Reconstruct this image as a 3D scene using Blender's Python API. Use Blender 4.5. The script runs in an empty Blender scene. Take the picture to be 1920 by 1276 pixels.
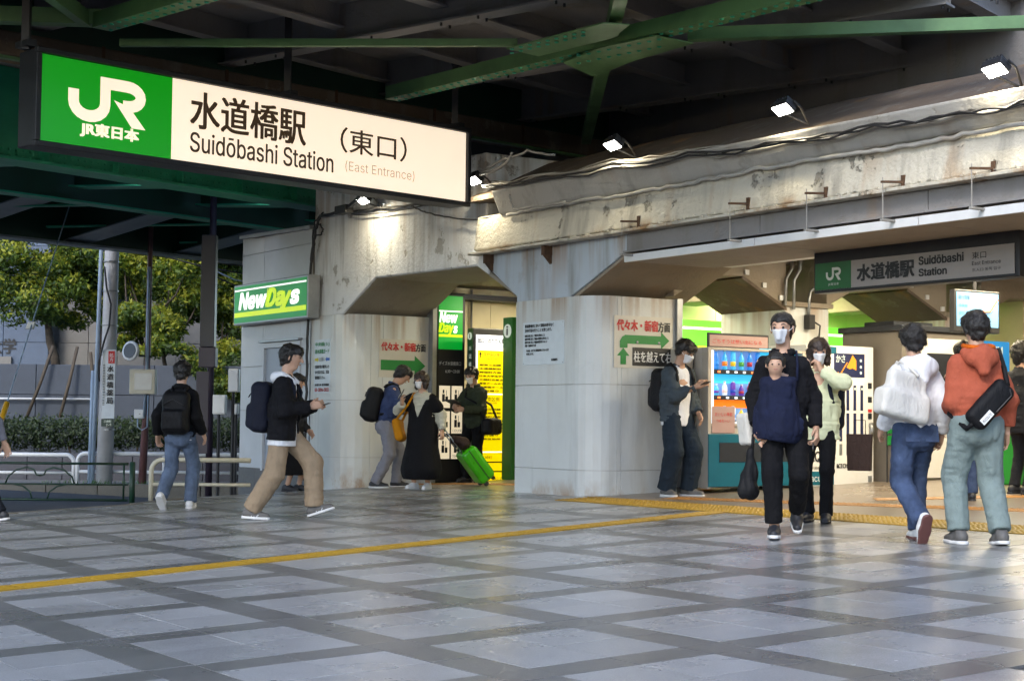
import bpy, math, random
import numpy as np
from mathutils import Vector, Matrix

# ------------------------------------------------------------------ camera, light, exposure
sc = bpy.context.scene
col = sc.collection
CAM = np.array([0.0, 0.0, 1.18]); FOC = 2991.17; PITCH, ROLL = .050, .010
def _rot(pitch, roll):
    f = np.array([0, math.cos(pitch), math.sin(pitch)]); r = np.array([1.0, 0, 0]); u = np.cross(r, f)
    c, s = math.cos(roll), math.sin(roll)
    return np.array([c*r+s*u, -s*r+c*u, f])
RC = _rot(PITCH, ROLL)
cd = bpy.data.cameras.new('camera'); cam = bpy.data.objects.new('camera', cd); col.objects.link(cam)
cd.sensor_width = 36; cd.lens = 36*FOC/1920; cd.clip_start = .1; cd.clip_end = 2000
m = Matrix.Identity(4)
for i in range(3):
    m[i][0] = RC[0][i]; m[i][1] = RC[1][i]; m[i][2] = -RC[2][i]; m[i][3] = CAM[i]
cam.matrix_world = m
sc.camera = cam

SUN_EL, SUN_ROT = math.radians(38), math.radians(205)
world = bpy.data.worlds.new('World'); sc.world = world; world.use_nodes = True
nt = world.node_tree; bg = nt.nodes['Background']
sky = nt.nodes.new('ShaderNodeTexSky'); sky.sky_type = 'NISHITA'; sky.sun_disc = False
sky.sun_elevation = SUN_EL; sky.sun_rotation = SUN_ROT; sky.air_density = 1.0; sky.dust_density = 1.1; sky.ozone_density = 2.8
nt.links.new(sky.outputs[0], bg.inputs[0]); bg.inputs[1].default_value = .15
sl = bpy.data.lights.new('sun', 'SUN'); sl.energy = .7; sl.angle = math.radians(12); sl.color = (1, .95, .86)
sun = bpy.data.objects.new('sun', sl); col.objects.link(sun)
# sun_rotation is clockwise from +Y
sd = Vector((math.sin(SUN_ROT)*math.cos(SUN_EL), math.cos(SUN_ROT)*math.cos(SUN_EL), math.sin(SUN_EL)))
sun.rotation_euler = (-sd).to_track_quat('-Z', 'Y').to_euler()
sc.view_settings.view_transform = 'Standard'; sc.view_settings.look = 'None'
sc.view_settings.exposure = 1.32; sc.view_settings.gamma = 1
sc.render.engine = 'CYCLES'
sc.cycles.use_denoising = True; sc.cycles.max_bounces = 4; sc.cycles.diffuse_bounces = 3; sc.cycles.glossy_bounces = 2; sc.cycles.transmission_bounces = 2; sc.cycles.adaptive_threshold = .04
sc.cycles.sample_clamp_indirect = 6; sc.cycles.caustics_reflective = False; sc.cycles.caustics_refractive = False

# ------------------------------------------------------------------ frame of the place
GA, GB = .0343865, .0163574
def ray(x, y): return RC.T @ np.array([(x-960)/FOC, (638-y)/FOC, 1.0])
_n = np.array([-GA, -GB, 1.0])
def _g0(x, y):
    d = ray(x, y); return CAM + d*(-(_n@CAM)/(_n@d))
FA = np.array([.5517, -.834, 0]); FA /= np.linalg.norm(FA); FB_ = np.array([-FA[1], FA[0], 0])
O = _g0(965, 922)
def so(p): q = np.array(p)[:3]-O; return q@FA, q@FB_
def warp(x, y):
    s = (x-O[0])*FA[0]+(y-O[1])*FA[1]; t = max(0., -s)
    return -.006*t*t if t < 9 else -.486-.108*(t-9)
def gz(x, y): return GA*x+GB*y+warp(x, y)
def W(s, o, z): return O+FA*s+FB_*o+np.array([0, 0, z-O[2]])
def G(x, y):
    lo, hi = 3., 60.; d = ray(x, y); d = d/d[1]
    prev = None
    for Y in np.arange(5, 40, .02):
        p = CAM+d*Y
        if p[2] <= gz(p[0], p[1]): return p
    return CAM+d*40
def at(x, y, Y): d = ray(x, y); return CAM+d*(Y/d[1])
def atz(x, y, z): d = ray(x, y); return CAM+d*((z-CAM[2])/d[2])
def atF(x, y, o=0.):
    d = ray(x, y); t = (FB_@(O-CAM)+o)/(FB_@d); p = CAM+t*d; return (p-O)@FA, p[2]
def atS(x, y, s):
    d = ray(x, y); t = (FA@(O-CAM)+s)/(FA@d); p = CAM+t*d; return (p-O)@FB_, p[2]
def proj(p):
    c = RC@(np.array(p)-CAM); return 960+FOC*c[0]/c[2], 638-FOC*c[1]/c[2]
def road_z(x, y): return -.03-.024*(y-22) if y > 22 else -.03-.004*(y-22)

# ------------------------------------------------------------------ materials
def L(r, g, b):
    f = lambda v: (v/255/12.92) if v/255 <= .04045 else ((v/255+.055)/1.055)**2.4
    return (f(r), f(g), f(b), 1)
MATS = {}
def mat(name, c, rough=.6, metal=0., var=.12, vs=4., bump=0., bs=60., emit=None, es=0., stretch=(1, 1, 1), spec=.5, rnd=0., coat=0.):
    if name in MATS: return MATS[name]
    m = bpy.data.materials.new(name); m.use_nodes = True; t = m.node_tree; N = t.nodes; K = t.links
    b = N['Principled BSDF']
    if len(c) == 3: c = (*c, 1)
    b.inputs['Roughness'].default_value = rough; b.inputs['Metallic'].default_value = metal
    b.inputs['Specular IOR Level'].default_value = spec
    if coat: b.inputs['Coat Weight'].default_value = coat; b.inputs['Coat Roughness'].default_value = .1
    tc = N.new('ShaderNodeTexCoord'); mp = N.new('ShaderNodeMapping'); mp.inputs['Scale'].default_value = stretch
    K.new(tc.outputs['Object'], mp.inputs['Vector'])
    cur = None
    if var or rnd:
        nz = N.new('ShaderNodeTexNoise'); nz.inputs['Scale'].default_value = vs; nz.inputs['Detail'].default_value = 5; nz.inputs['Roughness'].default_value = .65
        K.new(mp.outputs[0], nz.inputs['Vector'])
        hs = N.new('ShaderNodeHueSaturation'); hs.inputs['Color'].default_value = c
        mr = N.new('ShaderNodeMapRange'); mr.inputs[1].default_value = .3; mr.inputs[2].default_value = .7
        mr.inputs[3].default_value = 1-var; mr.inputs[4].default_value = 1+var
        K.new(nz.outputs['Fac'], mr.inputs[0])
        if rnd:
            oi = N.new('ShaderNodeObjectInfo'); r2 = N.new('ShaderNodeMapRange'); r2.inputs[3].default_value = 1-rnd; r2.inputs[4].default_value = 1+rnd
            K.new(oi.outputs['Random'], r2.inputs[0]); mm = N.new('ShaderNodeMath'); mm.operation = 'MULTIPLY'
            K.new(mr.outputs[0], mm.inputs[0]); K.new(r2.outputs[0], mm.inputs[1]); K.new(mm.outputs[0], hs.inputs['Value'])
        else: K.new(mr.outputs[0], hs.inputs['Value'])
        K.new(hs.outputs[0], b.inputs['Base Color'])
        m2 = N.new('ShaderNodeMapRange'); m2.inputs[3].default_value = max(0, rough-.08); m2.inputs[4].default_value = min(1, rough+.08)
        K.new(nz.outputs['Fac'], m2.inputs[0]); K.new(m2.outputs[0], b.inputs['Roughness'])
    else: b.inputs['Base Color'].default_value = c
    if bump:
        n2 = N.new('ShaderNodeTexNoise'); n2.inputs['Scale'].default_value = bs; n2.inputs['Detail'].default_value = 4
        K.new(mp.outputs[0], n2.inputs['Vector'])
        bp = N.new('ShaderNodeBump'); bp.inputs['Strength'].default_value = min(1, bump); bp.inputs['Distance'].default_value = .01*max(1, bump)
        K.new(n2.outputs['Fac'], bp.inputs['Height']); K.new(bp.outputs[0], b.inputs['Normal'])
    if emit is not None:
        b.inputs['Emission Color'].default_value = (*emit[:3], 1); b.inputs['Emission Strength'].default_value = es; m.cycles.emission_sampling = 'NONE'
    MATS[name] = m; return m

def concrete(name, base, stain=.35, rust=.3, peel=.25, bump=.5, rough=.75, streak=1.0, runs=()):
    """Old painted concrete: blotches, rain streaks, rust runs, flaked patches."""
    m = bpy.data.materials.new(name); m.use_nodes = True; t = m.node_tree; N = t.nodes; K = t.links; b = N['Principled BSDF']
    b.inputs['Roughness'].default_value = rough
    tc = N.new('ShaderNodeTexCoord')
    def noise(scale, det, st=(1, 1, 1), r=.6, off=0):
        mp = N.new('ShaderNodeMapping'); mp.inputs['Scale'].default_value = st; mp.inputs['Location'].default_value = (off, off*.7, off*.3)
        K.new(tc.outputs['Object'], mp.inputs[0]); n = N.new('ShaderNodeTexNoise'); n.inputs['Scale'].default_value = scale; n.inputs['Detail'].default_value = det; n.inputs['Roughness'].default_value = r
        K.new(mp.outputs[0], n.inputs['Vector']); return n.outputs['Fac']
    def ramp(v, a, bb):
        r = N.new('ShaderNodeMapRange'); r.inputs[1].default_value = a; r.inputs[2].default_value = bb; r.clamp = True
        K.new(v, r.inputs[0]); return r.outputs[0]
    def mul(a, k):
        q = N.new('ShaderNodeMath'); q.operation = 'MULTIPLY'; K.new(a, q.inputs[0])
        if isinstance(k, (int, float)): q.inputs[1].default_value = k
        else: K.new(k, q.inputs[1])
        return q.outputs[0]
    def mix(fac, a, c2):
        x = N.new('ShaderNodeMix'); x.data_type = 'RGBA'; K.new(fac, x.inputs[0])
        if isinstance(a, tuple): x.inputs[6].default_value = a
        else: K.new(a, x.inputs[6])
        x.inputs[7].default_value = c2; return x.outputs[2]
    c = mix(mul(ramp(noise(1.3, 6), .35, .7), .5), base, tuple(v*.78 for v in base[:3])+(1,))
    c = mix(mul(ramp(noise(3.5, 4, (1, 1, .12*streak), .6, 3), .54, .72), stain), c, (.20, .19, .17, 1))
    c = mix(mul(ramp(noise(2.3, 3, (1, 1, .10*streak), .55, 9), .60, .70), rust), c, (.33, .17, .05, 1))
    pk = ramp(noise(2.6, 6, (1, 1, 1), .68, 5), .60, .625)
    c = mix(mul(pk, peel), c, (.27, .25, .21, 1))
    if runs:    # rust runs that start under a ledge or creep up from the foot: (height where it is strongest, height where it has faded, amount)
        sp = N.new('ShaderNodeSeparateXYZ'); K.new(tc.outputs['Object'], sp.inputs[0])
        for i, (za, zb_, am) in enumerate(runs):
            g = N.new('ShaderNodeMapRange'); g.inputs[1].default_value = zb_; g.inputs[2].default_value = za; g.clamp = True; K.new(sp.outputs[2], g.inputs[0])
            st_ = ramp(noise(5.5, 3, (1, 1, .05), .6, 13+i*4), .46, .66) if am > 0 else ramp(noise(2.2, 5, (1, 1, .5), .7, 13+i*4), .50, .66)
            c = mix(mul(mul(g.outputs[0], st_), abs(am)), c, (.30, .155, .045, 1))
    K.new(c, b.inputs['Base Color'])
    bp = N.new('ShaderNodeBump'); bp.inputs['Strength'].default_value = bump; bp.inputs['Distance'].default_value = .02
    ad = N.new('ShaderNodeMath'); ad.operation = 'SUBTRACT'; K.new(noise(22, 6), ad.inputs[0]); K.new(mul(pk, .5*peel/.3), ad.inputs[1])
    K.new(ad.outputs[0], bp.inputs['Height']); K.new(bp.outputs[0], b.inputs['Normal'])
    MATS[name] = m; return m

def stone(name, base, rough, speck=.25, rnd=.08, warm=None):
    m = bpy.data.materials.new(name); m.use_nodes = True; t = m.node_tree; N = t.nodes; K = t.links; b = N['Principled BSDF']
    ge = N.new('ShaderNodeNewGeometry')
    a = N.new('ShaderNodeTexNoise'); a.inputs['Scale'].default_value = 140; a.inputs['Detail'].default_value = 2; K.new(ge.outputs['Position'], a.inputs['Vector'])
    d = N.new('ShaderNodeTexNoise'); d.inputs['Scale'].default_value = .9; d.inputs['Detail'].default_value = 6; d.inputs['Roughness'].default_value = .62; K.new(ge.outputs['Position'], d.inputs['Vector'])
    oi = N.new('ShaderNodeObjectInfo')
    def mr(v, lo, hi, a0=.3, a1=.7):
        r = N.new('ShaderNodeMapRange'); r.inputs[1].default_value = a0; r.inputs[2].default_value = a1; r.inputs[3].default_value = lo; r.inputs[4].default_value = hi; K.new(v, r.inputs[0]); return r.outputs[0]
    def mul(x, y):
        q = N.new('ShaderNodeMath'); q.operation = 'MULTIPLY'; K.new(x, q.inputs[0]); K.new(y, q.inputs[1]); return q.outputs[0]
    v = mul(mul(mr(a.outputs['Fac'], 1-speck, 1+speck), mr(d.outputs['Fac'], .86, 1.12)), mr(oi.outputs['Random'], 1-rnd, 1+rnd, 0, 1))
    vo = N.new('ShaderNodeTexVoronoi'); vo.inputs['Scale'].default_value = 1.9; K.new(ge.outputs['Position'], vo.inputs['Vector'])
    v = mul(v, mr(vo.outputs['Distance'], .55, 1., .018, .040))                       # trodden gum spots
    e2 = N.new('ShaderNodeTexNoise'); e2.inputs['Scale'].default_value = 5; e2.inputs['Detail'].default_value = 5; e2.inputs['Roughness'].default_value = .75; K.new(ge.outputs['Position'], e2.inputs['Vector'])
    v = mul(v, mr(e2.outputs['Fac'], .95, 1.04, .35, .65))                             # scuffing
    h = N.new('ShaderNodeHueSaturation'); h.inputs['Color'].default_value = base; K.new(v, h.inputs['Value']); K.new(h.outputs[0], b.inputs['Base Color'])
    K.new(mr(d.outputs['Fac'], rough-.05, rough+.07), b.inputs['Roughness'])
    bp = N.new('ShaderNodeBump'); bp.inputs['Strength'].default_value = .12; bp.inputs['Distance'].default_value = .004
    K.new(a.outputs['Fac'], bp.inputs['Height']); K.new(bp.outputs[0], b.inputs['Normal'])
    MATS[name] = m; return m

def steel(name, base, dirt=(.02, .02, .017, 1), rough=.42, amt=.5, rust=.0):
    m = bpy.data.materials.new(name); m.use_nodes = True; t = m.node_tree; N = t.nodes; K = t.links; b = N['Principled BSDF']
    tc = N.new('ShaderNodeTexCoord'); n = N.new('ShaderNodeTexNoise'); n.inputs['Scale'].default_value = 1.6; n.inputs['Detail'].default_value = 8; n.inputs['Roughness'].default_value = .7
    K.new(tc.outputs['Object'], n.inputs['Vector'])
    r = N.new('ShaderNodeMapRange'); r.inputs[1].default_value = .42; r.inputs[2].default_value = .75; r.inputs[4].default_value = amt; K.new(n.outputs['Fac'], r.inputs[0])
    x = N.new('ShaderNodeMix'); x.data_type = 'RGBA'; K.new(r.outputs[0], x.inputs[0]); x.inputs[6].default_value = base; x.inputs[7].default_value = dirt
    K.new(x.outputs[2], b.inputs['Base Color'])
    r2 = N.new('ShaderNodeMapRange'); r2.inputs[3].default_value = rough-.1; r2.inputs[4].default_value = rough+.25; K.new(n.outputs['Fac'], r2.inputs[0]); K.new(r2.outputs[0], b.inputs['Roughness'])
    bp = N.new('ShaderNodeBump'); bp.inputs['Strength'].default_value = .25; bp.inputs['Distance'].default_value = .006; K.new(n.outputs['Fac'], bp.inputs['Height']); K.new(bp.outputs[0], b.inputs['Normal'])
    MATS[name] = m; return m

# ------------------------------------------------------------------ objects
def tag(o, label=None, cat=None, group=None, kind=None):
    if label: o['label'] = label
    if cat: o['category'] = cat
    if group: o['group'] = group
    if kind: o['kind'] = kind
    return o
def empty(name, loc=(0, 0, 0), rz=0., parent=None):
    o = bpy.data.objects.new(name, None); o.empty_display_size = .1; col.objects.link(o); o.location = loc; o.rotation_euler = (0, 0, rz)
    if parent: o.parent = parent
    return o
def thing(name, label, cat, loc=(0, 0, 0), rz=0., group=None): return tag(empty(name, loc, rz), label, cat, group)
def link(name, me, material=None, parent=None, world=True):
    o = bpy.data.objects.new(name, me); col.objects.link(o)
    if material is not None:
        me.materials.clear()
        for q in (material if isinstance(material, (list, tuple)) else [material]): me.materials.append(MATS[q] if isinstance(q, str) else q)
    if parent:
        o.parent = parent
        if world:
            o.matrix_parent_inverse = abs_mat(parent).inverted()
    return o
def abs_mat(o):
    mm = Matrix.LocRotScale(o.location, o.rotation_euler, o.scale)
    return abs_mat(o.parent) @ o.matrix_parent_inverse @ mm if o.parent else mm

class MB:
    """Collects shapes; build() links them as one mesh object."""
    def __init__(s): s.v = []; s.f = []; s.mi = []
    def add(s, vs, fs, k=0):
        n = len(s.v); s.v += [tuple(map(float, p)) for p in vs]; s.f += [tuple(n+i for i in f) for f in fs]; s.mi += [k]*len(fs); return s
    def hexa(s, c, k=0):   # 8 corners: 0-3 bottom loop, 4-7 top loop
        return s.add(c, [(3, 2, 1, 0), (4, 5, 6, 7), (0, 1, 5, 4), (1, 2, 6, 5), (2, 3, 7, 6), (3, 0, 4, 7)], k)
    def box(s, x0, x1, y0, y1, z0, z1, k=0):
        return s.hexa([(x0, y0, z0), (x1, y0, z0), (x1, y1, z0), (x0, y1, z0), (x0, y0, z1), (x1, y0, z1), (x1, y1, z1), (x0, y1, z1)], k)
    def fbox(s, s0, s1, o0, o1, z0, z1, k=0):
        return s.hexa([W(s0, o0, z0), W(s1, o0, z0), W(s1, o1, z0), W(s0, o1, z0), W(s0, o0, z1), W(s1, o0, z1), W(s1, o1, z1), W(s0, o1, z1)], k)
    def obox(s, c, ax, ay, az, k=0):   # centre and half-axes
        c, ax, ay, az = map(np.array, (c, ax, ay, az))
        return s.hexa([c-ax-ay-az, c+ax-ay-az, c+ax+ay-az, c-ax+ay-az, c-ax-ay+az, c+ax-ay+az, c+ax+ay+az, c-ax+ay+az], k)
    def prism(s, pts, e, k=0):         # polygon of 3-D points swept by vector e
        pts = [np.array(p, float) for p in pts]; e = np.array(e, float); n = len(pts)
        nrm = sum((np.cross(pts[i]-pts[0], pts[(i+1) % n]-pts[0]) for i in range(1, n-1)), np.zeros(3))
        if nrm@e > 0: pts = pts[::-1]
        return s.add(pts+[p+e for p in pts], [tuple(range(n)), tuple(range(2*n-1, n-1, -1))]+[(i, i+n, (i+1) % n+n, (i+1) % n) for i in range(n)], k)
    def bar(s, a, b, w, h, up=(0, 0, 1), k=0):
        a, b, up = np.array(a, float), np.array(b, float), np.array(up, float); d = b-a; l = np.linalg.norm(d); d /= l
        x = np.cross(d, up); x /= np.linalg.norm(x); u = np.cross(x, d)
        return s.obox((a+b)/2, x*w/2, d*l/2, u*h/2, k)
    def tube(s, pts, r, n=8, k=0, cap=True):
        P = [np.array(p, float) for p in pts]; rr = r if isinstance(r, (list, tuple)) else [r]*len(P); vs = []; fs = []
        ref = np.array([0, 0, 1.]) if abs((P[1]-P[0])[2]) < .9*np.linalg.norm(P[1]-P[0]) else np.array([1., 0, 0]); px = None
        for i, p in enumerate(P):
            d = P[min(i+1, len(P)-1)]-P[max(i-1, 0)]; d = d/(np.linalg.norm(d)+1e-9)
            x = np.cross(d, ref) if px is None else px-d*(px@d); x /= np.linalg.norm(x)+1e-9; px = x; y = np.cross(d, x)
            for j in range(n):
                a = 2*math.pi*j/n; vs.append(p+rr[i]*(math.cos(a)*x+math.sin(a)*y))
        for i in range(len(P)-1):
            for j in range(n): fs.append((i*n+j, i*n+(j+1) % n, (i+1)*n+(j+1) % n, (i+1)*n+j))
        if cap: fs += [tuple(range(n-1, -1, -1)), tuple(range((len(P)-1)*n, len(P)*n))]
        return s.add(vs, fs, k)
    def lathe(s, c, prof, n=16, k=0, ax=(0, 0, 1)):   # profile of (radius, height)
        c, ax = np.array(c, float), np.array(ax, float); ax /= np.linalg.norm(ax)
        x = np.cross(ax, (1., 0, 0) if abs(ax[0]) < .8 else (0, 1., 0)); x /= np.linalg.norm(x); y = np.cross(ax, x); vs = []; fs = []
        for r, h in prof:
            for j in range(n):
                a = 2*math.pi*j/n; vs.append(c+ax*h+r*(math.cos(a)*x+math.sin(a)*y))
        for i in range(len(prof)-1):
            for j in range(n): fs.append((i*n+j, i*n+(j+1) % n, (i+1)*n+(j+1) % n, (i+1)*n+j))
        fs += [tuple(range(n-1, -1, -1)), tuple(range((len(prof)-1)*n, len(prof)*n))]
        return s.add(vs, fs, k)
    def dome(s, c, r, nrm=(0, 0, 1), n=6, k=0, flat=.55):
        return s.lathe(c, [(r, 0), (r*.75, r*flat*.7), (r*.1, r*flat)], n, k, nrm)
    def build(s, name, material, parent=None, smooth=False, bevel=0., world=True):
        me = bpy.data.meshes.new(name); me.from_pydata(s.v, [], s.f)
        o = link(name, me, material, parent, world)
        if any(s.mi): me.polygons.foreach_set('material_index', s.mi)
        if smooth: me.polygons.foreach_set('use_smooth', [True]*len(me.polygons))
        me.update()
        if bevel:
            b = o.modifiers.new('bevel', 'BEVEL'); b.width = bevel; b.segments = 2; b.limit_method = 'ANGLE'; b.angle_limit = math.radians(40)
        return o

# ------------------------------------------------------------------ lettering
FONT = None
try:
    import os
    FONT = bpy.data.fonts.load(os.path.join(bpy.utils.system_resource('DATAFILES', path='fonts'), 'Inter.woff2'))
except Exception: FONT = None
_tcache = {}
def _text_mesh(body, shear=0., latin=True):
    key = (body, shear)
    if key in _tcache: return _tcache[key]
    c = bpy.data.curves.new('lettering', 'FONT'); c.body = body; c.resolution_u = 3; c.shear = shear
    if FONT is not None and all(ord(ch) < 0x250 for ch in body): c.font = FONT
    o = bpy.data.objects.new('lettering', c); col.objects.link(o)
    dg = bpy.context.evaluated_depsgraph_get(); dg.update()
    me = bpy.data.meshes.new_from_object(o.evaluated_get(dg))
    v = np.array([x.co[:2] for x in me.vertices]); f = [tuple(p.vertices) for p in me.polygons]
    bpy.data.objects.remove(o); bpy.data.curves.remove(c); bpy.data.meshes.remove(me)
    lo, hi = v.min(0), v.max(0); v = v-lo; _tcache[key] = (v, f, hi-lo); return _tcache[key]
def lettering(body, org, xd, yd, w=None, h=None, material='ink', parent=None, bold=0., name='lettering', align='L', lift=.003, shear=0., vertical=False, label=None):
    """Flat print: lower-left corner org, directions xd, yd, fitted to width w and/or height h."""
    org, xd, yd = np.array(org, float), np.array(xd, float), np.array(yd, float); nd = np.cross(xd, yd)
    mb = MB()
    def put(txt, ox, oy, sx, sy):
        v, f, d = _text_mesh(txt, shear)
        sh = [(0, 0)] if not bold else [(-bold, -bold*.6), (bold, -bold*.6), (-bold, bold*.6), (bold, bold*.6)]
        for q, (bx, by) in enumerate(sh):
            mb.add([org+xd*(ox+p[0]*sx+bx)+yd*(oy+p[1]*sy+by)+nd*(lift+q*.0004) for p in v], f)
    if vertical:
        n = len(body); ch = h/n
        for i, t in enumerate(body):
            if t == ' ': continue
            d = _text_mesh(t)[2]; k = min(w/d[0], ch*.92/d[1]); put(t, (w-d[0]*k)/2, h-ch*(i+1)+(ch-d[1]*k)/2, k, k)
    else:
        d = _text_mesh(body, shear)[2]
        sx = w/d[0] if w else h/d[1]; sy = h/d[1] if h else sx
        ox = {'L': 0, 'C': -d[0]*sx/2, 'R': -d[0]*sx}[align]
        put(body, ox, 0, sx, sy)
    o = mb.build(name, material, parent)
    if label: o['label'] = label
    return o
def ribbon(mb, pts, w, org, xd, yd, sc_, lift=.003):
    org, xd, yd = np.array(org), np.array(xd), np.array(yd); nd = np.cross(xd, yd); P = [np.array([p[0]*sc_[0], p[1]*sc_[1]]) for p in pts]; P = [p for i, p in enumerate(P) if i == 0 or np.linalg.norm(p-P[i-1]) > 1e-5]; w = w*sc_[0]; l = []; r = []
    for i, p in enumerate(P):
        d1 = P[i]-P[i-1] if i else P[1]-P[0]; d2 = P[i+1]-P[i] if i < len(P)-1 else d1
        n1 = np.array([-d1[1], d1[0]])/np.linalg.norm(d1); n2 = np.array([-d2[1], d2[0]])/np.linalg.norm(d2); n = n1+n2; n = 2*n/max(.6, n@n)
        l.append(p+n*w); r.append(p-n*w)
    q = lambda p: org+xd*p[0]+yd*p[1]+nd*lift
    mb.add([q(p) for p in l+r], [(i, i+1, i+1+len(P), i+len(P)) for i in range(len(P)-1)])
def rail_logo(org, xd, yd, w, h, material, parent, lift=.003):
    mb = MB()
    def arc(cx, cy, rx, ry, a0, a1, n=7): return [(cx+rx*math.cos(math.radians(a0+(a1-a0)*i/n)), cy+ry*math.sin(math.radians(a0+(a1-a0)*i/n))) for i in range(n+1)]
    ribbon(mb, [(.07, .66), (.07, .42)]+arc(.27, .42, .20, .30, 180, 360, 10)+[(.47, .60), (.47, .9999)], .066, org, xd, yd, (w, h), lift)
    ribbon(mb, [(.405, .885), (.76, .885)]+arc(.76, .67, .17, .215, 90, -90, 10)+[(.70, .455)], .066, org, xd, yd, (w, h), lift+.0006)
    nd = np.cross(xd, yd); q = lambda x, y: np.array(org)+np.array(xd)*x*w+np.array(yd)*y*h+nd*(lift+.0012)
    mb.add([q(.58, .55), q(.78, .45), q(1.0, 0), q(.82, 0)][::-1], [(0, 1, 2, 3)])
    return mb.build('rail_emblem', material, parent)
def panel(name, org, xd, yd, w, h, t, material, parent, bevel=0.):
    """Thin board: lower-left front corner org, thickness t behind the face."""
    org, xd, yd = np.array(org, float), np.array(xd, float), np.array(yd, float); nd = np.cross(xd, yd)
    return MB().obox(org+xd*w/2+yd*h/2-nd*t/2, xd*w/2, yd*h/2, nd*t/2).build(name, material, parent, bevel=bevel)
UP = np.array([0, 0, 1.])

mat('ink', (.012, .012, .014), .5, var=0); mat('white_print', (.78, .78, .76), .5, var=0); mat('red_print', (.55, .02, .02), .5, var=0)
mat('green_print', (.01, .22, .04), .45, var=0); mat('blue_print', (.02, .12, .5), .5, var=0); mat('yellow_print', (.75, .62, .02), .5, var=0); mat('orange_print', (.8, .3, .02), .5, var=0)
mat('dark_metal', (.03, .03, .033), .45, metal=.4, var=.2); mat('black_plastic', (.018, .018, .02), .45, var=.15); mat('grey_metal', (.32, .33, .34), .4, metal=.7, var=.15)
mat('white_metal', (.72, .73, .74), .4, var=.06); mat('cream_metal', (.62, .57, .44), .45, var=.1); mat('brown_steel', (.06, .032, .035), .5, var=.2)
mat('cable_dark', (.02, .02, .022), .6, var=0); mat('cable_grey', (.30, .29, .27), .6, var=.2); mat('rust', (.085, .045, .024), .85, var=.4, vs=14, bump=.6)
concrete('paint_white', (.80, .82, .85, 1), .6, .35, .6, .75, runs=((4.3, 3.1, .45),))
concrete('paint_beam', (.60, .57, .49, 1), .7, .35, .9, .9, runs=((3.24, 3.38, -.9),))
concrete('paint_band', (.44, .43, .41, 1), .5, .2, .3, .5)
concrete('paint_blue', (.50, .57, .65, 1), .6, .3, .2, .3, .6, runs=((3.3, 2.75, .8),))
concrete('paint_panel', (.66, .68, .67, 1), .3, .1, .04, .12, .45, runs=((2.65, 2.15, .75), (.28, .52, -.9)))
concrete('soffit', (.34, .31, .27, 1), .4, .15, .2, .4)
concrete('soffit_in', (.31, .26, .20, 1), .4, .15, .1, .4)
concrete('grey_deck', (.27, .26, .26, 1), .6, .25, .3, .5, .85)
concrete('brown_beam', (.13, .095, .068, 1), .5, .5, .3, .5, .85)
steel('green_steel', L(96, 138, 88), amt=.45); steel('teal_steel', L(52, 168, 132), amt=.28); steel('dark_green', L(24, 66, 50), amt=.4); steel('grey_steel', L(128, 142, 148), amt=.3)

# ================================================================== GROUND
rng = random.Random(7)
stone('tile_light', L(146, 147, 149), .27, .20, .09); stone('tile_dark', L(103, 103, 103), .29, .20, .08); stone('grout', L(60, 60, 60), .8, .2, 0)
stone('concourse', L(128, 116, 104), .30, .2, 0); stone('asphalt', L(62, 62, 66), .8, .35, 0); stone('pavement_stone', L(110, 108, 104), .7, .25, 0); stone('kerb_stone', L(120, 114, 104), .7, .25, .05)
EDGE = [(-10, -30), (8, -20), (14, -9), (18.06, -5.75), (19.3, -4.55), (22, -4.3), (26.05, -4.47), (60, -4.47)]
def edge_x(y): return float(np.interp(y, [e[0] for e in EDGE], [e[1] for e in EDGE]))
def sheet(name, rows, zf, material, kind='structure'):
    vs = []; fs = []; n = len(rows[0])
    for r in rows:
        for x, y in r: vs.append((x, y, zf(x, y)))
    for i in range(len(rows)-1):
        for j in range(n-1): fs.append((i*n+j, i*n+j+1, (i+1)*n+j+1, (i+1)*n+j))
    return tag(MB().add(vs, fs).build(name, material, smooth=True), kind=kind)
rows = [[(edge_x(y)+(22-edge_x(y))*t/44, y) for t in range(45)] for y in list(np.arange(-10, 46, .5))]
plaza = sheet('plaza_floor', rows, lambda x, y: gz(x, y)-.012, 'grout')
sheet('road', [[(x, y) for x in np.linspace(-90, 40, 14)] for y in (-60, -20, 0, 10, 18, 22, 30, 31.05)], lambda x, y: road_z(x, y)-(.45 if x > -4.0 or y < 13 else 0)-.004, 'asphalt')
sheet('pavement', [[(x, y) for x in np.linspace(-90, 60, 14)] for y in (31.2, 34, 36.4)], lambda x, y: road_z(x, y)+.10, 'pavement_stone')
kb = thing('kerb', 'grey stone kerb along the far side of the road', 'kerb')
x = -14.
while x < 1:
    MB().box(x, x+.985, 31.03, 31.22, road_z(0, 31)-.2, road_z(0, 31)+.12).build('kerb_block', 'kerb_stone', kb, bevel=.012); x += 1.0
tag(sheet('ground', [[(x, y) for x in (-600, -90, 60, 600)] for y in (36.3, 50, 900)], lambda x, y: -.6, 'pavement_stone'))
tag(sheet('ground', [[(x, y) for x in (-600, -90, 40, 600)] for y in (-400, -60, 31)], lambda x, y: -.75, 'asphalt'))

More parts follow.
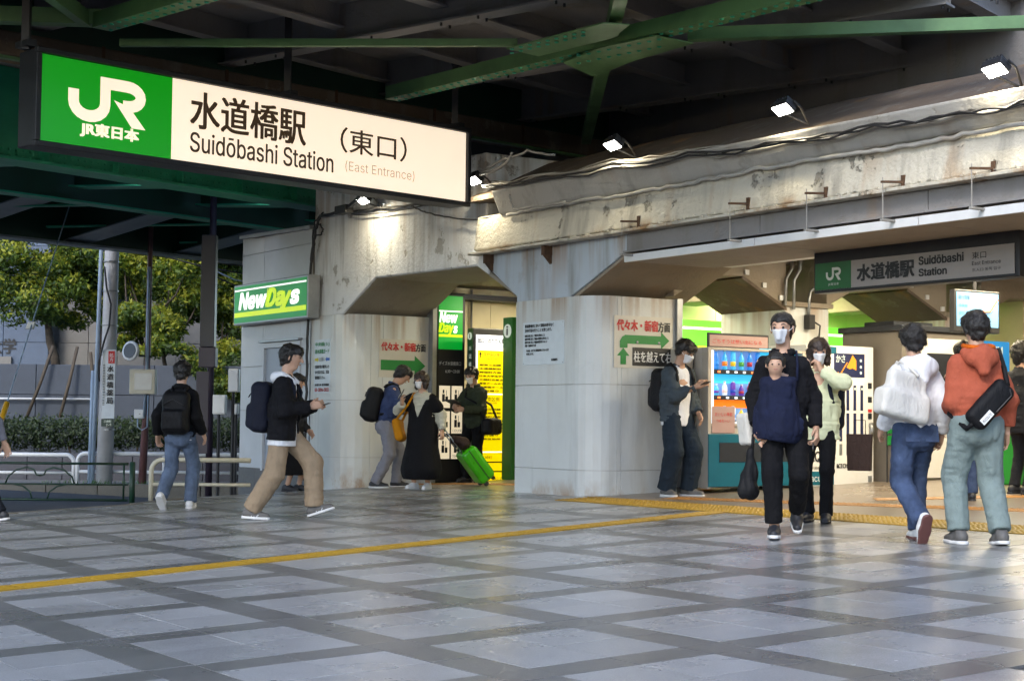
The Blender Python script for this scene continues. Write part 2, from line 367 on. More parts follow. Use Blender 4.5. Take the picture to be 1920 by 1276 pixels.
# --- paving slabs of the plaza, on the sloping pattern grid
PER, SF = 1.08, .778
GO = np.array([1.72542, 10.31733, .228225]); PD = np.array([.55168514, -.83403544, .00532787]); QD = np.array([.83334434, .55146868, .03767641])
def grid_pt(p, q):
    c = GO+PER*(PD*p+QD*q); c[2] += warp(c[0], c[1]); return c
def slab_mesh(name):
    b, t = .5, .4985
    vs = [(-b, -b, -1), (b, -b, -1), (b, b, -1), (-b, b, -1), (-b, -b, -.12), (b, -b, -.12), (b, b, -.12), (-b, b, -.12), (-t, -t, 0), (t, -t, 0), (t, t, 0), (-t, t, 0)]
    fs = [(8, 9, 10, 11)]
    for k in (0, 4):
        for i in range(4): fs.append((k+i, k+(i+1) % 4, k+4+(i+1) % 4, k+4+i))
    return vs, fs
SV, SFc = slab_mesh('slab')
def slab_matrix(p0, p1, q0, q1, gap=.004):
    c = grid_pt((p0+p1)/2, (q0+q1)/2); ax = grid_pt(p1, (q0+q1)/2)-grid_pt(p0, (q0+q1)/2); ay = grid_pt((p0+p1)/2, q1)-grid_pt((p0+p1)/2, q0)
    lx, ly = np.linalg.norm(ax), np.linalg.norm(ay); ax *= (lx-gap)/lx; ay *= (ly-gap)/ly
    n = np.cross(ax, ay); n /= np.linalg.norm(n)
    c = c+n*rng.uniform(-.0008, .0012)
    mm = Matrix.Identity(4)
    for i in range(3): mm[i][0], mm[i][1], mm[i][2], mm[i][3] = ax[i], ay[i], n[i]*.03, c[i]
    return mm
def slab_ok(c):
    u, v = proj(c); s, o = so(c)
    if c[1] < 5 or u < -90 or u > 2010 or v > 1350: return False
    if c[0] < edge_x(c[1])+.12: return False
    if s < -5.6 and o > -.25: return False
    if s > 1.45: return o < .02
    return o < .85 and s > -9
light, dark = [], []
for p in range(-22, 6):
    for q in range(-12, 8):
        h = SF/2
        for a in (0, 1):
            for b in (0, 1): light.append((p+a*h, p+a*h+h, q+b*h, q+b*h+h))
            dark.append((p+SF, p+1, q+a*h, q+a*h+h)); dark.append((p+a*h, p+a*h+h, q+SF, q+1))
        dark.append((p+SF, p+1, q+SF, q+1))
for lst, nm, mt in ((light, 'light_paving_slab', 'tile_light'), (dark, 'dark_paving_slab', 'tile_dark')):
    lst = [r for r in lst if slab_ok(grid_pt((r[0]+r[1])/2, (r[2]+r[3])/2))]
    lst.sort(key=lambda r: np.linalg.norm(grid_pt(r[0], r[2])-CAM))
    me = bpy.data.meshes.new(nm); me.from_pydata(SV, [], SFc); me.materials.append(MATS[mt])
    for r in lst[:300]:
        o = bpy.data.objects.new(nm, me); col.objects.link(o); o.parent = plaza; o.matrix_world = slab_matrix(*r)
    mb = MB()
    for r in lst[300:]:
        M4 = slab_matrix(*r); mb.add([tuple(M4@Vector(v)) for v in SV], SFc)
    if mb.v: tag(mb.build(nm+'s', mt, plaza), kind='stuff')
ke = tag(empty('kerb_edge'), kind='structure'); ke.name = 'plaza_kerb'
ys = list(np.arange(14.5, 26, .6))
for i in range(len(ys)-1):
    a, b = np.array([edge_x(ys[i])-.02, ys[i]+.003, 0]), np.array([edge_x(ys[i+1])-.02, ys[i+1]-.003, 0])
    d = b-a; n = np.array([-d[1], d[0], 0])/np.linalg.norm(d)*.13
    za, zb = gz(*a[:2])+.002, gz(*b[:2])+.002
    lo = -.4
    MB().hexa([a+UP*lo, a+n+UP*lo, b+n+UP*lo, b+UP*lo, a+UP*za, a+n+UP*za, b+n+UP*zb, b+UP*zb][0:8]).build('kerb_block', 'kerb_stone', ke, bevel=.01)

# concourse floor inside the station
sheet('concourse_floor', [[tuple(W(s, o, 0)[:2]) for s in np.arange(-4.4, 24, .6)] for o in (.03, .6, 1.2, 3, 6, 10, 16, 22)], lambda x, y: gz(x, y)+.004, 'concourse')

# --- tactile paving
mat('tactile_yellow', L(158, 124, 30), .6, var=.16, vs=9, rnd=.06, bump=.1); mat('tactile_orange', L(152, 106, 50), .5, var=.16, vs=9, rnd=.06)
def tactile_mesh(kind):
    mb = MB(); b = .5; mb.box(-b, b, -b, b, -.06, 0)
    if kind == 'dots':
        for i in range(5):
            for j in range(5): mb.lathe(((i-2)*.19, (j-2)*.19, 0), [(.06, 0), (.035, .017)], 6)
    else:
        for j in range(4): mb.hexa([(-.44, (j-1.5)*.24-.055, 0), (.44, (j-1.5)*.24-.055, 0), (.44, (j-1.5)*.24+.055, 0), (-.44, (j-1.5)*.24+.055, 0), (-.42, (j-1.5)*.24-.03, .017), (.42, (j-1.5)*.24-.03, .017), (.42, (j-1.5)*.24+.03, .017), (-.42, (j-1.5)*.24+.03, .017)])
    return mb
def tactile(name, label, a, b, width, rowsn, kind, mt, skip=None):
    t = tag(empty(name), label, kind='structure'); a, b = np.array(a[:2]), np.array(b[:2]); L_ = np.linalg.norm(b-a); d = (b-a)/L_; n = np.array([-d[1], d[0]])
    tmb = tactile_mesh(kind); me = bpy.data.meshes.new('tactile_tile'); me.from_pydata(tmb.v, [], tmb.f); me.materials.append(MATS[mt])
    w = width/rowsn
    for i in range(int(L_/w)):
        for j in range(rowsn):
            f = lambda u, v: (lambda c: np.array([c[0], c[1], gz(*c)+.009]))(a+d*u+n*(v-width/2))
            c = f((i+.5)*w, (j+.5)*w); ax = f((i+1)*w, (j+.5)*w)-f(i*w, (j+.5)*w); ay = f((i+.5)*w, (j+1)*w)-f((i+.5)*w, j*w); ax *= .985; ay *= .985
            nn = np.cross(ax, ay); nn /= np.linalg.norm(nn)
            mm = Matrix.Identity(4)
            for k in range(3): mm[k][0], mm[k][1], mm[k][2], mm[k][3] = ax[k], ay[k], nn[k]*w, c[k]
            o = bpy.data.objects.new('tactile_tile', me); col.objects.link(o); o.parent = t; o.matrix_world = mm
    return t
tactile('tactile_strip', 'wide yellow dotted warning strip before the station entrance', W(1.62, -.26, 0), W(10.5, -.26, 0), .58, 2, 'dots', 'tactile_yellow')
tactile('tactile_strip', 'long narrow yellow ribbed guiding line crossing the plaza', W(4.35, -.57, 0), G(-60, 1111), .255, 1, 'bars', 'tactile_yellow')
tactile('tactile_strip', 'orange guiding strip inside the concourse nearest the entrance', G(1255, 934), G(1960, 959), .30, 1, 'dots', 'tactile_orange')
tactile('tactile_strip', 'orange guiding strip inside the concourse farther from the entrance', G(1640, 937), G(1990, 930), .30, 1, 'bars', 'tactile_orange')
tactile('tactile_strip', 'orange dotted strip under the left arch beside the luggage', W(-4.3, .95, 0), W(-.1, .95, 0), .30, 1, 'dots', 'tactile_orange')

# ================================================================== STATION VIADUCT (white concrete)
via = thing('station_viaduct', 'white painted concrete railway viaduct with haunched arches and peeling beam', 'viaduct', W(0, 0, .3))
def fprism(pts_sz, o0, o1, mb=None, k=0): return (mb or MB()).prism([W(s, o0, z) for s, z in pts_sz], FB_*(o1-o0), k)
def sprism(pts_oz, s0, s1, mb=None, k=0): return (mb or MB()).prism([W(s0, o, z) for o, z in pts_oz], FA*(s1-s0), k)
def plan_prism(pts_so, z0, z1, mb=None, k=0): return (mb or MB()).prism([W(s, o, z0) for s, o in pts_so], UP*(z1-z0), k)
# left bay: wall above the arch
w1 = fprism([(-5.56, 2.70), (-4.62, 2.70), (-3.64, 3.16), (-.98, 3.13), (-.70, 3.00), (-.70, 3.30), (-.78, 4.55), (-5.56, 4.68)], .03, 1.45)
w1.build('arch_wall', 'paint_white', via, bevel=.02)
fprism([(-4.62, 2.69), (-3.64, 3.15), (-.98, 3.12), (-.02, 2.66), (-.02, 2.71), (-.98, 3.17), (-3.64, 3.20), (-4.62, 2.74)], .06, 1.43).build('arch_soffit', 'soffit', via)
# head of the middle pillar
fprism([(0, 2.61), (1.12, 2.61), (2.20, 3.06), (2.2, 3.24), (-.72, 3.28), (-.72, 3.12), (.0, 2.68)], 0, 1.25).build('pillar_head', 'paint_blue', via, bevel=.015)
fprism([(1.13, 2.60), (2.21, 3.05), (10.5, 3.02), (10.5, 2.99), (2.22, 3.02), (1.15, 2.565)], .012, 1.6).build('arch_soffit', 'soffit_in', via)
# the long beam to the right
def beam(z0, z1, o0, o1, s0, s1, name, mt, bev=.02, tilt=0.):
    mb = MB()
    n = 22
    for i in range(n):
        a, b = s0+(s1-s0)*i/n, s0+(s1-s0)*(i+1)/n
        mb.fbox(a, b, o0, o1, z0, z1)
    MB().hexa([W(s0, o0, z0+.03), W(s1, o0, z0), W(s1, o1, z0), W(s0, o1, z0+.03), W(s0, o0+tilt, z1+.06), W(s1, o0+tilt, z1-.03), W(s1, o1, z1-.03), W(s0, o1, z1+.06)]).build(name, mt, via, bevel=bev)
beam(3.26, 3.66, -.13, 1.3, -.80, 11, 'lower_beam', 'paint_beam', .02, .06)
beam(3.655, 3.92, -.10, 1.2, -.25, 11, 'upper_beam', 'paint_band', .03, -.14)
nseg = 26; r_ = random.Random(9); zz0 = [4.20+r_.uniform(-.012, .012) for _ in range(nseg+1)]; mb = MB()
for i in range(nseg):
    a, b = -.9+11.9*i/nseg, -.9+11.9*(i+1)/nseg; q = lambda s_, o_, z_: W(s_, o_, z_-.009*s_)
    mb.hexa([q(a, -.17, 3.90), q(b, -.17, 3.90), q(b, 1.0, 3.90), q(a, 1.0, 3.90), q(a, -.16, 3.955), q(b, -.16, 3.955), q(b, 1.0, zz0[i+1]+.3), q(a, 1.0, zz0[i]+.3)])
mb.build('bearing_shelf', 'brown_beam', via)
beam(3.5, 5.9, 3.3, 3.5, -5, 14, 'back_wall', 'grey_deck', .02)
# flaked lip under the upper band, and rusty steel angle under the lower beam
mb = MB(); r_ = random.Random(3); pts = []
for i in range(90):
    s = -.05+i*.11; pts.append(W(s, -.115-.01*r_.random(), 3.668-.004*s+r_.uniform(-.014, .014)+.012*math.sin(s*1.7)))
mb.tube(pts, .021, 6).build('beam_lip', 'paint_band', via, smooth=True)
for i in range(11):
    s0, s1 = -.82+i*1.0, -.82+(i+1)*1.0-.008
    MB().hexa([W(s0, -.20, 3.232), W(s1, -.20, 3.229), W(s1, -.03, 3.229), W(s0, -.03, 3.232), W(s0, -.20, 3.262), W(s1, -.20, 3.259), W(s1, -.03, 3.259), W(s0, -.03, 3.262)]).build('ledge_angle', 'paint_beam', via, bevel=.004)
mb = MB(); r_ = random.Random(5)
for i in range(150):
    s = r_.uniform(.2, 9.5); w = r_.uniform(.008, .045); z = 3.262+r_.uniform(0, .03)
    mb.fbox(s, s+w, -.136-r_.uniform(0, .012), -.12, z, z+r_.uniform(.006, .02))
tag(mb.build('paint_flakes', 'paint_beam', via), kind='stuff')
for i in range(4):   # weathered steel channel between the ledge and the canopy
    s0, s1 = 2.24+i*2.15, 2.24+(i+1)*2.15-.01
    ch = MB().fbox(s0, s1, -.05, -.01, 3.02, 3.225).build('steel_channel', 'grey_deck', via, bevel=.006)
    MB().fbox(s0, s1, -.10, -.052, 3.02, 3.04).build('channel_lip', 'grey_deck', ch)
for s in (-.55, .72):  # small brackets below the ledge
    MB().fbox(s-.03, s+.03, -.12, .0, 3.12, 3.235).prism([W(s-.025, -.10, 3.12), W(s-.025, -.002, 3.12), W(s-.025, -.002, 3.02)], FA*.05).build('ledge_bracket', 'rust', via)
# pillars: core and cladding panels
def pillar(s0, s1, o1, z0, z1, zs, seam_o, r=.36):
    arc = [(s1-r+r*math.sin(a), r-r*math.cos(a)) for a in np.linspace(0, math.pi/2, 7)]
    plan_prism([(s0+.02, .03)]+[(s-.02, o+.02) for s, o in arc]+[(s1-.02, o1-.01), (s0+.02, o1-.01)], z0-.5, z1).build('pillar_core', 'soffit', via)
    zz = [z0]+zs+[z1]
    for i in range(len(zz)-1):
        a, b = zz[i]+.002, zz[i+1]-.002
        MB().fbox(s0, s1-r-.001, -.004, .03, a, b).build('cladding_panel', 'paint_panel', via, bevel=.004)
        out = arc; inn = [(s-.03*math.sin(t), o+.03*math.cos(t)) for (s, o), t in zip(arc, np.linspace(0, math.pi/2, 7))]
        pr = MB(); vs = [W(s, o-.004, a) for s, o in out]+[W(s, o, a) for s, o in inn]+[W(s, o-.004, b) for s, o in out]+[W(s, o, b) for s, o in inn]; n = 7
        fs = []
        for j in range(n-1): fs += [(j, j+1, 2*n+j+1, 2*n+j), (n+j+1, n+j, 3*n+j, 3*n+j+1), (2*n+j, 2*n+j+1, 3*n+j+1, 3*n+j), (j+1, j, n+j, n+j+1)]
        fs += [(0, 2*n, 3*n, n), (n-1, 2*n-1, 4*n-1, 3*n-1)]
        pr.add(vs, fs).build('cladding_panel', 'paint_panel', via, smooth=False)
        for a0, a1 in ((r+.001, seam_o-.002), (seam_o+.002, o1)):
            MB().fbox(s1-.03, s1, a0, a1, a, b).build('cladding_panel', 'paint_panel', via, bevel=.004)
pillar(0, 1.55, 1.22, .30, 2.615, [.62, 1.60], .42)
pillar(-5.55, -4.45, 1.45, -.05, 2.705, [.62, 1.45], .62, .42)
MB().fbox(-4.47, -4.43, 1.44, 1.52, .1, 2.75).build('corner_trim', 'grey_metal', via)
MB().fbox(1.50, 1.60, 1.20, 1.28, .3, 2.62).build('corner_trim', 'grey_metal', via)
# row of columns running back into the station, with arches between them
for o0, o1 in ((2.95, 3.70), (5.85, 6.6), (8.8, 9.6)):
    plan_prism([(.35, o0), (1.55, o0), (1.55, o1), (.35, o1)], .2, 2.62).build('column', 'paint_panel', via, bevel=.02)
    MB().fbox(.31, 1.59, o0-.04, o1+.04, 2.62, 2.68).build('column_cap', 'soffit_in', via, bevel=.008)
for a, b in ((1.22, 2.95), (3.70, 5.85), (6.6, 8.8)):
    h = min(.55, (b-a)*.3)
    sprism([(a-.03, 2.65), (a+h, 2.93), (b-h-.15, 2.95), (b+.03, 2.60), (b+.03, 3.45), (a-.03, 3.45)], .36, 1.54).build('transverse_arch', 'soffit_in', via, bevel=.012)
    sprism([(b-h-.17, 2.955), (b+.03, 2.605), (b+.03, 2.56), (b-h-.2, 2.925)], .35, 1.552).build('haunch_plate', 'brown_beam', via, bevel=.006)
    for q in range(3):
        oo = b-h-.12+q*(h+.1)/2.2; zz_ = 2.955-.35*(oo-(b-h-.15))/(h+.18)+.06
        MB().fbox(1.552, 1.575, oo-.03, oo+.03, zz_-.03, zz_+.03).build('bolt_plate', 'white_metal', via)
for k, o0 in enumerate((3.70, 6.6)):   # beam ends on the far side (seen through the arches)
    MB().fbox(-1.15, .36, o0-.5, o0+.1, 2.80, 3.4).build('cross_beam', 'soffit_in', via, bevel=.02)
# ceiling slab and fascia over the concourse
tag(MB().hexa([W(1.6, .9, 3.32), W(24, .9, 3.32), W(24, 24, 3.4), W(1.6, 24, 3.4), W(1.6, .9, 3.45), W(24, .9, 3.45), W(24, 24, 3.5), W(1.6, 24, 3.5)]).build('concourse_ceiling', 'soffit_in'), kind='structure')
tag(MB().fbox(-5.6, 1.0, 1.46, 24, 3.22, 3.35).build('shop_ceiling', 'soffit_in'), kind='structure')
mat('cream_wall', L(226, 214, 178), .7, var=.05, vs=2); mat('cream_wall2', L(205, 196, 170), .6, var=.06, vs=2)
iw = thing('corridor_wall', 'cream painted wall inside the left arch behind the signs', 'wall', W(-5, 3, .2))
for i in range(5):
    MB().fbox(-5.10, -4.95, 1.56+i*1.25, 1.56+(i+1)*1.25-.006, -.1, 3.22).build('wall_panel', 'cream_wall', iw, bevel=.003)
MB().fbox(-4.96, 1.2, 7.85, 8.0, -.1, 3.2).build('end_wall', 'cream_wall', iw)
MB().tube([W(-4.9, 2.42, 3.2), W(-4.9, 2.42, 1.95), W(-4.88, 2.36, 1.85)], .02, 6).build('conduit', 'grey_metal', iw, smooth=True)
MB().fbox(-4.94, -4.6, 1.58, 5, 3.02, 3.10).build('soffit_rail', 'dark_metal', iw)
fw = thing('far_wall', 'cream tiled wall at the back of the station concourse', 'wall', W(6, 15, .4))
for i in range(14):
    MB().fbox(-2+i*1.6, -2+(i+1)*1.6-.006, 15.0, 15.15, .2, 3.4).build('wall_panel', 'cream_wall2', fw, bevel=.003)

# canopy sheets hung below the beam
can = thing('entrance_canopy', 'flat hanging canopy with pale metal rim below the station beam', 'canopy', W(5, .3, 2.95))
for i in range(4):
    s0, s1 = 2.30+i*2.1, 2.30+(i+1)*2.1-.012
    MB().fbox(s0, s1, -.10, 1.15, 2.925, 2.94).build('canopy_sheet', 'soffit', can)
    MB().fbox(s0, s1, -.13, -.10, 2.91, 2.99).build('canopy_rim', 'white_metal', can, bevel=.004)
MB().fbox(10.6, 10.7, -.14, 1.2, 2.9, 3.0).build('canopy_rim', 'white_metal', can)
for x, y in ((1180, 418), (1383, 385), (1527, 366), (1670, 345), (1837, 320)):
    s, z = atF(x, y, -.17)
    hk = MB().tube([W(s, -.27, z+.05), W(s, -.27, 2.985)], .0045, 6).build('hanger_rod', 'cable_grey', can)
    MB().hexa([W(s-.012, -.285, z), W(s+.012, -.285, z), W(s+.115, -.12, z), W(s+.09, -.12, z), W(s-.012, -.285, z+.02), W(s+.012, -.285, z+.02), W(s+.115, -.12, z+.02), W(s+.09, -.12, z+.02)]).build('bracket_arm', 'rust', hk); MB().fbox(s+.085, s+.125, -.135, -.10, z-.06, z+.07).build('bracket_plate', 'rust', hk); MB().fbox(s-.02, s+.02, -.285, -.12, 2.965, 2.985).build('rim_clip', 'cable_grey', hk)
# inner fascia beam and pipes on the columns
MB().fbox(1.62, 12, 1.45, 1.6, 2.97, 3.14).build('inner_fascia', 'white_metal', via, bevel=.006)
pp = thing('wall_conduits', 'bent grey conduits and outlet boxes on the column behind the drinks machines', 'conduit', W(1.6, 3.3, 2.6))
for k, (x0, pts) in enumerate(((0, [(1486, 478), (1484, 505), (1474, 522), (1472, 572)]), (1, [(1502, 478), (1500, 505), (1489, 525), (1488, 580)]), (2, [(1536, 535), (1520, 545), (1517, 560), (1516, 610)]))):
    MB().tube([W(1.59, *atS(px_, py_, 1.59)) for px_, py_ in pts], .022, 6).build('conduit', 'grey_metal', pp, smooth=True)
o_, z_ = atS(1517, 602, 1.6); MB().fbox(1.56, 1.66, o_-.05, o_+.05, z_-.1, z_+.08).build('outlet_box', 'black_plastic', pp, bevel=.008)
MB().tube([W(1.62, o_+.05, z_), W(1.63, o_+.16, z_-.05), W(1.62, o_+.15, z_-.2), W(1.62, o_+.05, z_-.32)], .011, 6).build('power_cord', 'cable_dark', pp, smooth=True)

# ================================================================== SHOP BUILDING ON THE LEFT (grey panels)
mat('shop_panel', L(192, 196, 202), .42, var=.06, vs=2.5, rnd=.04, bump=.05)
sb = thing('shop_building', 'grey panelled shop annex beside the left arch with a dark stone base', 'building', W(-7, 0, -.1))
mat('stone_base', L(92, 92, 92), .6, var=.2, vs=20)
S0, S1 = -8.12, -5.60
fprism([(S0+.02, -.3), (S1-.02, -.3), (S1-.02, 4.02), (S0+.02, 4.10)], .03, 3.0).build('building_core', 'soffit', sb)
zr = [.38, 1.30, 2.0, 2.66, 3.28, 3.82]
ss = [S0, -7.28, -5.60]
for j in range(len(zr)-1):
    for i in range(2):
        if i == 1 and zr[j] < 2.2:    # the door takes this place
            MB().fbox(-5.93, S1, -.0, .03, zr[j]+.003, zr[j+1]-.003).build('wall_panel', 'shop_panel', sb, bevel=.003)
            MB().fbox(-7.277, -7.20, -.0, .03, zr[j]+.003, zr[j+1]-.003).build('wall_panel', 'shop_panel', sb, bevel=.003); continue
        MB().fbox(ss[i]+.003, ss[i+1]-.003, 0, .03, zr[j]+.003, zr[j+1]-.003).build('wall_panel', 'shop_panel', sb, bevel=.003)
for i in range(2): fprism([(ss[i]+.003, 3.823), (ss[i+1]-.003, 3.823), (ss[i+1]-.003, 4.06-.03*i), (ss[i]+.003, 4.10-.03*i)], 0, .03).build('wall_panel', 'shop_panel', sb, bevel=.003)
fprism([(S0-.04, 4.10), (S1+.02, 4.03), (S1+.02, 4.09), (S0-.04, 4.16)], -.05, 3.0).build('roof_edge', 'grey_metal', sb, bevel=.006)
for i in range(4): MB().fbox(S0+.003+i*.63, S0+.63*(i+1)-.003, -.01, .03, -.35, .376).build('base_stone', 'stone_base', sb, bevel=.004)
for j in range(4): MB().fbox(S0-.005, S0+.02, .03+j*.8, .03+(j+1)*.8-.006, -.3, 4.1).build('wall_panel', 'shop_panel', sb, bevel=.003)
mat('door_blue', L(150, 158, 172), .4, var=.05)
dr = MB().fbox(-7.17, -5.96, .012, .029, .35, 2.275).build('door', 'door_blue', sb)
MB().fbox(-7.24, -7.18, -.03, .028, .35, 2.36).fbox(-5.95, -5.89, -.03, .028, .35, 2.36).fbox(-7.178, -5.952, -.03, .028, 2.28, 2.36).build('door_frame', 'shop_panel', dr, bevel=.004)
MB().fbox(-7.197, -5.933, 0, .03, 2.405, 2.657).build('wall_panel', 'shop_panel', sb, bevel=.003)
MB().fbox(-7.3, -5.85, -.08, -.002, 2.37, 2.40).build('rain_hood', 'grey_metal', dr)
MB().fbox(-6.08, -6.02, -.01, .06, 1.2, 1.35).build('handle', 'grey_metal', dr, bevel=.005)
# shop sign
def emitter(name, c, s): return mat(name, c, .4, var=0, emit=c, es=s)
emitter('sign_green', L(0, 128, 50), .24); emitter('sign_yellow', L(190, 215, 0), .32); emitter('sign_white', (1, 1, .97, 1), .34)
def shop_sign(parent, org, xd, w, h, t=.2):
    yd = UP; nd = np.cross(xd, yd); org = np.array(org)
    MB().obox(org+xd*w/2+yd*h/2-nd*(t/2+.004), xd*(w/2+.035), nd*(t/2), yd*(h/2+.035)).build('sign_case', 'grey_metal', parent, bevel=.01)
    panel('sign_face', org, xd, yd, w, h, .004, 'sign_green', parent)
    panel('white_stripe', org+xd*.01+yd*h*.87+nd*.003, xd, yd, w-.02, h*.045, .002, 'sign_white', parent)
    panel('yellow_stripe', org+xd*.01+yd*h*.15+nd*.003, xd, yd, w-.02, h*.13, .002, 'sign_yellow', parent)
    lettering('New', org+xd*w*.075+yd*h*.36+nd*.003, xd, yd, w*.39, h*.44, 'sign_white', parent, bold=w*.009, shear=.22)
    lettering('Da', org+xd*w*.465+yd*h*.36+nd*.006, xd, yd, w*.24, h*.46, 'sign_yellow', parent, bold=w*.010, shear=.22)
    lettering('y', org+xd*w*.67+yd*h*.25+nd*.006, xd, yd, w*.13, h*.43, 'sign_yellow', parent, bold=w*.010, shear=.22)
    lettering('s', org+xd*w*.80+yd*h*.36+nd*.006, xd, yd, w*.11, h*.33, 'sign_white', parent, bold=w*.010, shear=.22)
ns = thing('shop_sign', 'lit green shop sign reading NewDays on the grey annex', 'sign', W(-8.4, -.2, 2.68))
sA, zA = atF(439, 611, -.22); sB, zB = atF(574, 600, -.22)
shop_sign(ns, W(sA, -.22, 2.70), FA, sB-sA, .58)

# notice boards on the pillars
nb = thing('notice_board', 'white notice with small black writing on the middle pillar', 'notice', W(.14, -.01, 1.83))
s0_, z1_ = atF(981, 606, -.01); s1_, z0_ = atF(1057, 684, -.01)
mat('notice_white', L(206, 214, 220), .35, var=.05, vs=8)
z0_ = 1.84; z1_ = 2.35
panel('board', W(s0_, -.012, z0_), FA, UP, s1_-s0_, z1_-z0_, .006, 'notice_white', nb, .002)
lines = ['鉄道敷地内において駅長の許可なく', '次の行為を行うことを禁じます。', '旅客公衆に対して寄付を求めること', '旅客公衆に対して物品の購買を求めること', '旅客公衆に対して物品の配付をすること', '演説・勧誘を行う事', 'その他、みだりに鉄道用地に立ち入る事', 'を禁じます。', '水道橋駅長']
yy = [.445, .392, .335, .296, .257, .218, .158, .119, .04]; hh = [.04, .04, .028, .028, .028, .028, .028, .028, .028]
for i, t_ in enumerate(lines):
    w_ = hh[i]*len(t_)*.93
    lettering(t_, W(s0_+(.05 if i < 6 else .08 if i < 8 else .60), -.013, z0_+yy[i]), FA, UP, min(w_, .76), hh[i], 'ink', nb, bold=.0016)
for a in (.02, s1_-s0_-.02):
    for b in (.02, .49): MB().dome(W(s0_+a, -.013, z0_+b), .007, -FB_).build('screw', 'grey_metal', nb)
n2 = thing('notice_board', 'pale notice with yellow and blue arrows on the left pillar', 'notice', W(-5.4, -.01, 1.6))
q0, _ = atF(591, 713, -.01); q1, _ = atF(628, 713, -.01); q0 = -5.42; q1 = -4.90
panel('board', W(q0, -.010, 1.55), FA, UP, q1-q0, .80, .005, 'notice_white', n2)
for t_, zz_, hh_, mt_ in (('中央線( 5 )', .69, .07, 'green_print'), ('新水道橋ガード', .59, .065, 'green_print'), ('自動車等が衝突した', .37, .05, 'ink'), ('のを見た方は、至急', .29, .05, 'ink'), ('御連絡下さい。', .21, .05, 'ink'), ('JR東日本 東京機械', .105, .04, 'ink'), ('03-3894-3833', .03, .05, 'red_print')):
    lettering(t_, W(q0+.035, -.011, 1.55+zz_), FA, UP, .45 if zz_ != .21 else .33, hh_, mt_, n2, bold=.0025)
lettering('お願い', W(q0+.17, -.011, 1.55+.475), FA, UP, .19, .06, 'ink', n2)
def arrow(name, org, xd, yd, L_, h, mt, parent, lift=.003, sgn=1):
    org, xd, yd = map(np.array, (org, xd, yd)); nd = np.cross(xd, yd); q = lambda a, b: org+xd*a+yd*b+nd*lift
    hd = min(h*.62, L_*.45)
    P = [q(0, h*.25), q(L_-hd, h*.25), q(L_-hd, 0), q(L_, h*.5), q(L_-hd, h), q(L_-hd, h*.75), q(0, h*.75)]
    if sgn < 0: P = [q(L_-a, b) for a, b in ((0, h*.25), (L_-hd, h*.25), (L_-hd, 0), (L_, h*.5), (L_-hd, h), (L_-hd, h*.75), (0, h*.75))][::-1]
    return MB().add(P, [(0, 1, 5, 6), (2, 3, 4)] if sgn > 0 else [(0, 1, 5, 6), (2, 3, 4)]).build(name, mt, parent)
arrow('arrow', W(q0+.02, -.011, 2.015), FA, UP, .13, .075, 'yellow_print', n2)
arrow('arrow', W(q1-.15, -.011, 2.015), FA, UP, .13, .075, 'blue_print', n2, sgn=-1)
# direction stickers on the inner sides of the pillars (facing along the facade)
def direction(s, oa, za, ob, label, bend):
    d = thing('direction_sign', label, 'sign', W(s, oa, za-.3)); k = (ob-oa)
    mat('sign_base', L(205, 200, 188), .35, var=.04)
    panel('backing', W(s+.006, oa-.03, za-.52 if not bend else za-.56), FB_, UP, k+.06, .56 if not bend else .6, .004, 'sign_base', d)
    lettering('代々木・新宿', W(s+.007, oa+.01, za-.13), FB_, UP, k*.74, .125, 'red_print', d, bold=.006)
    lettering('方面', W(s+.007, oa+k*.76, za-.13), FB_, UP, k*.22, .115, 'ink', d, bold=.004)
    if not bend: arrow('arrow', W(s+.007, oa, za-.49), FB_, UP, k*.98, .30, 'green_print', d)
    else:
        arrow('arrow', W(s+.007, oa+.12, za-.33), FB_, UP, k*.82, .20, 'green_print', d)
        MB().add([W(s+.011, oa+.05, za-.33), W(s+.011, oa+.16, za-.33), W(s+.011, oa+.16, za-.19), W(s+.011, oa+.14, za-.18), W(s+.011, oa+.085, za-.20), W(s+.011, oa+.05, za-.25)], [(0, 1, 2, 3, 4, 5)]).build('arrow_bend', 'green_print', d)
        q = lambda a, b: W(s+.0105, oa+a, za-.52+b)
        MB().add([q(.06, 0), q(.14, 0), q(.14, .1), q(.06, .1), q(.01, .1), q(.10, .19), q(.19, .1)], [(0, 1, 2, 3), (4, 5, 6)][0:1]+[(4, 6, 5)]).build('arrow', 'green_print', d)
        panel('plate', W(s+.012, oa+.235, za-.53), FB_, UP, k-.22, .21, .005, 'black_plastic', d, .002)
        lettering('柱を越えて右', W(s+.013, oa+.25, za-.49), FB_, UP, k-.25, .125, 'white_print', d, bold=.002)
        for a in (.3, .62): MB().dome(W(s+.013, oa+a, za-.26), .018, FA).build('clip', 'grey_metal', d)
oa, za = atS(1155, 597, 1.55); ob, _ = atS(1257, 640, 1.55); direction(1.55, oa, za, ob, 'red and green station direction sticker with black plate on the middle pillar', True)
oa, za = atS(714, 640, -4.45); ob, _ = atS(799, 660, -4.45); direction(-4.45, oa, za, ob, 'red lettered direction sticker with a plain green arrow on the left pillar', False)

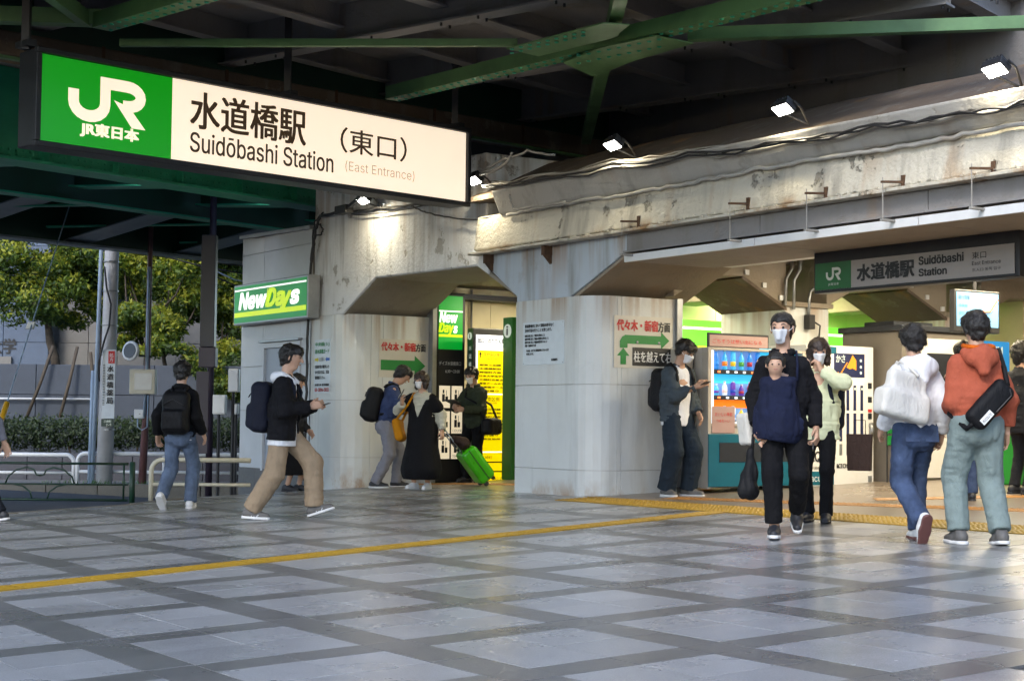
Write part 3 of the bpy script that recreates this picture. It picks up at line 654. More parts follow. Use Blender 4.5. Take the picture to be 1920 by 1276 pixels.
# ================================================================== STEEL RAILWAY BRIDGE OVERHEAD
br = thing('steel_bridge', 'green riveted steel railway bridge overhead with cross bracing and grey deck', 'bridge', atz(0, 297, 4.55))
M0, M1 = atz(0, 297, 4.55), atz(580, 387, 4.55)
GD = (M1-M0)/np.linalg.norm(M1-M0); GN = np.array([GD[1], -GD[0], 0.])      # along the bridge, across towards the camera
def BP(g, n, z): p = M0+GD*g+GN*n; return np.array([p[0], p[1], z])
def rivets(mb, a, b, pitch, nrm, r=.024):
    a, b = np.array(a), np.array(b); L_ = np.linalg.norm(b-a); k = int(L_/pitch)
    for i in range(k): mb.dome(a+(b-a)*(i+.5)/k, r, nrm)
def gbox(mb, g0, g1, n0, n1, z0, z1): return mb.hexa([BP(g0, n0, z0), BP(g1, n0, z0), BP(g1, n1, z0), BP(g0, n1, z0), BP(g0, n0, z1), BP(g1, n0, z1), BP(g1, n1, z1), BP(g0, n1, z1)])
GL0, GL1 = -8, 9
gird = gbox(MB(), GL0, GL1, -.02, .02, 4.55, 6.2).build('main_girder', 'teal_steel', br)
gbox(MB(), GL0, GL1, -.24, .24, 4.52, 4.56).build('bottom_flange', 'teal_steel', gird, bevel=.004)
gbox(MB(), GL0, GL1, .021, .035, 4.56, 4.74).build('flange_angle', 'teal_steel', gird)
for i in range(15):
    g = GL0+.6+i*1.15
    gbox(MB(), g-.08, g+.08, .021, .034, 4.74, 6.1).build('stiffener', 'teal_steel', gird)
    gbox(MB(), g-.008, g+.008, .034, .16, 4.57, 6.1).build('stiffener_plate', 'teal_steel', gird)
mb = MB()
for z in (4.60, 4.69): rivets(mb, BP(GL0, .036, z), BP(GL1, .036, z), .11, GN)
for i in range(15):
    g = GL0+.6+i*1.15
    for dg in (-.055, .055): rivets(mb, BP(g+dg, .035, 4.76), BP(g+dg, .035, 6.0), .11, GN)
tag(mb.build('rivets', 'teal_steel', gird, smooth=True), kind='stuff')
# brown cased beam nearer the camera
B0, B1 = atz(0, 100, 4.98), atz(1060, 284, 4.98); bd = (B1-B0)/np.linalg.norm(B1-B0); bn = np.array([bd[1], -bd[0], 0])
bb = MB().obox((B0+B1)/2-bn*.2+UP*.13, bd*11, bn*.2, UP*.13).build('cased_beam', 'brown_beam', br, bevel=.02)
for k in range(7):
    p = B0+bd*(k*1.6-2); MB().obox(p+bn*.004+UP*.14, bd*.02, bn*.004, UP*.13).build('joint_strip', 'rust', bb)
MB().obox((B0+B1)/2-bn*.21+UP*.56, bd*11, bn*.03, UP*.29).build('inner_web', 'dark_green', br)
MB().obox((B0+B1)/2-bn*.06-UP*.02, bd*11, bn*.04, UP*.016).build('edge_flange', 'green_steel', br)
# deck, cross beams and stringers
gbox(MB(), -8, 46, -.3, 12.0, 5.78, 6.1).build('deck', 'grey_deck', br)  # left and near ends, out of view, cut short to let in sky light
for k in range(12):
    g = -6.8+k*2.4
    cb = gbox(MB(), g-.012, g+.012, .2, 11.9, 5.36, 5.78).build('cross_beam', 'grey_deck', br)
    gbox(MB(), g-.11, g+.11, .2, 11.9, 5.335, 5.358).build('flange', 'grey_deck', cb)
for k in range(8):
    n = 1.3+k*1.5
    st = gbox(MB(), -7.9, 30, n-.012, n+.012, 5.53, 5.78).build('stringer', 'grey_deck', br)
    gbox(MB(), -7.9, 30, n-.09, n+.09, 5.505, 5.528).build('flange', 'grey_deck', st)
mb = MB()
for k in range(12):
    for j in range(9):
        g, n = -6.8+k*2.4, 1.6+j*1.5
        for q in (-.07, .07): mb.lathe(BP(g+q, n+.25, 5.30), [(.014, 0), (.014, .035)], 6).lathe(BP(g+q, n-.25, 5.30), [(.014, 0), (.014, .035)], 6)
tag(mb.build('deck_bolts', 'dark_metal', br), kind='stuff')
# diagonal bracing under the deck
ZB = 5.0; _bi = [0]
def brace(p0, p1, w, mt='green_steel', web=.14, riv=True, z0=ZB, z1=ZB, two=True):
    _bi[0] += 1; a, b = atz(*p0, z0), atz(*p1, z1); a = a+UP*.019*_bi[0]; b = b+UP*.019*_bi[0]; d = (b-a)/np.linalg.norm(b-a); x = np.cross(d, UP); x /= np.linalg.norm(x)
    t = MB().bar(a, b, w, .014).build('brace', mt, br)
    if web: MB().bar(a+UP*(web/2+.008)+x*(w/2-.008), b+UP*(web/2+.008)+x*(w/2-.008), .014, web).bar(a+UP*(web/2+.008)-x*(w/2-.008), b+UP*(web/2+.008)-x*(w/2-.008), .014, web).build('web', mt, t)
    if riv:
        mb = MB(); L_ = np.linalg.norm(b-a)
        for sgn in (-.3, .3): rivets(mb, a+x*sgn*w+UP*-.0072+d*(.09 if sgn > 0 else 0), b+x*sgn*w-UP*.0072, .13, -UP, .027)
        tag(mb.build('rivets', 'teal_steel', t, smooth=True), kind='stuff')
    return t
brace((735, 190), (1880, -84), .20)
brace((225, 93), (970, 93), .07, web=.06, riv=False)
brace((1290, 86), (2000, 62), .12, web=.11, riv=False)
brace((1172, -20), (1099, 280), .13, riv=False)
brace((190, 72), (520, -22), .22)
brace((55, -5), (160, 70), .10, riv=False)
brace((-200, 60), (190, 72), .16, riv=False)
for c_, pts in (((1140, 78), [(1055, 116), (1125, 88), (1230, 66), (1300, 80), (1190, 112), (1112, 142)]), ((990, 92), [(950, 90), (1130, 42), (1180, 45), (1150, 70), (1010, 104)])):
    gp = MB().prism([atz(x, y, ZB-.016+(.013 if c_[0] == 990 else 0)) for x, y in pts], UP*-.012).build('gusset', 'green_steel', br)
    mb = MB()
    for i in range(18):
        t = (i % 9)/9; x, y = (1085+t*170, 104-t*34+(14 if i > 8 else 0)) if c_[0] == 1140 else (960+t*150, 92-t*36+(7 if i > 8 else 0))
        mb.dome(atz(x, y, ZB-.028), .027, -UP)
    tag(mb.build('rivets', 'teal_steel', gp, smooth=True), kind='stuff')
# ------------- second bridge beyond
b2 = thing('far_bridge', 'second dark green steel bridge running beyond the main girder on the left', 'bridge', atz(0, 440, 4.5))
F0, F1 = atz(0, 441, 4.5), atz(455, 492, 4.5); fd = (F1-F0)/np.linalg.norm(F1-F0); fn = np.array([fd[1], -fd[0], 0.]); fn = fn if fn@(M0-F0) > 0 else -fn
DW = float((M0-F0)@fn)-.6
def QP(g, n, z): p = F0+fd*g+fn*n; return np.array([p[0], p[1], z])
def qbox(mb, g0, g1, n0, n1, z0, z1): return mb.hexa([QP(g0, n0, z0), QP(g1, n0, z0), QP(g1, n1, z0), QP(g0, n1, z0), QP(g0, n0, z1), QP(g1, n0, z1), QP(g1, n1, z1), QP(g0, n1, z1)])
qbox(MB(), -13, 40, -.1, DW*.84, 5.9, 6.2).build('deck', 'dark_green', b2)  # unseen left end shortened so more sky light reaches the facade
fg = qbox(MB(), -13, 10, -.02, .02, 4.5, 5.9).build('far_girder', 'dark_green', b2)
qbox(MB(), -13, 10, -.2, .2, 4.46, 4.5).build('bottom_flange', 'grey_steel', fg)
ng = qbox(MB(), -13, 10, DW*.52-.02, DW*.52+.02, 4.75, 5.9).build('middle_girder', 'dark_green', b2)
qbox(MB(), -13, 10, DW*.52-.16, DW*.52+.16, 4.72, 4.75).build('bottom_flange', 'teal_steel', ng)
for k in range(10):
    g = -12+k*2.7
    x = MB().prism([QP(g, .03, 4.55), QP(g, DW*.45, 4.95), QP(g, DW*.5, 5.9), QP(g, .03, 5.9)], fd*.03).build('cross_plate', 'dark_green', b2)
    MB().prism([QP(g-.12, .03, 4.53), QP(g-.12, DW*.45, 4.93), QP(g-.12, DW*.45, 4.955), QP(g-.12, .03, 4.555)], fd*.62).build('flange', 'grey_steel', x)
    y = MB().prism([QP(g, DW*.56, 4.95), QP(g, DW, 4.72), QP(g, DW, 5.9), QP(g, DW*.56, 5.9)], fd*.03).build('cross_plate', 'dark_green', b2)
    MB().prism([QP(g-.12, DW*.56, 4.93), QP(g-.12, DW, 4.70), QP(g-.12, DW, 4.725), QP(g-.12, DW*.56, 4.955)], fd*.40).build('flange', 'teal_steel', y)
for k in range(8):
    g = -12+k*3.2
    MB().bar(QP(g, .3, 4.72), QP(g+2.8, DW*.5, 4.86), .12, .03).build('wind_brace', 'teal_steel', b2)

# ================================================================== BIG STATION SIGN
emitter('lit_white', (1.0, .84, .65, 1), .335)
def lit_face(name, c, c2, s):
    """Backlit acrylic: one even glow over the whole face."""
    m = mat(name, c, .25, var=0, emit=c, es=s); return m
lit_face('lit_green', L(14, 140, 20), L(0, 90, 60), .33)
mat('sign_ink', (.018, .014, .010), .5, var=0, emit=(.10, .05, .015), es=.12); mat('pale_ink', (.42, .34, .24), .5, var=0, emit=(.75, .58, .42), es=.17)
ang = math.radians(44.5); SD = np.array([math.sin(ang), math.cos(ang), 0]); SN = np.cross(SD, UP)
Y1 = 15.2; TLp = at(77, 102, Y1); BLp = at(76, 258, Y1)
k_ = ray(873, 315); k_ = k_/k_[1]; tt = (k_[0]*TLp[1]-TLp[0])/(SD[0]-k_[0]*SD[1]); SW = tt; R_ = TLp+SD*SW
zt = (TLp[2]+at(875, 248, R_[1])[2])/2; zb = (BLp[2]+at(872, 382, R_[1])[2])/2
ss_ = thing('station_sign', 'large lit hanging station sign in Japanese with green rail emblem panel', 'sign', (TLp[0], TLp[1], zb))
S0p = np.array([TLp[0], TLp[1], zb]); SH = zt-zb
MB().obox(S0p+SD*SW/2+UP*SH/2-SN*.17, SD*(SW/2+.05), SN*.16, UP*(SH/2+.05)).build('case', 'dark_metal', ss_, bevel=.015)
fr = MB()
for a, b, c2, d in ((-.06, SW+.06, -.06, -.004), (-.06, SW+.06, SH+.004, SH+.06)): fr.obox(S0p+SD*(a+b)/2+UP*(c2+d)/2+SN*.01, SD*(b-a)/2, SN*.03, UP*(d-c2)/2)
for a, b in ((-.06, -.004), (SW+.004, SW+.06)): fr.obox(S0p+SD*(a+b)/2+UP*SH/2+SN*.01, SD*(b-a)/2, SN*.03, UP*(SH/2+.004))
fr.build('frame', 'dark_metal', ss_, bevel=.008)
gw = SW*.262
gp = panel('green_face', S0p, SD, UP, gw, SH, .006, 'lit_green', ss_)
wp = panel('white_face', S0p+SD*(gw+.002), SD, UP, SW-gw-.002, SH, .006, 'lit_white', ss_)
rail_logo(S0p+SD*SW*.052+UP*SH*.30, SD, UP, SW*.155, SH*.55, 'lit_white', gp)
lettering('JR東日本', S0p+SD*SW*.078+UP*SH*.12, SD, UP, SW*.115, SH*.17, 'lit_white', gp, bold=.008)
lettering('水道橋駅', S0p+SD*SW*.302+UP*SH*.43, SD, UP, SW*.265, SH*.46, 'sign_ink', wp, bold=.008)
lettering('Suidōbashi Station', S0p+SD*SW*.302+UP*SH*.13, SD, UP, SW*.335, SH*.25, 'sign_ink', wp, bold=.003)
lettering('（東口）', S0p+SD*SW*.655+UP*SH*.43, SD, UP, SW*.175, SH*.34, 'sign_ink', wp, bold=.003)
lettering('(East Entrance)', S0p+SD*SW*.668+UP*SH*.17, SD, UP, SW*.185, SH*.155, 'pale_ink', wp)
for f_ in (-.012, .545, .995):
    p = S0p+SD*SW*f_-SN*.17
    hg = MB().bar(p+UP*(SH+.05), p+UP*2.2, .075, .075, (0, 1, 0)).build('hanger_post', 'dark_metal', ss_)
    MB().obox(p+UP*(SH+.10), SD*.05, SN*.12, UP*.03).build('clamp', 'dark_metal', hg)
p = S0p+SD*SW*.995-SN*.17+UP*(SH+1.25); MB().prism([p-SD*.2, p+SD*.2, p+SD*.06-UP*.42, p-SD*.06-UP*.42], SN*.05).build('gusset', 'dark_metal', ss_)
cl_ = [S0p-SD*.03-SN*.33+UP*z for z in (SH+.4, 0)]

# ================================================================== FLOODLIGHTS AND CABLES
emitter('lamp_glow', (1, .97, .88, 1), 25)
def flood(label, x, y, o, power, wall=True, off=0.):
    s, z = atF(x, y, o); c = W(s, o, z); t = thing('floodlight', label, 'floodlight', c)
    n = -UP*.80-FB_*.50+FA*.12; n /= np.linalg.norm(n); u = FA-n*(FA@n); u /= np.linalg.norm(u); v = np.cross(n, u)
    MB().obox(c-n*.045, u*.10, v*.07, n*.035).build('housing', 'black_plastic', t, bevel=.01)
    MB().obox(c-n*.004, u*.088, v*.058, n*.004).build('lens', 'lamp_glow', t)
    for q in range(5): MB().obox(c-n*.095+u*(q-2)*.035, u*.006, v*.06, n*.018).build('fin', 'black_plastic', t)
    MB().tube([c-n*.08+u*.11, c+UP*.02+FB_*.12+u*.11, W(s, max(.0, .05+off), z-.10)], .012, 6).tube([c-n*.08-u*.11, c+UP*.02+FB_*.12-u*.11, W(s, max(.0, .05+off), z-.10)], .012, 6).build('bracket', 'dark_metal', t)
    l = bpy.data.lights.new('floodlight_lamp', 'AREA'); l.shape = 'RECTANGLE'; l.size = .17; l.size_y = .11; l.energy = power; l.color = (1, .86, .58)
    lo = bpy.data.objects.new('floodlight_lamp', l); col.objects.link(lo); lo.parent = t
    aim = -UP*.88+FB_*.22-FA*.05 if wall else -UP*.85+FB_*.32
    lo.matrix_parent_inverse = abs_mat(t).inverted(); p = c+n*.02
    lo.matrix_basis = Matrix.Translation(p) @ Vector(aim).to_track_quat('-Z', 'Y').to_matrix().to_4x4()
    return t
flood('lit floodlight above the beam near the sign, nearest the middle pillar', 1148, 274, -.30, 9)
flood('lit floodlight above the long beam, middle one over the hanging canopy', 1467, 207, -.30, 9)
flood('lit floodlight at the upper right corner above the cable bundle', 1865, 134, -.30, 9)
flood('floodlight half hidden behind the right end of the big station sign', 888, 340, -.30, 8)
flood('floodlight on a black arm just below the big station sign', 680, 377, -.30, 9)
# junction arm below the sign
ja = thing('junction_box', 'black junction box on the white wall below the big sign', 'box', W(*atF(645, 395)[:1], -.1, 4.1))
s_, z_ = atF(645, 393, -.2); MB().obox(W(s_, -.2, z_), FA*.17, FB_*.07, UP*.06).build('case', 'black_plastic', ja, bevel=.012); MB().bar(W(s_+.1, -.2, z_), W(*[atF(675, 380, -.42)[0], -.38, z_+.09]), .05, .05).build('arm', 'black_plastic', ja)
def cable(label, pts, r, mt, o=-.08, wig=.02, seed=0, sub=6):
    r_ = random.Random(seed); P = []
    base = [W(*(lambda sz: (sz[0], o_, sz[1]))(atF(x, y, o_))) for x, y, o_ in [(p[0], p[1], p[2] if len(p) > 2 else o) for p in pts]]
    for i in range(len(base)-1):
        for k in range(sub):
            t = k/sub; P.append(base[i]*(1-t)+base[i+1]*t+UP*(r_.uniform(-wig, wig)-wig*2*math.sin(math.pi*t))+FB_*r_.uniform(-.01, .01))
    P.append(base[-1])
    return tag(MB().tube(P, r, 6).build('cable', mt, smooth=True), label, 'cable')
cb_names = ['thick grey cable running along the top of the long beam', 'dark cable running along the top of the long beam', 'thin black cable sagging above the upper beam band', 'pale cable tied along the bearing shelf', 'black cable nearest the edge of the bearing shelf', 'thin grey cable under the row of floodlights']
for i in range(6):
    dy = [-2, -6, -3, -13, -9, -18][i]
    cable(cb_names[i], [(905, 352+dy*.6), (1020, 338+dy*.7), (1150, 316+dy), (1290, 297+dy), (1470, 270+dy), (1640, 240+dy), (1800, 216+dy), (1935, 194+dy)], [.020, .014, .010, .016, .012, .009][i], ['cable_grey', 'cable_dark', 'cable_dark', 'cable_grey', 'cable_dark', 'cable_grey'][i], [-.22, -.20, -.275, -.10, -.28, -.04][i], .018, i)
for i, (lb, pts) in enumerate((('loose black cable looping down the white wall', [(770, 385), (800, 398), (850, 408), (905, 410), (960, 395), (1010, 362)]), ('bundle cable crossing below the big sign', [(640, 398), (700, 390), (770, 384), (850, 378), (905, 366), (1010, 340)]), ('thin cable crossing below the big sign', [(660, 402), (720, 399), (800, 384), (880, 372), (960, 350)]), ('pale conduit bent around the beam end', [(885, 330), (930, 318), (955, 300), (960, 285)]), ('white conduit rising beside the sign end', [(895, 322), (940, 300), (990, 282), (1040, 290)]), ('grey pipe hooking round the beam end', [(955, 365), (958, 380), (965, 392), (985, 389), (1060, 378)]))):
    cable(lb, pts, [.011, .016, .009, .02, .016, .016][i], ['cable_dark', 'cable_dark', 'cable_dark', 'cable_grey', 'cable_grey', 'cable_grey'][i], -.06 if i < 3 else -.26, .006, 20+i)
cable('black drain cable running down the corner of the grey annex', [(640, 395), (600, 405), (592, 430), (586, 470), (580, 540), (577, 600), (575, 700), (573, 800), (570, 900)], .022, 'cable_dark', -.07, .004, 31)
cable('coiled black cable at the top corner of the grey annex', [(592, 425), (588, 432), (594, 441), (602, 440), (606, 430), (600, 420), (592, 422)], .012, 'cable_dark', -.07, .0, 32)
cable('second cable beside the drain cable on the annex corner', [(606, 398), (590, 415), (584, 470), (579, 560), (578, 620)], .012, 'cable_dark', -.06, .004, 33)
mb = MB(); r_ = random.Random(11)
for i in range(5): mb.tube([W(8.0+.25*i+.1*k, -.12-.03*math.sin(k), 3.86+.03*i-.07*math.sin(k*.7)) for k in range(8)], .018, 6)
tag(mb.build('cable_coil', 'cable_grey', smooth=True), 'pale coil of spare cables at the upper right end of the beam', 'cable')

# ================================================================== STATION INTERIOR
emitter('tube_light', (1, .95, .86, 1), 14)
def ceiling_lamp(label, s, o, z, len_=1.2, p=40, axis='o', colr=(1, .84, .56)):
    t = thing('ceiling_light', label, 'light', W(s, o, z)); a = FB_ if axis == 'o' else FA; b = FA if axis == 'o' else FB_
    MB().obox(W(s, o, z+.03), a*len_/2, b*.09, UP*.028).build('fitting', 'white_metal', t, bevel=.005)
    MB().tube([W(s, o, z-.015)-a*len_*.48, W(s, o, z-.015)+a*len_*.48], .016, 8).build('tube', 'tube_light', t, smooth=True)
    l = bpy.data.lights.new('ceiling_light_lamp', 'AREA'); l.shape = 'RECTANGLE'; l.size = len_; l.size_y = .12; l.energy = p; l.color = colr
    lo = bpy.data.objects.new('ceiling_light_lamp', l); col.objects.link(lo); lo.parent = t; lo.matrix_parent_inverse = abs_mat(t).inverted()
    xa = Vector(a); za = Vector((0, 0, 1)); ya = za.cross(xa); R3 = Matrix((xa, ya, za)).transposed()
    lo.matrix_basis = Matrix.Translation(W(s, o, z-.05)) @ R3.to_4x4()
def lamp_at(x, y, z): p = atz(x, y, z); return so(p)
for lb, xy, p in (('bright tube light behind the upper right corner of the hanging station sign', (1832, 455), 30), ('tube light at the right edge above the hanging station sign', (1915, 474), 30)):
    s, o = lamp_at(*xy, 3.22); ceiling_lamp(lb, s, o, 3.22, 1.2, p)
ceiling_lamp('tube light on the concourse ceiling above the drinks machines', 3.6, 2.6, 3.25, 1.2, 32)
ceiling_lamp('tube light on the concourse ceiling in front of the ticket area', 6.2, 2.6, 3.25, 1.2, 32)
ceiling_lamp('tube light deep in the concourse over the blue booth', 5.2, 8.0, 3.3, 1.2, 46)
ceiling_lamp('tube light deep in the concourse near the back wall', 9.5, 8.0, 3.3, 1.2, 46)
ceiling_lamp('tube light inside the left arch over the guide boards', -3.4, 3.0, 3.12, 1.2, 32, 'o', (1, .88, .58))
ceiling_lamp('tube light in the passage before the convenience store', -.9, 5.0, 3.12, 1.2, 32, 'o', (1, .88, .58))
ceiling_lamp('tube light in the passage beside the drinks machine row', -.4, 2.2, 3.12, 1.2, 26, 'o', (1, .88, .58))

# convenience store seen between the columns
st = thing('convenience_store', 'cream walled convenience store front with glowing green and yellow fascia', 'shop', W(-1.3, 4, .4))
SP = -1.2
emitter('fascia_green', L(110, 220, 60), 0.562); emitter('fascia_dark', L(0, 140, 40), 0.375); emitter('fascia_yellow', L(225, 240, 60), 0.562); emitter('fascia_white', (1, 1, .9, 1), 0.875)
for i in range(7): MB().fbox(SP-.2, SP, 1.6+i*1.3, 1.6+(i+1)*1.3-.006, .2, 3.22).build('wall_panel', 'cream_wall', st, bevel=.003)
for i in range(6):
    o0, o1 = 1.7+i*1.5, 1.7+(i+1)*1.5-.012
    for z0, z1, mt, dd in ((2.50, 2.60, 'fascia_green', .22), (2.47, 2.50, 'fascia_white', .23), (2.24, 2.47, 'fascia_green', .22), (2.17, 2.24, 'fascia_yellow', .225), (2.06, 2.17, 'fascia_dark', .22)):
        MB().fbox(SP, SP+dd, o0, o1, z0+.001, z1-.001).build('fascia_band', mt, st)
MB().fbox(SP+.02, SP+.5, 2.15, 2.75, 2.72, 2.98).build('air_unit', 'grey_metal', st, bevel=.02)
# tall shop pylon in the left arch
py = thing('shop_pylon', 'tall lit shop pylon with green New Days panel and black lower part', 'sign', W(-4.3, 1.8, .2))
pS = -4.36; po0, _ = atS(823, 600, pS); po1, pz1 = atS(868, 556, pS)
_, pz2 = atS(850, 655, pS); pb = gz(*W(pS, po0, 0)[:2])
MB().fbox(pS-.14, pS-.008, po0-.06, po1+.05, pb, pz1+.05).build('case', 'dark_metal', py, bevel=.008)
MB().fbox(pS-.14, pS+.03, po0-.12, po0-.05, pb, pz1+.2).build('post', 'grey_metal', py)
pw = po1-po0
panel('green_face', W(pS, po0, pz2), FB_, UP, pw, pz1-pz2, .006, 'fascia_dark', py)
panel('white_stripe', W(pS+.003, po0, pz2+(pz1-pz2)*.70), FB_, UP, pw, .02, .002, 'sign_white', py)
panel('yellow_stripe', W(pS+.003, po0, pz2+(pz1-pz2)*.23), FB_, UP, pw, .04, .002, 'sign_yellow', py)
lettering('New', W(pS+.003, po0+.01, pz2+(pz1-pz2)*.50), FB_, UP, pw*.74, (pz1-pz2)*.19, 'sign_white', py, bold=.008, shear=.2)
lettering('Day', W(pS+.003, po0-.0, pz2+(pz1-pz2)*.27), FB_, UP, pw*.60, (pz1-pz2)*.22, 'sign_yellow', py, bold=.008, shear=.2)
lettering('s', W(pS+.003, po0+pw*.62, pz2+(pz1-pz2)*.31), FB_, UP, pw*.14, (pz1-pz2)*.13, 'sign_white', py, bold=.008, shear=.2)
panel('black_face', W(pS, po0, pb+.1), FB_, UP, pw, pz2-pb-.11, .006, 'black_plastic', py)
lettering('デイズ水道橋東口', W(pS+.002, po0+.01, pz2-.24), FB_, UP, pw*.92, .06, 'white_print', py)
lettering('6:30～23:00', W(pS+.002, po0+.12, pz2-.35), FB_, UP, pw*.60, .045, 'white_print', py)
emitter('icon_cream', L(205, 190, 160), 0.438)
for i, (t_, zz_) in enumerate((('DRINKS', 1.32), ('LIQUOR', .94), ('CIGARETTES', .56))):
    for j in (0, 1):
        o_ = po0+.02+j*pw*.52; a = panel('icon_tile', W(pS+.004, o_, zz_+pb-.2), FB_, UP, pw*.45, .33, .004, 'icon_cream', py)
        if j: lettering(t_, W(pS+.005, o_+.02, zz_+pb-.18), FB_, UP, pw*.38, .04, 'ink', a)
        b = MB(); q = lambda x, y: W(pS+.008, o_+pw*.45*x, zz_+pb-.2+.33*y)
        for x0, x1, y0, y1 in ((.25, .5, .28, .62), (.56, .8, .28, .52), (.30, .45, .66, .82), (.62, .66, .55, .8)): b.add([q(x0, y0), q(x1, y0), q(x1, y1), q(x0, y1)], [(0, 1, 2, 3)])
        b.build('icon', 'ink', a)
# yellow exit and transfer guide
emitter('guide_white', (.95, .95, 1, 1), 0.413); emitter('guide_yellow', L(255, 225, 0), 0.325)
gS = -3.95; go0, gz1_ = atS(893, 627, gS); go1, gzb = atS(951, 864, gS)
gd = thing('guide_board', 'lit yellow and white exit and transfer guide board in dark frame', 'sign', W(gS, go0, .2))
gb_ = gz(*W(gS, go0, 0)[:2])
MB().fbox(gS-.16, gS-.01, go0-.05, go1+.07, gb_, gz1_+.10).build('case', 'dark_metal', gd, bevel=.012)
fc = panel('white_face', W(gS, go0, gzb), FB_, UP, go1-go0, gz1_-gzb, .006, 'guide_white', gd)
gw_, gh_ = go1-go0, gz1_-gzb
lettering('出口・のりかえ案内', W(gS+.002, go0+.03, gz1_-.12), FB_, UP, gw_*.92, .075, 'ink', fc, bold=.002)
lettering('Exit & Transfer Guide', W(gS+.002, go0+.09, gz1_-.175), FB_, UP, gw_*.72, .036, 'ink', fc)
y_ = gz1_-.22
for t_, e_, n_, hgt in (('千代田区側', 'Chiyoda-ku Side', 8, .66), ('文京区側', 'Bunkyo-ku Side', 9, .86), ('三崎町', '', 1, .15), ('後楽', '', 1, .14), ('東京ドームシティ', '', 2, .17)):
    y_ -= hgt; b_ = panel('yellow_block', W(gS+.003, go0+.03, y_+.012), FB_, UP, gw_-.07, hgt-.02, .002, 'guide_yellow', fc)
    if hgt > .3:
        lettering(t_, W(gS+.004, go0+.13, y_+hgt-.105), FB_, UP, gw_*.5, .065, 'ink', b_); lettering(e_, W(gS+.004, go0+.13, y_+hgt-.145), FB_, UP, gw_*.42, .028, 'ink', b_)
        ar = MB(); q = lambda a, c: W(gS+.006, go0+.05+a*.06, y_+hgt-.12+c*.09); ar.add([q(.3, 0), q(.55, 0), q(.55, .5), q(.3, .5), q(0, .5), q(.42, 1), q(.85, .5)], [(0, 1, 2, 3), (4, 6, 5)]).build('arrow', 'ink', b_)
        rr_ = random.Random(n_)
        ws = ['都営三田線', '水道橋駅前', '神保町方面', '日本大学法学部', '三崎町交差点', '東京ドームホテル', '後楽園ホール', '春日通り', '文京区役所']
        for i in range(n_): lettering(ws[i], W(gS+.004, go0+.06, y_+hgt-.24-i*.055), FB_, UP, gw_*(.3+.08*len(ws[i])/1.1), .028, 'ink', b_, bold=.002)
    else: lettering(t_, W(gS+.004, go0+.11, y_+.05), FB_, UP, gw_*.08*len(t_)+.05, .045, 'ink', b_)
# its dark side with the i mark
ic = MB(); mat('side_green', L(20, 52, 40), .4, var=.1)
MB().fbox(gS-.158, gS-.012, go0-.056, go0-.05, gb_+.02, gz1_+.09).build('side_face', 'side_green', gd)
mat('mark_white', L(190, 200, 190), .5, var=0, emit=L(190, 200, 190), es=.25)
MB().lathe(W(gS-.085, go0-.057, gz1_-.02), [(.055, 0), (.055, .003)], 20, 0, -FB_).build('mark_disc', 'mark_white', gd)
lettering('i', W(gS-.096, go0-.061, gz1_-.055), FA, UP, .022, .075, 'ink', gd, bold=.003)
lettering('水道橋駅', W(gS-.105, go0-.057, gz1_-.62), FA, UP, .07, .48, 'mark_white', gd, vertical=True)
# green information pillar
emitter('info_green', L(20, 96, 30), .05)
ip = thing('information_pillar', 'tall green information pillar with white i mark and vertical lettering', 'sign', W(-3.5, 2.6, .3))
iS = -3.35; io0, iz1 = atS(961, 594, iS); ib = gz(*W(iS, io0, 0)[:2]); sL, _ = atF(943, 620, io0)
MB().fbox(sL, iS, io0, io0+.55, ib, iz1).build('body', 'info_green', ip, bevel=.008)
MB().lathe(W((sL+iS)/2, io0-.001, iz1-.2), [(.1, 0), (.1, .004)], 24, 0, -FB_).build('mark_disc', 'mark_white', ip)
lettering('i', W((sL+iS)/2-.02, io0-.006, iz1-.26), FA, UP, .04, .13, 'ink', ip, bold=.005)
MB().lathe(W(iS+.001, io0+.2, iz1-.22), [(.13, 0), (.13, .004)], 24, 0, FA).build('mark_disc', 'sign_white', ip)
lettering('Suidōbashi Station Information', W(iS+.001, io0+.06, iz1-.52), -UP, FB_, 1.35, .06, 'mark_white', ip)

# hanging unlit station sign inside the entrance
hs_ = thing('hanging_sign', 'unlit hanging station sign with grey face above the concourse entrance', 'sign', W(5, .9, 2.3))
ho = .9; hs0, hz0 = atF(1529, 545, ho); hs1, hz1 = atF(1902, 461, ho); hz0b = atF(1900, 516, ho)[1]; hz0 = (hz0+hz0b)/2+.01; hzt = (atF(1529, 483, ho)[1]+hz1)/2
mat('sign_grey', L(148, 142, 140), .35, var=.05); mat('emblem_green', L(18, 92, 40), .4, var=.06); mat('emblem_pale', L(200, 205, 196), .4, var=0)
hw = hs1-hs0; hh_ = hzt-hz0
MB().fbox(hs0-.03, hs1+.05, ho+.008, ho+.16, hz0-.03, hzt+.10).build('case', 'dark_metal', hs_, bevel=.01)
fce = panel('grey_face', W(hs0, ho, hz0), FA, UP, hw, hh_-.02, .006, 'sign_grey', hs_)
gf = panel('green_face', W(hs0, ho-.003, hz0), FA, UP, hw*.20, hh_-.02, .002, 'emblem_green', hs_)
rail_logo(W(hs0+hw*.062, ho-.004, hz0+hh_*.30), FA, UP, hw*.085, hh_*.45, 'emblem_pale', gf)
lettering('JR東日本', W(hs0+hw*.075, ho-.004, hz0+hh_*.11), FA, UP, hw*.06, hh_*.11, 'emblem_pale', gf)
lettering('水道橋駅', W(hs0+hw*.235, ho-.001, hz0+hh_*.20), FA, UP, hw*.295, hh_*.55, 'ink', fce, bold=.008)
lettering('Suidōbashi', W(hs0+hw*.555, ho-.001, hz0+hh_*.54), FA, UP, hw*.215, hh_*.27, 'ink', fce, bold=.004)
lettering('Station', W(hs0+hw*.555, ho-.001, hz0+hh_*.17), FA, UP, hw*.135, hh_*.24, 'ink', fce, bold=.004)
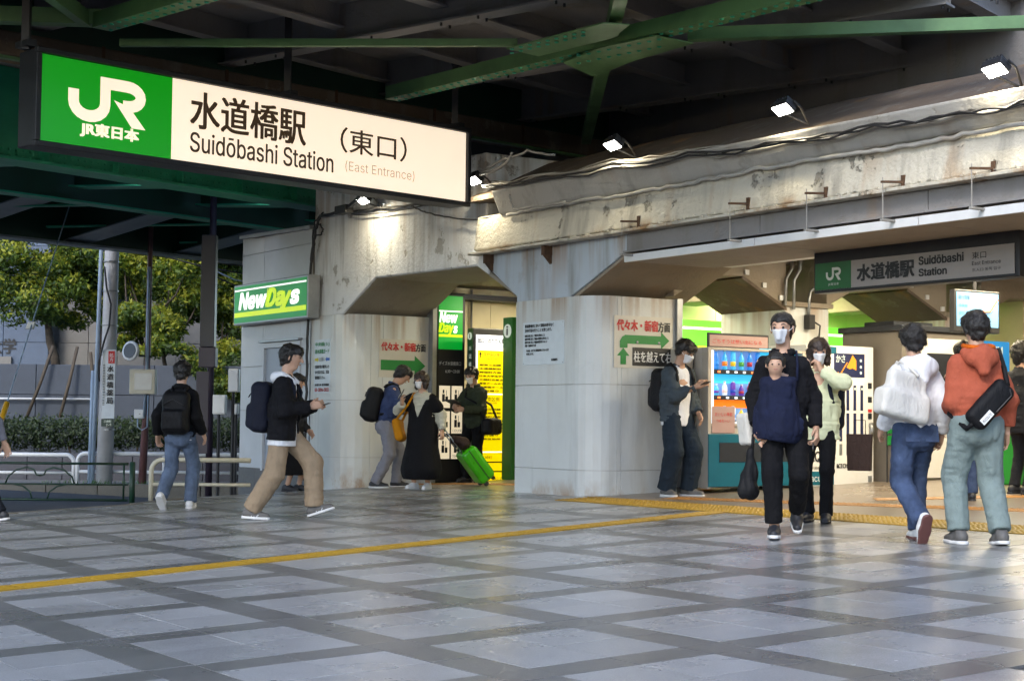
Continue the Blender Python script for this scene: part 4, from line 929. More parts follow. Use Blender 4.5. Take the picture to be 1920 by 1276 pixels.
lettering('東口', W(hs0+hw*.81, ho-.001, hz0+hh_*.56), FA, UP, hw*.065, hh_*.22, 'ink', fce)
lettering('East Entrance', W(hs0+hw*.81, ho-.001, hz0+hh_*.36), FA, UP, hw*.13, hh_*.12, 'ink', fce)
lettering('东入口 동쪽 입구', W(hs0+hw*.81, ho-.001, hz0+hh_*.16), FA, UP, hw*.13, hh_*.10, 'ink', fce)
for f_ in (.02, .52, .98): MB().fbox(hs0+hw*f_-.02, hs0+hw*f_+.02, ho+.06, ho+.10, hzt+.1, 3.33).build('hanger_post', 'dark_metal', hs_)
# monitor
emitter('screen_blue', L(110, 165, 215), .12); emitter('screen_line', L(230, 110, 60), 1.12)
tv = thing('monitor', 'ceiling hung monitor showing a pale blue line map', 'monitor', at(1832, 620, 19.0))
tS = float(so(at(1832, 590, 18.8))[0]); to0, tz1 = atS(1794, 546, tS); to1, tz0 = atS(1872, 614, tS); _, tz1b = atS(1794, 610, tS)
MB().fbox(tS-.09, tS-.004, to0-.03, to1+.03, tz1b-.07, tz1+.03).build('case', 'black_plastic', tv, bevel=.01)
sc_ = panel('screen', W(tS, to0, tz1b), FB_, UP, to1-to0, tz1-tz1b, .004, 'screen_blue', tv)
MB().tube([W(tS+.004, to0+(to1-to0)*a, tz1b+(tz1-tz1b)*b) for a, b in ((.56, .2), (.58, .45), (.80, .48), (.86, .6), (.97, .82))], .012, 5).build('route_line', 'screen_line', sc_)
lettering('運行情報', W(tS+.002, to0+.02, tz1-.09), FB_, UP, .20, .055, 'ink', sc_)
for i, t_ in enumerate(('中央線', '遅延', '総武線各駅停車')): lettering(t_, W(tS+.002, to0+.03, tz1-.18-.09*i), FB_, UP, .05*len(t_), .04, 'blue_print', sc_)
MB().tube([W(tS-.05, (to0+to1)/2, tz1), W(tS-.05, (to0+to1)/2, 3.35)], .025, 8).build('hanger_post', 'dark_metal', tv)

# ---------------------------------------------------------------- vending machines
vS = 2.25
vo0, vzt = atS(1328, 650, vS); vo1, _ = atS(1511, 648, vS); vo2, vz2t = atS(1638, 651, vS)
vg = gz(*W(vS, vo0, 0)[:2])+.06
mat('vm_grey', L(178, 170, 158), .4, var=.06); mat('vm_teal', L(0, 92, 112), .4, var=.08); mat('vm_white', L(226, 224, 220), .4, var=.05); mat('vm_dark', L(40, 44, 52), .35, var=.1)
emitter('vm_back', L(110, 150, 205), .26); emitter('vm_glow', (.80, .92, 1, 1), .34); emitter('vm_cyan', L(60, 190, 240), 0.312); emitter('vm_orange', L(255, 130, 30), 0.312); mat('poster_pink', L(172, 142, 136), .5, var=.05)
vm = thing('drinks_machine', 'lit drinks vending machine with three shelves and teal lower door', 'vending machine', W(vS, vo0, vg))
vw = vo1-vo0; vh = vzt-vg; d0 = vS-.68
k = MB(); k.fbox(d0, vS-.12, vo0, vo1, vg, vzt); k.build('cabinet', 'vm_grey', vm, bevel=.012)
zw0 = vg+vh*.46                                     # bottom of the display window
MB().fbox(vS-.12, vS, vo0, vo0+.05, vg, vzt).fbox(vS-.12, vS, vo1-.05, vo1, vg, vzt).fbox(vS-.12, vS, vo0+.05, vo1-.05, vzt-.03, vzt).fbox(vS-.12, vS, vo0+.05, vo1-.05, zw0-.03, zw0).build('door_frame', 'vm_grey', vm, bevel=.004)
MB().fbox(vS-.12, vS-.02, vo0+.05, vo1-.05, vg+.30, zw0-.03).build('lower_panel', 'vm_grey', vm)
MB().fbox(vS-.12, vS+.012, vo0+.001, vo1-.001, vg+.02, vg+.62).build('lower_door', 'vm_teal', vm, bevel=.006)
MB().fbox(vS+.012, vS+.018, vo0+.16, vo1-.15, vg+.30, vg+.52).build('pick_up_flap', 'vm_dark', vm)
MB().fbox(vS-.119, vS-.10, vo0+.05, vo1-.05, zw0, vzt-.03).build('display_back', 'vm_back', vm)
MB().fbox(vS-.10, vS-.02, vo0+.05, vo0+.10, zw0, vzt-.03).build('light_strip', 'vm_glow', vm)
ps = panel('notice', W(vS+.001, vo0+.06, vg+.63), FB_, UP, .34, .30, .004, 'poster_pink', vm)
lettering('おいしい季節', W(vS+.002, vo0+.10, vg+.82), FB_, UP, .26, .045, 'red_print', ps)
lettering('つめた～い', W(vS+.002, vo0+.12, vg+.75), FB_, UP, .2, .035, 'red_print', ps)
hd = panel('header', W(vS-.2, vo0+.17, vzt+.01), FB_, UP, vw*.62, .17, .03, 'black_plastic', vm, .008)
hp = panel('header_print', W(vS-.197, vo0+.19, vzt+.025), FB_, UP, vw*.62-.04, .13, .002, 'poster_pink', vm)
lettering('ごちそうは想い出になる', W(vS-.196, vo0+.23, vzt+.06), FB_, UP, vw*.5, .05, 'red_print', hp)
for q in (0, 1): MB().fbox(d0+.1, d0+.2, vo0+.1+q*(vw-.3), vo0+.2+q*(vw-.3), vg-.07, vg).build('foot', 'dark_metal', vm)
bcol = [L(40, 120, 200), L(70, 170, 220), L(220, 230, 240), L(30, 60, 160), L(150, 40, 60), L(90, 50, 150), L(230, 120, 40), L(220, 180, 40), L(70, 140, 60), L(200, 60, 40), L(120, 70, 30), L(240, 200, 190)]
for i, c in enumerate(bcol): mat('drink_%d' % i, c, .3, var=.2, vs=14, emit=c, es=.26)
rowsz = [(zw0+(vzt-zw0)*.66+.045, 'top'), (zw0+(vzt-zw0)*.32+.045, 'middle'), (zw0+.04, 'bottom')]
ordn = ['first', 'second', 'third', 'fourth', 'fifth', 'sixth', 'seventh', 'eighth', 'ninth', 'tenth', 'eleventh', 'twelfth']
pal = {'top': [0, 1, 1, 1, 0, 0, 8, 2, 2, 1], 'middle': [1, 2, 5, 5, 4, 9, 2, 11, 6, 8], 'bottom': [7, 10, 2, 7, 10, 9, 2, 6, 7, 10]}
for zz_, rn in rowsz:
    MB().fbox(vS-.10, vS-.012, vo0+.10, vo1-.05, zz_-.05, zz_-.003).build('shelf', 'vm_dark', vm)
    for i in range(10):
        oo = vo0+.14+i*(vw-.24)/10+.03
        if rn != 'top': pass
        MB().fbox(vS-.012, vS-.004, oo-.02, oo+.02, zz_-.038, zz_-.016).build('button', 'vm_glow' if i % 4 else 'screen_line', vm)
        tall = (.21 if rn == 'top' and i < 6 else .15 if i % 3 else .12)
        pr = [(.026, 0), (.03, .01), (.03, tall*.62), (.024, tall*.74), (.013, tall*.86), (.013, tall)] if i % 3 != 2 else [(.027, 0), (.03, .008), (.03, tall*.9), (.026, tall)]
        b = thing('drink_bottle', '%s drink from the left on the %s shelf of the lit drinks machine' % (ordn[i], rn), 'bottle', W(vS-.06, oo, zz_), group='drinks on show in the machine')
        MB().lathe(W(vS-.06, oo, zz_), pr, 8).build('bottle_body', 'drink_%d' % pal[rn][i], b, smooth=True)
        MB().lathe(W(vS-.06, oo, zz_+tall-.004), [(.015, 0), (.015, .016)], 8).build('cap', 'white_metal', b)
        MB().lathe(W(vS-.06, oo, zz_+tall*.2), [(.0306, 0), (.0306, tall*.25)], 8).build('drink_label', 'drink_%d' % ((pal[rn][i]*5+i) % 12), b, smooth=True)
    if rn != 'top': MB().fbox(vS-.099, vS-.095, vo0+.15, vo0+.15+vw*.45, zz_+.14, zz_+.26).build('colour_band', 'vm_cyan' if rn == 'middle' else 'vm_orange', vm)
    MB().fbox(vS-.099, vS-.094, vo0+.15+vw*.47, vo1-.06, zz_+.15, zz_+.26).build('colour_band', 'vm_cyan' if rn == 'top' else 'vm_orange', vm)
# black side machine left of it
vb = thing('dark_machine', 'black vending cabinet with white ring motif left of the lit drinks machine', 'vending machine', W(2.0, vo0-.2, vg))
MB().fbox(1.88, 2.02, vo0-.15, vo0-.012, vg, vzt-.02).build('cabinet', 'black_plastic', vb, bevel=.01)
lettering('acure', W(2.022, vo0-.14, vzt-.13), FB_, UP, .12, .04, 'mark_white', vb)
for z in (1.02, .80): MB().lathe(W(2.021, vo0-.08, vg+z), [(.055, 0), (.055, .003)], 20, 0, FA).build('ring', 'mark_white', vb); MB().lathe(W(2.026, vo0-.08, vg+z), [(.038, 0), (.038, .002)], 20, 0, FA).build('ring_centre', 'black_plastic', vb)
q = lambda a, b: W(2.022, vo0-.145+a*.4, vg+b); MB().add([q(.02, 1.55), q(.02, 1.25), q(.10, 1.18), q(.24, 1.3), q(.31, 1.5), q(.31, 1.62)], [(0, 1, 2, 3, 4, 5)]).build('pale_panel', 'vm_grey', vb)
# umbrella machine
um = thing('umbrella_machine', 'white umbrella vending machine with dark blue poster and blue tubes', 'vending machine', W(vS, vo1, vg))
uo0, uo1 = vo1+.012, vo2; uw = uo1-uo0; uzt = vz2t+.0; uh = uzt-vg
MB().fbox(d0, vS, uo0, uo1, vg, uzt).build('cabinet', 'vm_white', um, bevel=.012)
panel('teal_header', W(vS+.002, uo0+.02, uzt-.10), FB_, UP, uw*.42, .085, .003, 'vm_teal', um); lettering('acure', W(vS+.003, uo0+.10, uzt-.08), FB_, UP, .18, .05, 'white_print', um)
mat('navy_print', L(34, 40, 78), .4, var=.08)
pz = uzt-.115-uh*.155; po = uo0+uw*.40
pst = panel('poster', W(vS+.002, po, pz), FB_, UP, uw*.46, uh*.17, .003, 'navy_print', um)
lettering('かさ', W(vS+.003, po+.03, pz+uh*.105), FB_, UP, .15, .09, 'mark_white', pst, bold=.002)
q = lambda a, b: W(vS+.005, po+uw*.46*a, pz+uh*.17*b)
MB().add([q(.40, .42), q(.52, .72), q(.60, .95), q(.72, .72), q(.72, .30), q(.60, .38), q(.50, .34)], [(0, 1, 2, 3, 4, 5, 6)]).build('umbrella_picture', 'orange_print', pst)
MB().tube([q(.42, .62), q(.28, .30), q(.2, .12), q(.13, .12), q(.12, .22)], .007, 5).build('umbrella_handle_picture', 'orange_print', pst)
for i, z in enumerate((.72, .45, .2)): MB().lathe(W(vS+.004, po+uw*.40, pz+uh*.17*z), [(.018, 0), (.018, .002)], 10, 0, FA).build('pictogram', 'mark_white', pst)
for i in range(4):
    oo = uo0+uw*(.50+i*.105)
    for zz0, zz1 in ((.54, .72), (.32, .52), (.22, .30)):
        MB().obox(W(vS+.003, oo, vg+uh*(zz0+zz1)/2), FB_*.022, FA*.003, UP*uh*(zz1-zz0)/2).build('umbrella_slot', 'navy_print' if zz0 != .22 or i % 2 else 'grey_metal', um, bevel=.002)
    MB().lathe(W(vS+.007, oo, vg+uh*.695), [(.016, 0), (.016, .002)], 10, 0, FA).build('slot_mark', 'mark_white', um)
for z, mt in ((.72, 'vm_dark'), (.62, 'vm_dark'), (.54, 'red_print'), (.50, 'vm_dark'), (.13, 'vm_dark'), (.05, 'grey_metal')): MB().obox(W(vS+.004, uo1-.07, vg+uh*z), FB_*.03, FA*.004, UP*(.035 if mt != 'red_print' else .018)).build('slot', mt, um)
MB().tube([W(vS+.01, uo1-.06, vg+uh*.45), W(vS+.03, uo1-.06, vg+uh*.40), W(vS+.01, uo1-.06, vg+uh*.36)], .03, 8).build('coin_return', 'grey_metal', um, smooth=True)
lettering('KIOSK', W(vS+.003, uo0+uw*.44, vg+uh*.13), FB_, UP, uw*.24, .05, 'ink', um, bold=.003)
panel('yellow_line', W(vS+.003, uo0+uw*.70, vg+uh*.14), FB_, UP, uw*.14, .012, .002, 'yellow_print', um)
panel('teal_base', W(vS+.003, uo0+.02, vg+.02), FB_, UP, uw*.38, .16, .003, 'vm_teal', um); lettering('acure', W(vS+.004, uo0+.06, vg+.06), FB_, UP, uw*.25, .06, 'white_print', um)
lettering('AQUA', W(vS+.003, uo0+.03, vg+uh*.17), FB_, UP, uw*.36, .13, 'ink', um, bold=.003); lettering('谷川連峰の天然水', W(vS+.003, uo0+.04, vg+uh*.12), FB_, UP, uw*.30, .04, 'ink', um)
for q in (0, 1): MB().fbox(vS-.2, vS-.1, uo0+.1+q*(uw-.3), uo0+.2+q*(uw-.3), vg-.07, vg).build('foot', 'dark_metal', um)
# grey booth behind, leaflet rack, other concourse furniture
bo = thing('grey_booth', 'grey box booth with dark top and white door panel beside the umbrella machine', 'booth', W(2.2, vo2+.4, vg))
mat('booth_grey', L(112, 106, 98), .45, var=.06)
b0, b1 = vo2+.10, vo2+1.35
MB().fbox(1.62, 2.62, b0, b1, vg-.04, vg+1.88).build('cabinet', 'booth_grey', bo, bevel=.012); MB().fbox(1.58, 2.66, b0-.04, b1+.04, vg+1.88, vg+1.95).build('top', 'vm_dark', bo, bevel=.01); MB().fbox(1.8, 2.3, b0+.2, b0+.9, vg+1.95, vg+2.02).build('top_unit', 'vm_dark', bo, bevel=.01)
MB().fbox(2.62, 2.635, b0+.32, b1-.05, vg+.1, vg+1.8).build('door', 'vm_white', bo, bevel=.004); MB().fbox(2.636, 2.65, b0+.42, b1-.15, vg+1.2, vg+1.62).build('pane', 'vm_dark', bo)
lr = thing('leaflet_rack', 'small wire rack of green leaflets beside the umbrella machine', 'rack', W(2.5, vo2+.05, vg))
MB().tube([W(2.42, vo2+.05, vg-.05), W(2.42, vo2+.05, vg+1.0)], .01, 6).tube([W(2.42, vo2+.17, vg-.05), W(2.42, vo2+.17, vg+1.0)], .01, 6).build('frame', 'dark_metal', lr)
for i in range(6): MB().obox(W(2.45, vo2+.07+.08*(i % 2), vg+.55+.14*(i//2)), FB_*.035, FA*.012+UP*.004, UP*.055).build('leaflet', ['green_print', 'notice_white'][i % 2], lr)
at_ = thing('cash_machine', 'blue cash machine booth with a white ATM panel behind the orange hoodie', 'cash machine', at(1870, 900, 21))
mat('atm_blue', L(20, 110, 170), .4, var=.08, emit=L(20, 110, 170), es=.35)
aS = float(so(at(1865, 800, 20.5))[0]); ao0, _ = atS(1842, 700, aS); ao1, az1 = atS(1893, 641, aS); ag = gz(*W(aS, ao0, 0)[:2])
MB().fbox(aS-.6, aS, ao0, ao1, ag, az1).build('body', 'atm_blue', at_, bevel=.01)
lettering('ATM', W(aS+.002, ao0+.12, az1-.16), FB_, UP, (ao1-ao0)*.5, .09, 'mark_white', at_, bold=.003); lettering('コーナー', W(aS+.002, ao0+.12, az1-.27), FB_, UP, (ao1-ao0)*.5, .07, 'mark_white', at_)
po_ = thing('poster_stand', 'framed blue poster on cream panel behind the white hoodie', 'poster', at(1790, 900, 20))
pS2 = float(so(at(1790, 750, 20.0))[0]); o0, z1 = atS(1760, 640, pS2); o1, _ = atS(1838, 640, pS2); g_ = gz(*W(pS2, o0, 0)[:2])
MB().fbox(pS2-.12, pS2-.006, o0, o1, g_, z1).build('panel_board', 'cream_wall2', po_, bevel=.006)
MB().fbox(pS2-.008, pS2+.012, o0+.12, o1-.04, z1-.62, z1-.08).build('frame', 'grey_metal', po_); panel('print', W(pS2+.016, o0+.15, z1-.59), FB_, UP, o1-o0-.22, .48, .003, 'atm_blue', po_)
for i, t_ in enumerate(('きっぷの', 'ご案内', '東京方面')): lettering(t_, W(pS2+.017, o0+.18, z1-.24-.1*i), FB_, UP, (o1-o0)*.4, .06, 'mark_white', po_)
gb2 = thing('green_counter', 'bright green counter at the right edge of the concourse', 'counter', at(1905, 900, 20)); c = at(1915, 915, 18.4); s, o = so(c); g_ = gz(c[0], c[1])
mat('counter_green', L(30, 130, 40), .4, var=.08); MB().fbox(s-.4, s+.1, o-.25, o+.9, g_, g_+.62).build('body', 'counter_green', gb2, bevel=.015); MB().fbox(s-.42, s+.13, o-.28, o+.93, g_+.62, g_+.66).build('top', 'dark_metal', gb2, bevel=.006)

# ================================================================== STREET BEYOND (left)
def zr_(y): return road_z(0, y)
# green ornamental fence at the plaza edge
mat('fence_green', L(24, 56, 40), .45, var=.2)
fe = thing('ornamental_fence', 'dark green ornamental iron fence with arched scrolls at the plaza edge', 'fence', at(120, 945, 22.6))
def pt(x, y, Y): return at(x, y, Y)
YF = 22.6
zf0 = zr_(YF)
def fx(x): return at(x, 900, YF)[0]
ztop = at(100, 868, YF)[2]; zbot = at(100, 936, YF)[2]; zmid = at(100, 907, YF)[2]
MB().tube([(fx(-140), YF, ztop), (fx(240), YF, ztop)], .018, 8).build('top_rail', 'fence_green', fe, smooth=True)
MB().tube([(fx(-140), YF, zmid), (fx(240), YF, zmid)], .012, 8).build('middle_rail', 'fence_green', fe, smooth=True)
MB().tube([(fx(-140), YF, zbot), (fx(240), YF, zbot)], .018, 8).build('bottom_rail', 'fence_green', fe, smooth=True)
for x in (248, -145): MB().tube([(fx(x), YF, zf0-.1), (fx(x), YF, ztop+.03)], .04, 10).build('post', 'fence_green', fe, smooth=True)
MB().tube([(fx(232), YF, zbot), (fx(232), YF, ztop)], .014, 8).build('upright', 'fence_green', fe, smooth=True)
for cx in (75, -90):
    for sg in (-1, 1):
        MB().tube([(fx(cx+sg*a), YF, zmid+(ztop-zmid)*b) for a, b in ((65, 0), (60, .35), (45, .68), (25, .80), (12, .7), (7, .45), (0, .40))], .012, 6).build('scroll', 'fence_green', fe, smooth=True)
        MB().tube([(fx(cx+sg*a), YF, zbot+(zmid-zbot)*b) for a, b in ((14, 0), (18, .5), (32, .85), (52, 1.0))], .012, 6).build('scroll', 'fence_green', fe, smooth=True)
# pipe barriers
def barrier(label, x0, x1, ytop, ymid, ybase, Y, mt, r, both=True, zb=None):
    t = thing('pipe_barrier', label, 'barrier', at((x0+x1)/2, ybase, Y)); zt_, zm_ = at((x0+x1)/2, ytop, Y)[2], at((x0+x1)/2, ymid, Y)[2]; X0, X1 = at(x0, ytop, Y)[0], at(x1, ytop, Y)[0]; z0 = zr_(Y)-.05 if zb is None else zb
    P = []
    for k in range(7): a = math.pi/2*k/6; P.append((X0+.16-.16*math.cos(a), Y, zt_-.16+.16*math.sin(a)))
    P = [(X0, Y, z0)]+P
    if both: P += [(X1-.16+.16*math.sin(math.pi/2*k/6), Y, zt_-.16+.16*math.cos(math.pi/2*k/6)) for k in range(7)]+[(X1, Y, z0)]
    else: P += [(X1, Y, zt_)]
    MB().tube(P, r, 8).build('hoop', mt, t, smooth=True); MB().tube([(X0, Y, zm_), (X1, Y, zm_)], r*.75, 8).build('middle_rail', mt, t, smooth=True)
    n = max(1, int((X1-X0)/1.6))
    for k in range(1, n): MB().tube([(X0+(X1-X0)*k/n, Y, z0), (X0+(X1-X0)*k/n, Y, zt_)], r*.8, 8).build('post', mt, t, smooth=True)
    return t
barrier('white pipe barrier at the far kerb, the left one behind the green fence', -170, 139, 851, 885, 912, 32.4, 'white_metal', .045)
barrier('white pipe barrier at the far kerb, the right one behind the walking person', 146, 470, 851, 885, 912, 32.4, 'white_metal', .045)
b_ = barrier('cream pipe barrier at the plaza edge beside the person with black backpack', 284, 470, 862, 908, 945, 22.2, 'cream_metal', .034, False)
# low hedge wall, hedge
mat('granite_low', L(70, 70, 76), .7, var=.15, vs=8, rnd=.06); mat('granite_wall', L(64, 71, 82), .6, var=.12, vs=6, rnd=.07)
lw = thing('planter_wall', 'low grey granite planter wall under the hedge', 'wall', (-8, 36.5, -.3))
for i in range(19):
    MB().box(-15+i*.8, -15+(i+1)*.8-.012, 36.4, 36.7, -.45, .33).build('wall_stone', 'granite_low', lw, bevel=.012)
MB().box(-15, .3, 36.72, 39, -.45, .27).build('planter_soil', mat('soil', (.04, .03, .02), .9), lw)
rw = thing('retaining_wall', 'grey granite retaining wall behind the hedge with a thin handrail', 'wall', (-8, 39.2, -.3))
for i in range(11):
    for j in range(3):
        MB().box(-16+i*1.45, -16+(i+1)*1.45-.012, 39.1, 39.4, .2+j*.75, .2+(j+1)*.75-.012).build('wall_stone', 'granite_wall', rw, bevel=.01)
MB().box(-16, 0, 39.42, 45.3, 0, 2.40).build('terrace', 'granite_wall', rw)
MB().tube([(-16, 39.0, at(50, 748, 39)[2]), (at(172, 748, 39)[0], 39.0, at(172, 748, 39)[2])], .03, 6).build('handrail', 'white_metal', rw, smooth=True)
def leaves(seed, boxes, n, size, shell=.35):
    """Leaf-sized faces spread through ellipsoidal clumps (centre, radii)."""
    r = np.random.default_rng(seed); vol = np.array([b[1][0]*b[1][1]*b[1][2] for b in boxes])**.75; cnt = (n*vol/vol.sum()).astype(int)
    V = []; F = []; K = []
    for (c, rad), m_ in zip(boxes, cnt):
        d = r.normal(size=(m_, 3)); d /= np.linalg.norm(d, axis=1)[:, None]; rr = (1-shell*r.random(m_)**1.6)[:, None]*(1+.14*r.normal(size=(m_, 1)))
        p = np.array(c)+d*rr*np.array(rad)
        a = r.normal(size=(m_, 3)); a /= np.linalg.norm(a, axis=1)[:, None]; b = np.cross(a, d+.5*r.normal(size=(m_, 3))); b /= np.linalg.norm(b, axis=1)[:, None]+1e-9
        s = size*(.6+.8*r.random((m_, 1)))
        q = np.stack([p-a*s, p+b*s*.42, p+a*s, p-b*s*.42], 1).reshape(-1, 3); n0 = len(V)
        V += q.tolist(); F += [(n0+4*i, n0+4*i+1, n0+4*i+2, n0+4*i+3) for i in range(m_)]
        w3 = np.clip(.5*d[:, 2]+.35*r.normal(size=m_)+r.normal()*.28+.26, -1, 1); K += np.where(w3 > .62, 2, np.where(w3 > .05, 1, 0)).tolist()  # paler leaf colours come more often towards the top of each clump
    return V, F, K
def leafmat(name, c):
    m = mat(name, c, .55, var=.3, vs=3); b = m.node_tree.nodes['Principled BSDF']
    b.inputs['Subsurface Weight'].default_value = 0; b.inputs['Transmission Weight'].default_value = 0
    N = m.node_tree.nodes; K = m.node_tree.links; tr = N.new('ShaderNodeBsdfTranslucent'); tr.inputs[0].default_value = (c[0]*1.1, c[1]*1.2, c[2]*.6, 1); mx = N.new('ShaderNodeMixShader'); mx.inputs[0].default_value = .4
    out = N['Material Output']; K.new(b.outputs[0], mx.inputs[1]); K.new(tr.outputs[0], mx.inputs[2]); K.new(mx.outputs[0], out.inputs[0]); return m
leafmat('leaf_dark', (.05, .09, .016)); leafmat('leaf_mid', (.13, .185, .02)); leafmat('leaf_yellow', (.36, .36, .035)); leafmat('hedge_dark', (.02, .035, .014)); leafmat('hedge_mid', (.045, .07, .03)); leafmat('hedge_pale', (.09, .12, .06))
mat('bark', (.06, .045, .03), .85, var=.35, vs=9, bump=.8, bs=18); mat('stake', (.08, .06, .04), .8, var=.3)
def foliage(name, seed, boxes, n, size, mats_, parent):
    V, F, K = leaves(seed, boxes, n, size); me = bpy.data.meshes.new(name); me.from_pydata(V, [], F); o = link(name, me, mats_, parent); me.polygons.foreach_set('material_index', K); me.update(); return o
he = thing('hedge', 'clipped dark green hedge on top of the planter wall', 'hedge', (-8, 37.3, .3))
r_ = random.Random(4)
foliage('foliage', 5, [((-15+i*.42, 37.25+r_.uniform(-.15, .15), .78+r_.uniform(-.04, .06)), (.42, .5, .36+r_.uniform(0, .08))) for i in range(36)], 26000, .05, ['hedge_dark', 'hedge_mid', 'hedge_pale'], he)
for i in range(20):
    x = -14.8+i*.76; MB().tube([(x, 37.2, .25), (x+r_.uniform(-.1, .1), 37.2, .6)], .022, 5).build('stem', 'bark', he)
mb = MB()
for i in range(160):
    x = -9.2+r_.random()*3.2; y = 31.35+r_.random()*.5; z = zr_(31.3)+.1; a = r_.random()*6.28
    mb.add([(x, y, z), (x+.02*math.cos(a), y+.02*math.sin(a), z), (x+.05*math.cos(a), y, z+.05+.06*r_.random())], [(0, 1, 2)])
tag(mb.build('kerb_weeds', mat('weed', (.06, .16, .02), .6)), 'small green weeds along the far kerb', kind='stuff')
def tree(label, bx, by, base, top, lean, clumps, n, seed, r0=.13, limbs=4):
    t = thing('street_tree', label, 'tree', (bx, by, base), group='trees behind the hedge'); rr = random.Random(seed)
    P = [(bx+lean*k/5+rr.uniform(-.05, .05), by+rr.uniform(-.05, .05), base+(top-base)*k/5) for k in range(6)]
    tr = MB().tube(P, [r0*(1-.09*k) for k in range(6)], 8).build('trunk', 'bark', t, smooth=True)
    for k in range(limbs):
        c = clumps[k % len(clumps)][0]; s = P[3+k % 3]; m_ = [(s[i]+c[i])/2+rr.uniform(-.2, .2) for i in range(3)]
        MB().tube([s, m_, c], [r0*.5, r0*.33, r0*.12], 6).build('limb', 'bark', tr, smooth=True)
    foliage('crown', seed, clumps, int(n*2.0), .066, ['leaf_dark', 'leaf_mid', 'leaf_yellow'], t); return t
def clump(px_, py_, Y, rx, rz): c = at(px_, py_, Y); return (tuple(c), (rx, rx*.9, rz))
def cl(lst, seed):
    r = random.Random(seed); out = []
    for x, y, Y, rx, rz in lst:
        for k in range(7): out.append(clump(x+r.uniform(-1, 1)*rx*52, y+r.uniform(-1, 1)*rz*38, Y+r.uniform(-.5, .5), rx*r.uniform(.38, .6), rz*r.uniform(.38, .6)))
    return out
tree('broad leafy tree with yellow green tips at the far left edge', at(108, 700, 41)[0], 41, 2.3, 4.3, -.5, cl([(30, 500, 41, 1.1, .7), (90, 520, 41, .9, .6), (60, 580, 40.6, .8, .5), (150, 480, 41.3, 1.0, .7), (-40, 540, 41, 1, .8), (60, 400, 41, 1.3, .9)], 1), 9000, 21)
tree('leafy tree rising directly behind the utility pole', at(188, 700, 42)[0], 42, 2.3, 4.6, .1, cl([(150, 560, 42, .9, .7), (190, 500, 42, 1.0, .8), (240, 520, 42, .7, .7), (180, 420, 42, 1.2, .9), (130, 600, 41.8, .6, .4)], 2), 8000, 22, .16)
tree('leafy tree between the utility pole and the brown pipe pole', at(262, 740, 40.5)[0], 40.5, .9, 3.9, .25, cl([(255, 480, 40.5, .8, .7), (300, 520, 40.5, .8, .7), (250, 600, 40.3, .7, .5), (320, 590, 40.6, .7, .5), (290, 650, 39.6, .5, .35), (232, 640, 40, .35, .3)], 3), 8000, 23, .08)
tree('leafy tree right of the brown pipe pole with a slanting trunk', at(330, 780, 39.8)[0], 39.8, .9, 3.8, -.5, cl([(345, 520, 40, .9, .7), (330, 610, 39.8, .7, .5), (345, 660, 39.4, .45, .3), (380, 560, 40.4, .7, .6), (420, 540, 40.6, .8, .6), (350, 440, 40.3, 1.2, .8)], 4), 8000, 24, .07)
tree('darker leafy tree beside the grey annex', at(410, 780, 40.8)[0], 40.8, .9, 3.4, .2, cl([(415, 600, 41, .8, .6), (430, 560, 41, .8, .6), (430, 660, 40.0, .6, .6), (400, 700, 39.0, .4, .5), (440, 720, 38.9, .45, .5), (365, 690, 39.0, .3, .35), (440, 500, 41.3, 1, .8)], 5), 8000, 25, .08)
for i, (a, b) in enumerate((((100, 648), (50, 782)), ((145, 650), (112, 782)), ((170, 660), (176, 780)))):
    p, q = at(*a, 39.0), at(*b, 38.7)
    tag(MB().tube([q, (p+q)/2+np.array([.02, 0, 0]), p], .042, 7).build('tree_stake', 'stake', smooth=True), ['long slanting wooden tree stake at the far left', 'slanting wooden tree stake between the left trees', 'upright wooden tree stake beside the utility pole'][i], 'stake', 'tree stakes')
# building behind the trees
bl = thing('college_building', 'grey stone clad building with dark letters behind the trees', 'building', (-10, 46, 2.4))
mat('clad_blue', L(84, 98, 118), .45, var=.08, rnd=.06); mat('clad_pale', L(124, 120, 114), .5, var=.08, rnd=.05); mat('window_glass', L(30, 36, 46), .12, var=.1, spec=.8); mat('concrete_pale', L(140, 140, 138), .7, var=.1, rnd=.03)
xa = at(92, 600, 45.5)[0]
for i in range(5):
    for j in range(7): MB().box(xa-(i+1)*1.3+.008, xa-i*1.3-.008, 45.5, 45.8, 2.35+j*.92, 2.35+(j+1)*.92-.012).build('clad_panel', 'clad_blue', bl, bevel=.008)
for i in range(10):
    for j in range(7):
        z0 = 2.35+j*.95
        if i in (1, 2, 5, 6, 8) and j in (2, 3, 5): 
            w = MB().box(xa+.1+i*.85+.03, xa+.1+(i+1)*.85-.03, 46.3, 46.34, z0+.04, z0+.9).build('window', 'window_glass', bl)
            MB().box(xa+.1+i*.85+.40, xa+.1+i*.85+.44, 46.26, 46.29, z0+.04, z0+.9).build('mullion', 'grey_metal', w)
        else: MB().box(xa+.1+i*.85+.006, xa+.1+(i+1)*.85-.006, 46.2, 46.5, z0, z0+.94).build('clad_panel', 'clad_pale', bl, bevel=.008)
MB().box(xa-6.6, xa+9, 46.52, 60, 2.35, 10).build('core', 'concrete_pale', bl)
for j in range(4):
    for i in range(7): MB().box(xa-6.5+i*2.2, xa-6.5+i*2.2+2.18, 46.2, 46.5, 9.1+j*1.6, 9.1+(j+1)*1.6-.02).build('clad_panel', 'clad_pale', bl)
lettering('大学', at(-22, 662, 45.48), (1, 0, 0), UP, .78, .42, 'ink', bl, bold=.012)
sgp = MB().box(at(-60, 0, 45.4)[0], at(38, 0, 45.4)[0], 45.40, 45.46, at(0, 702, 45.4)[2], at(0, 668, 45.4)[2]).build('name_plate', 'clad_pale', bl)
emitter('small_lamp', (1, .8, .5, 1), 12)
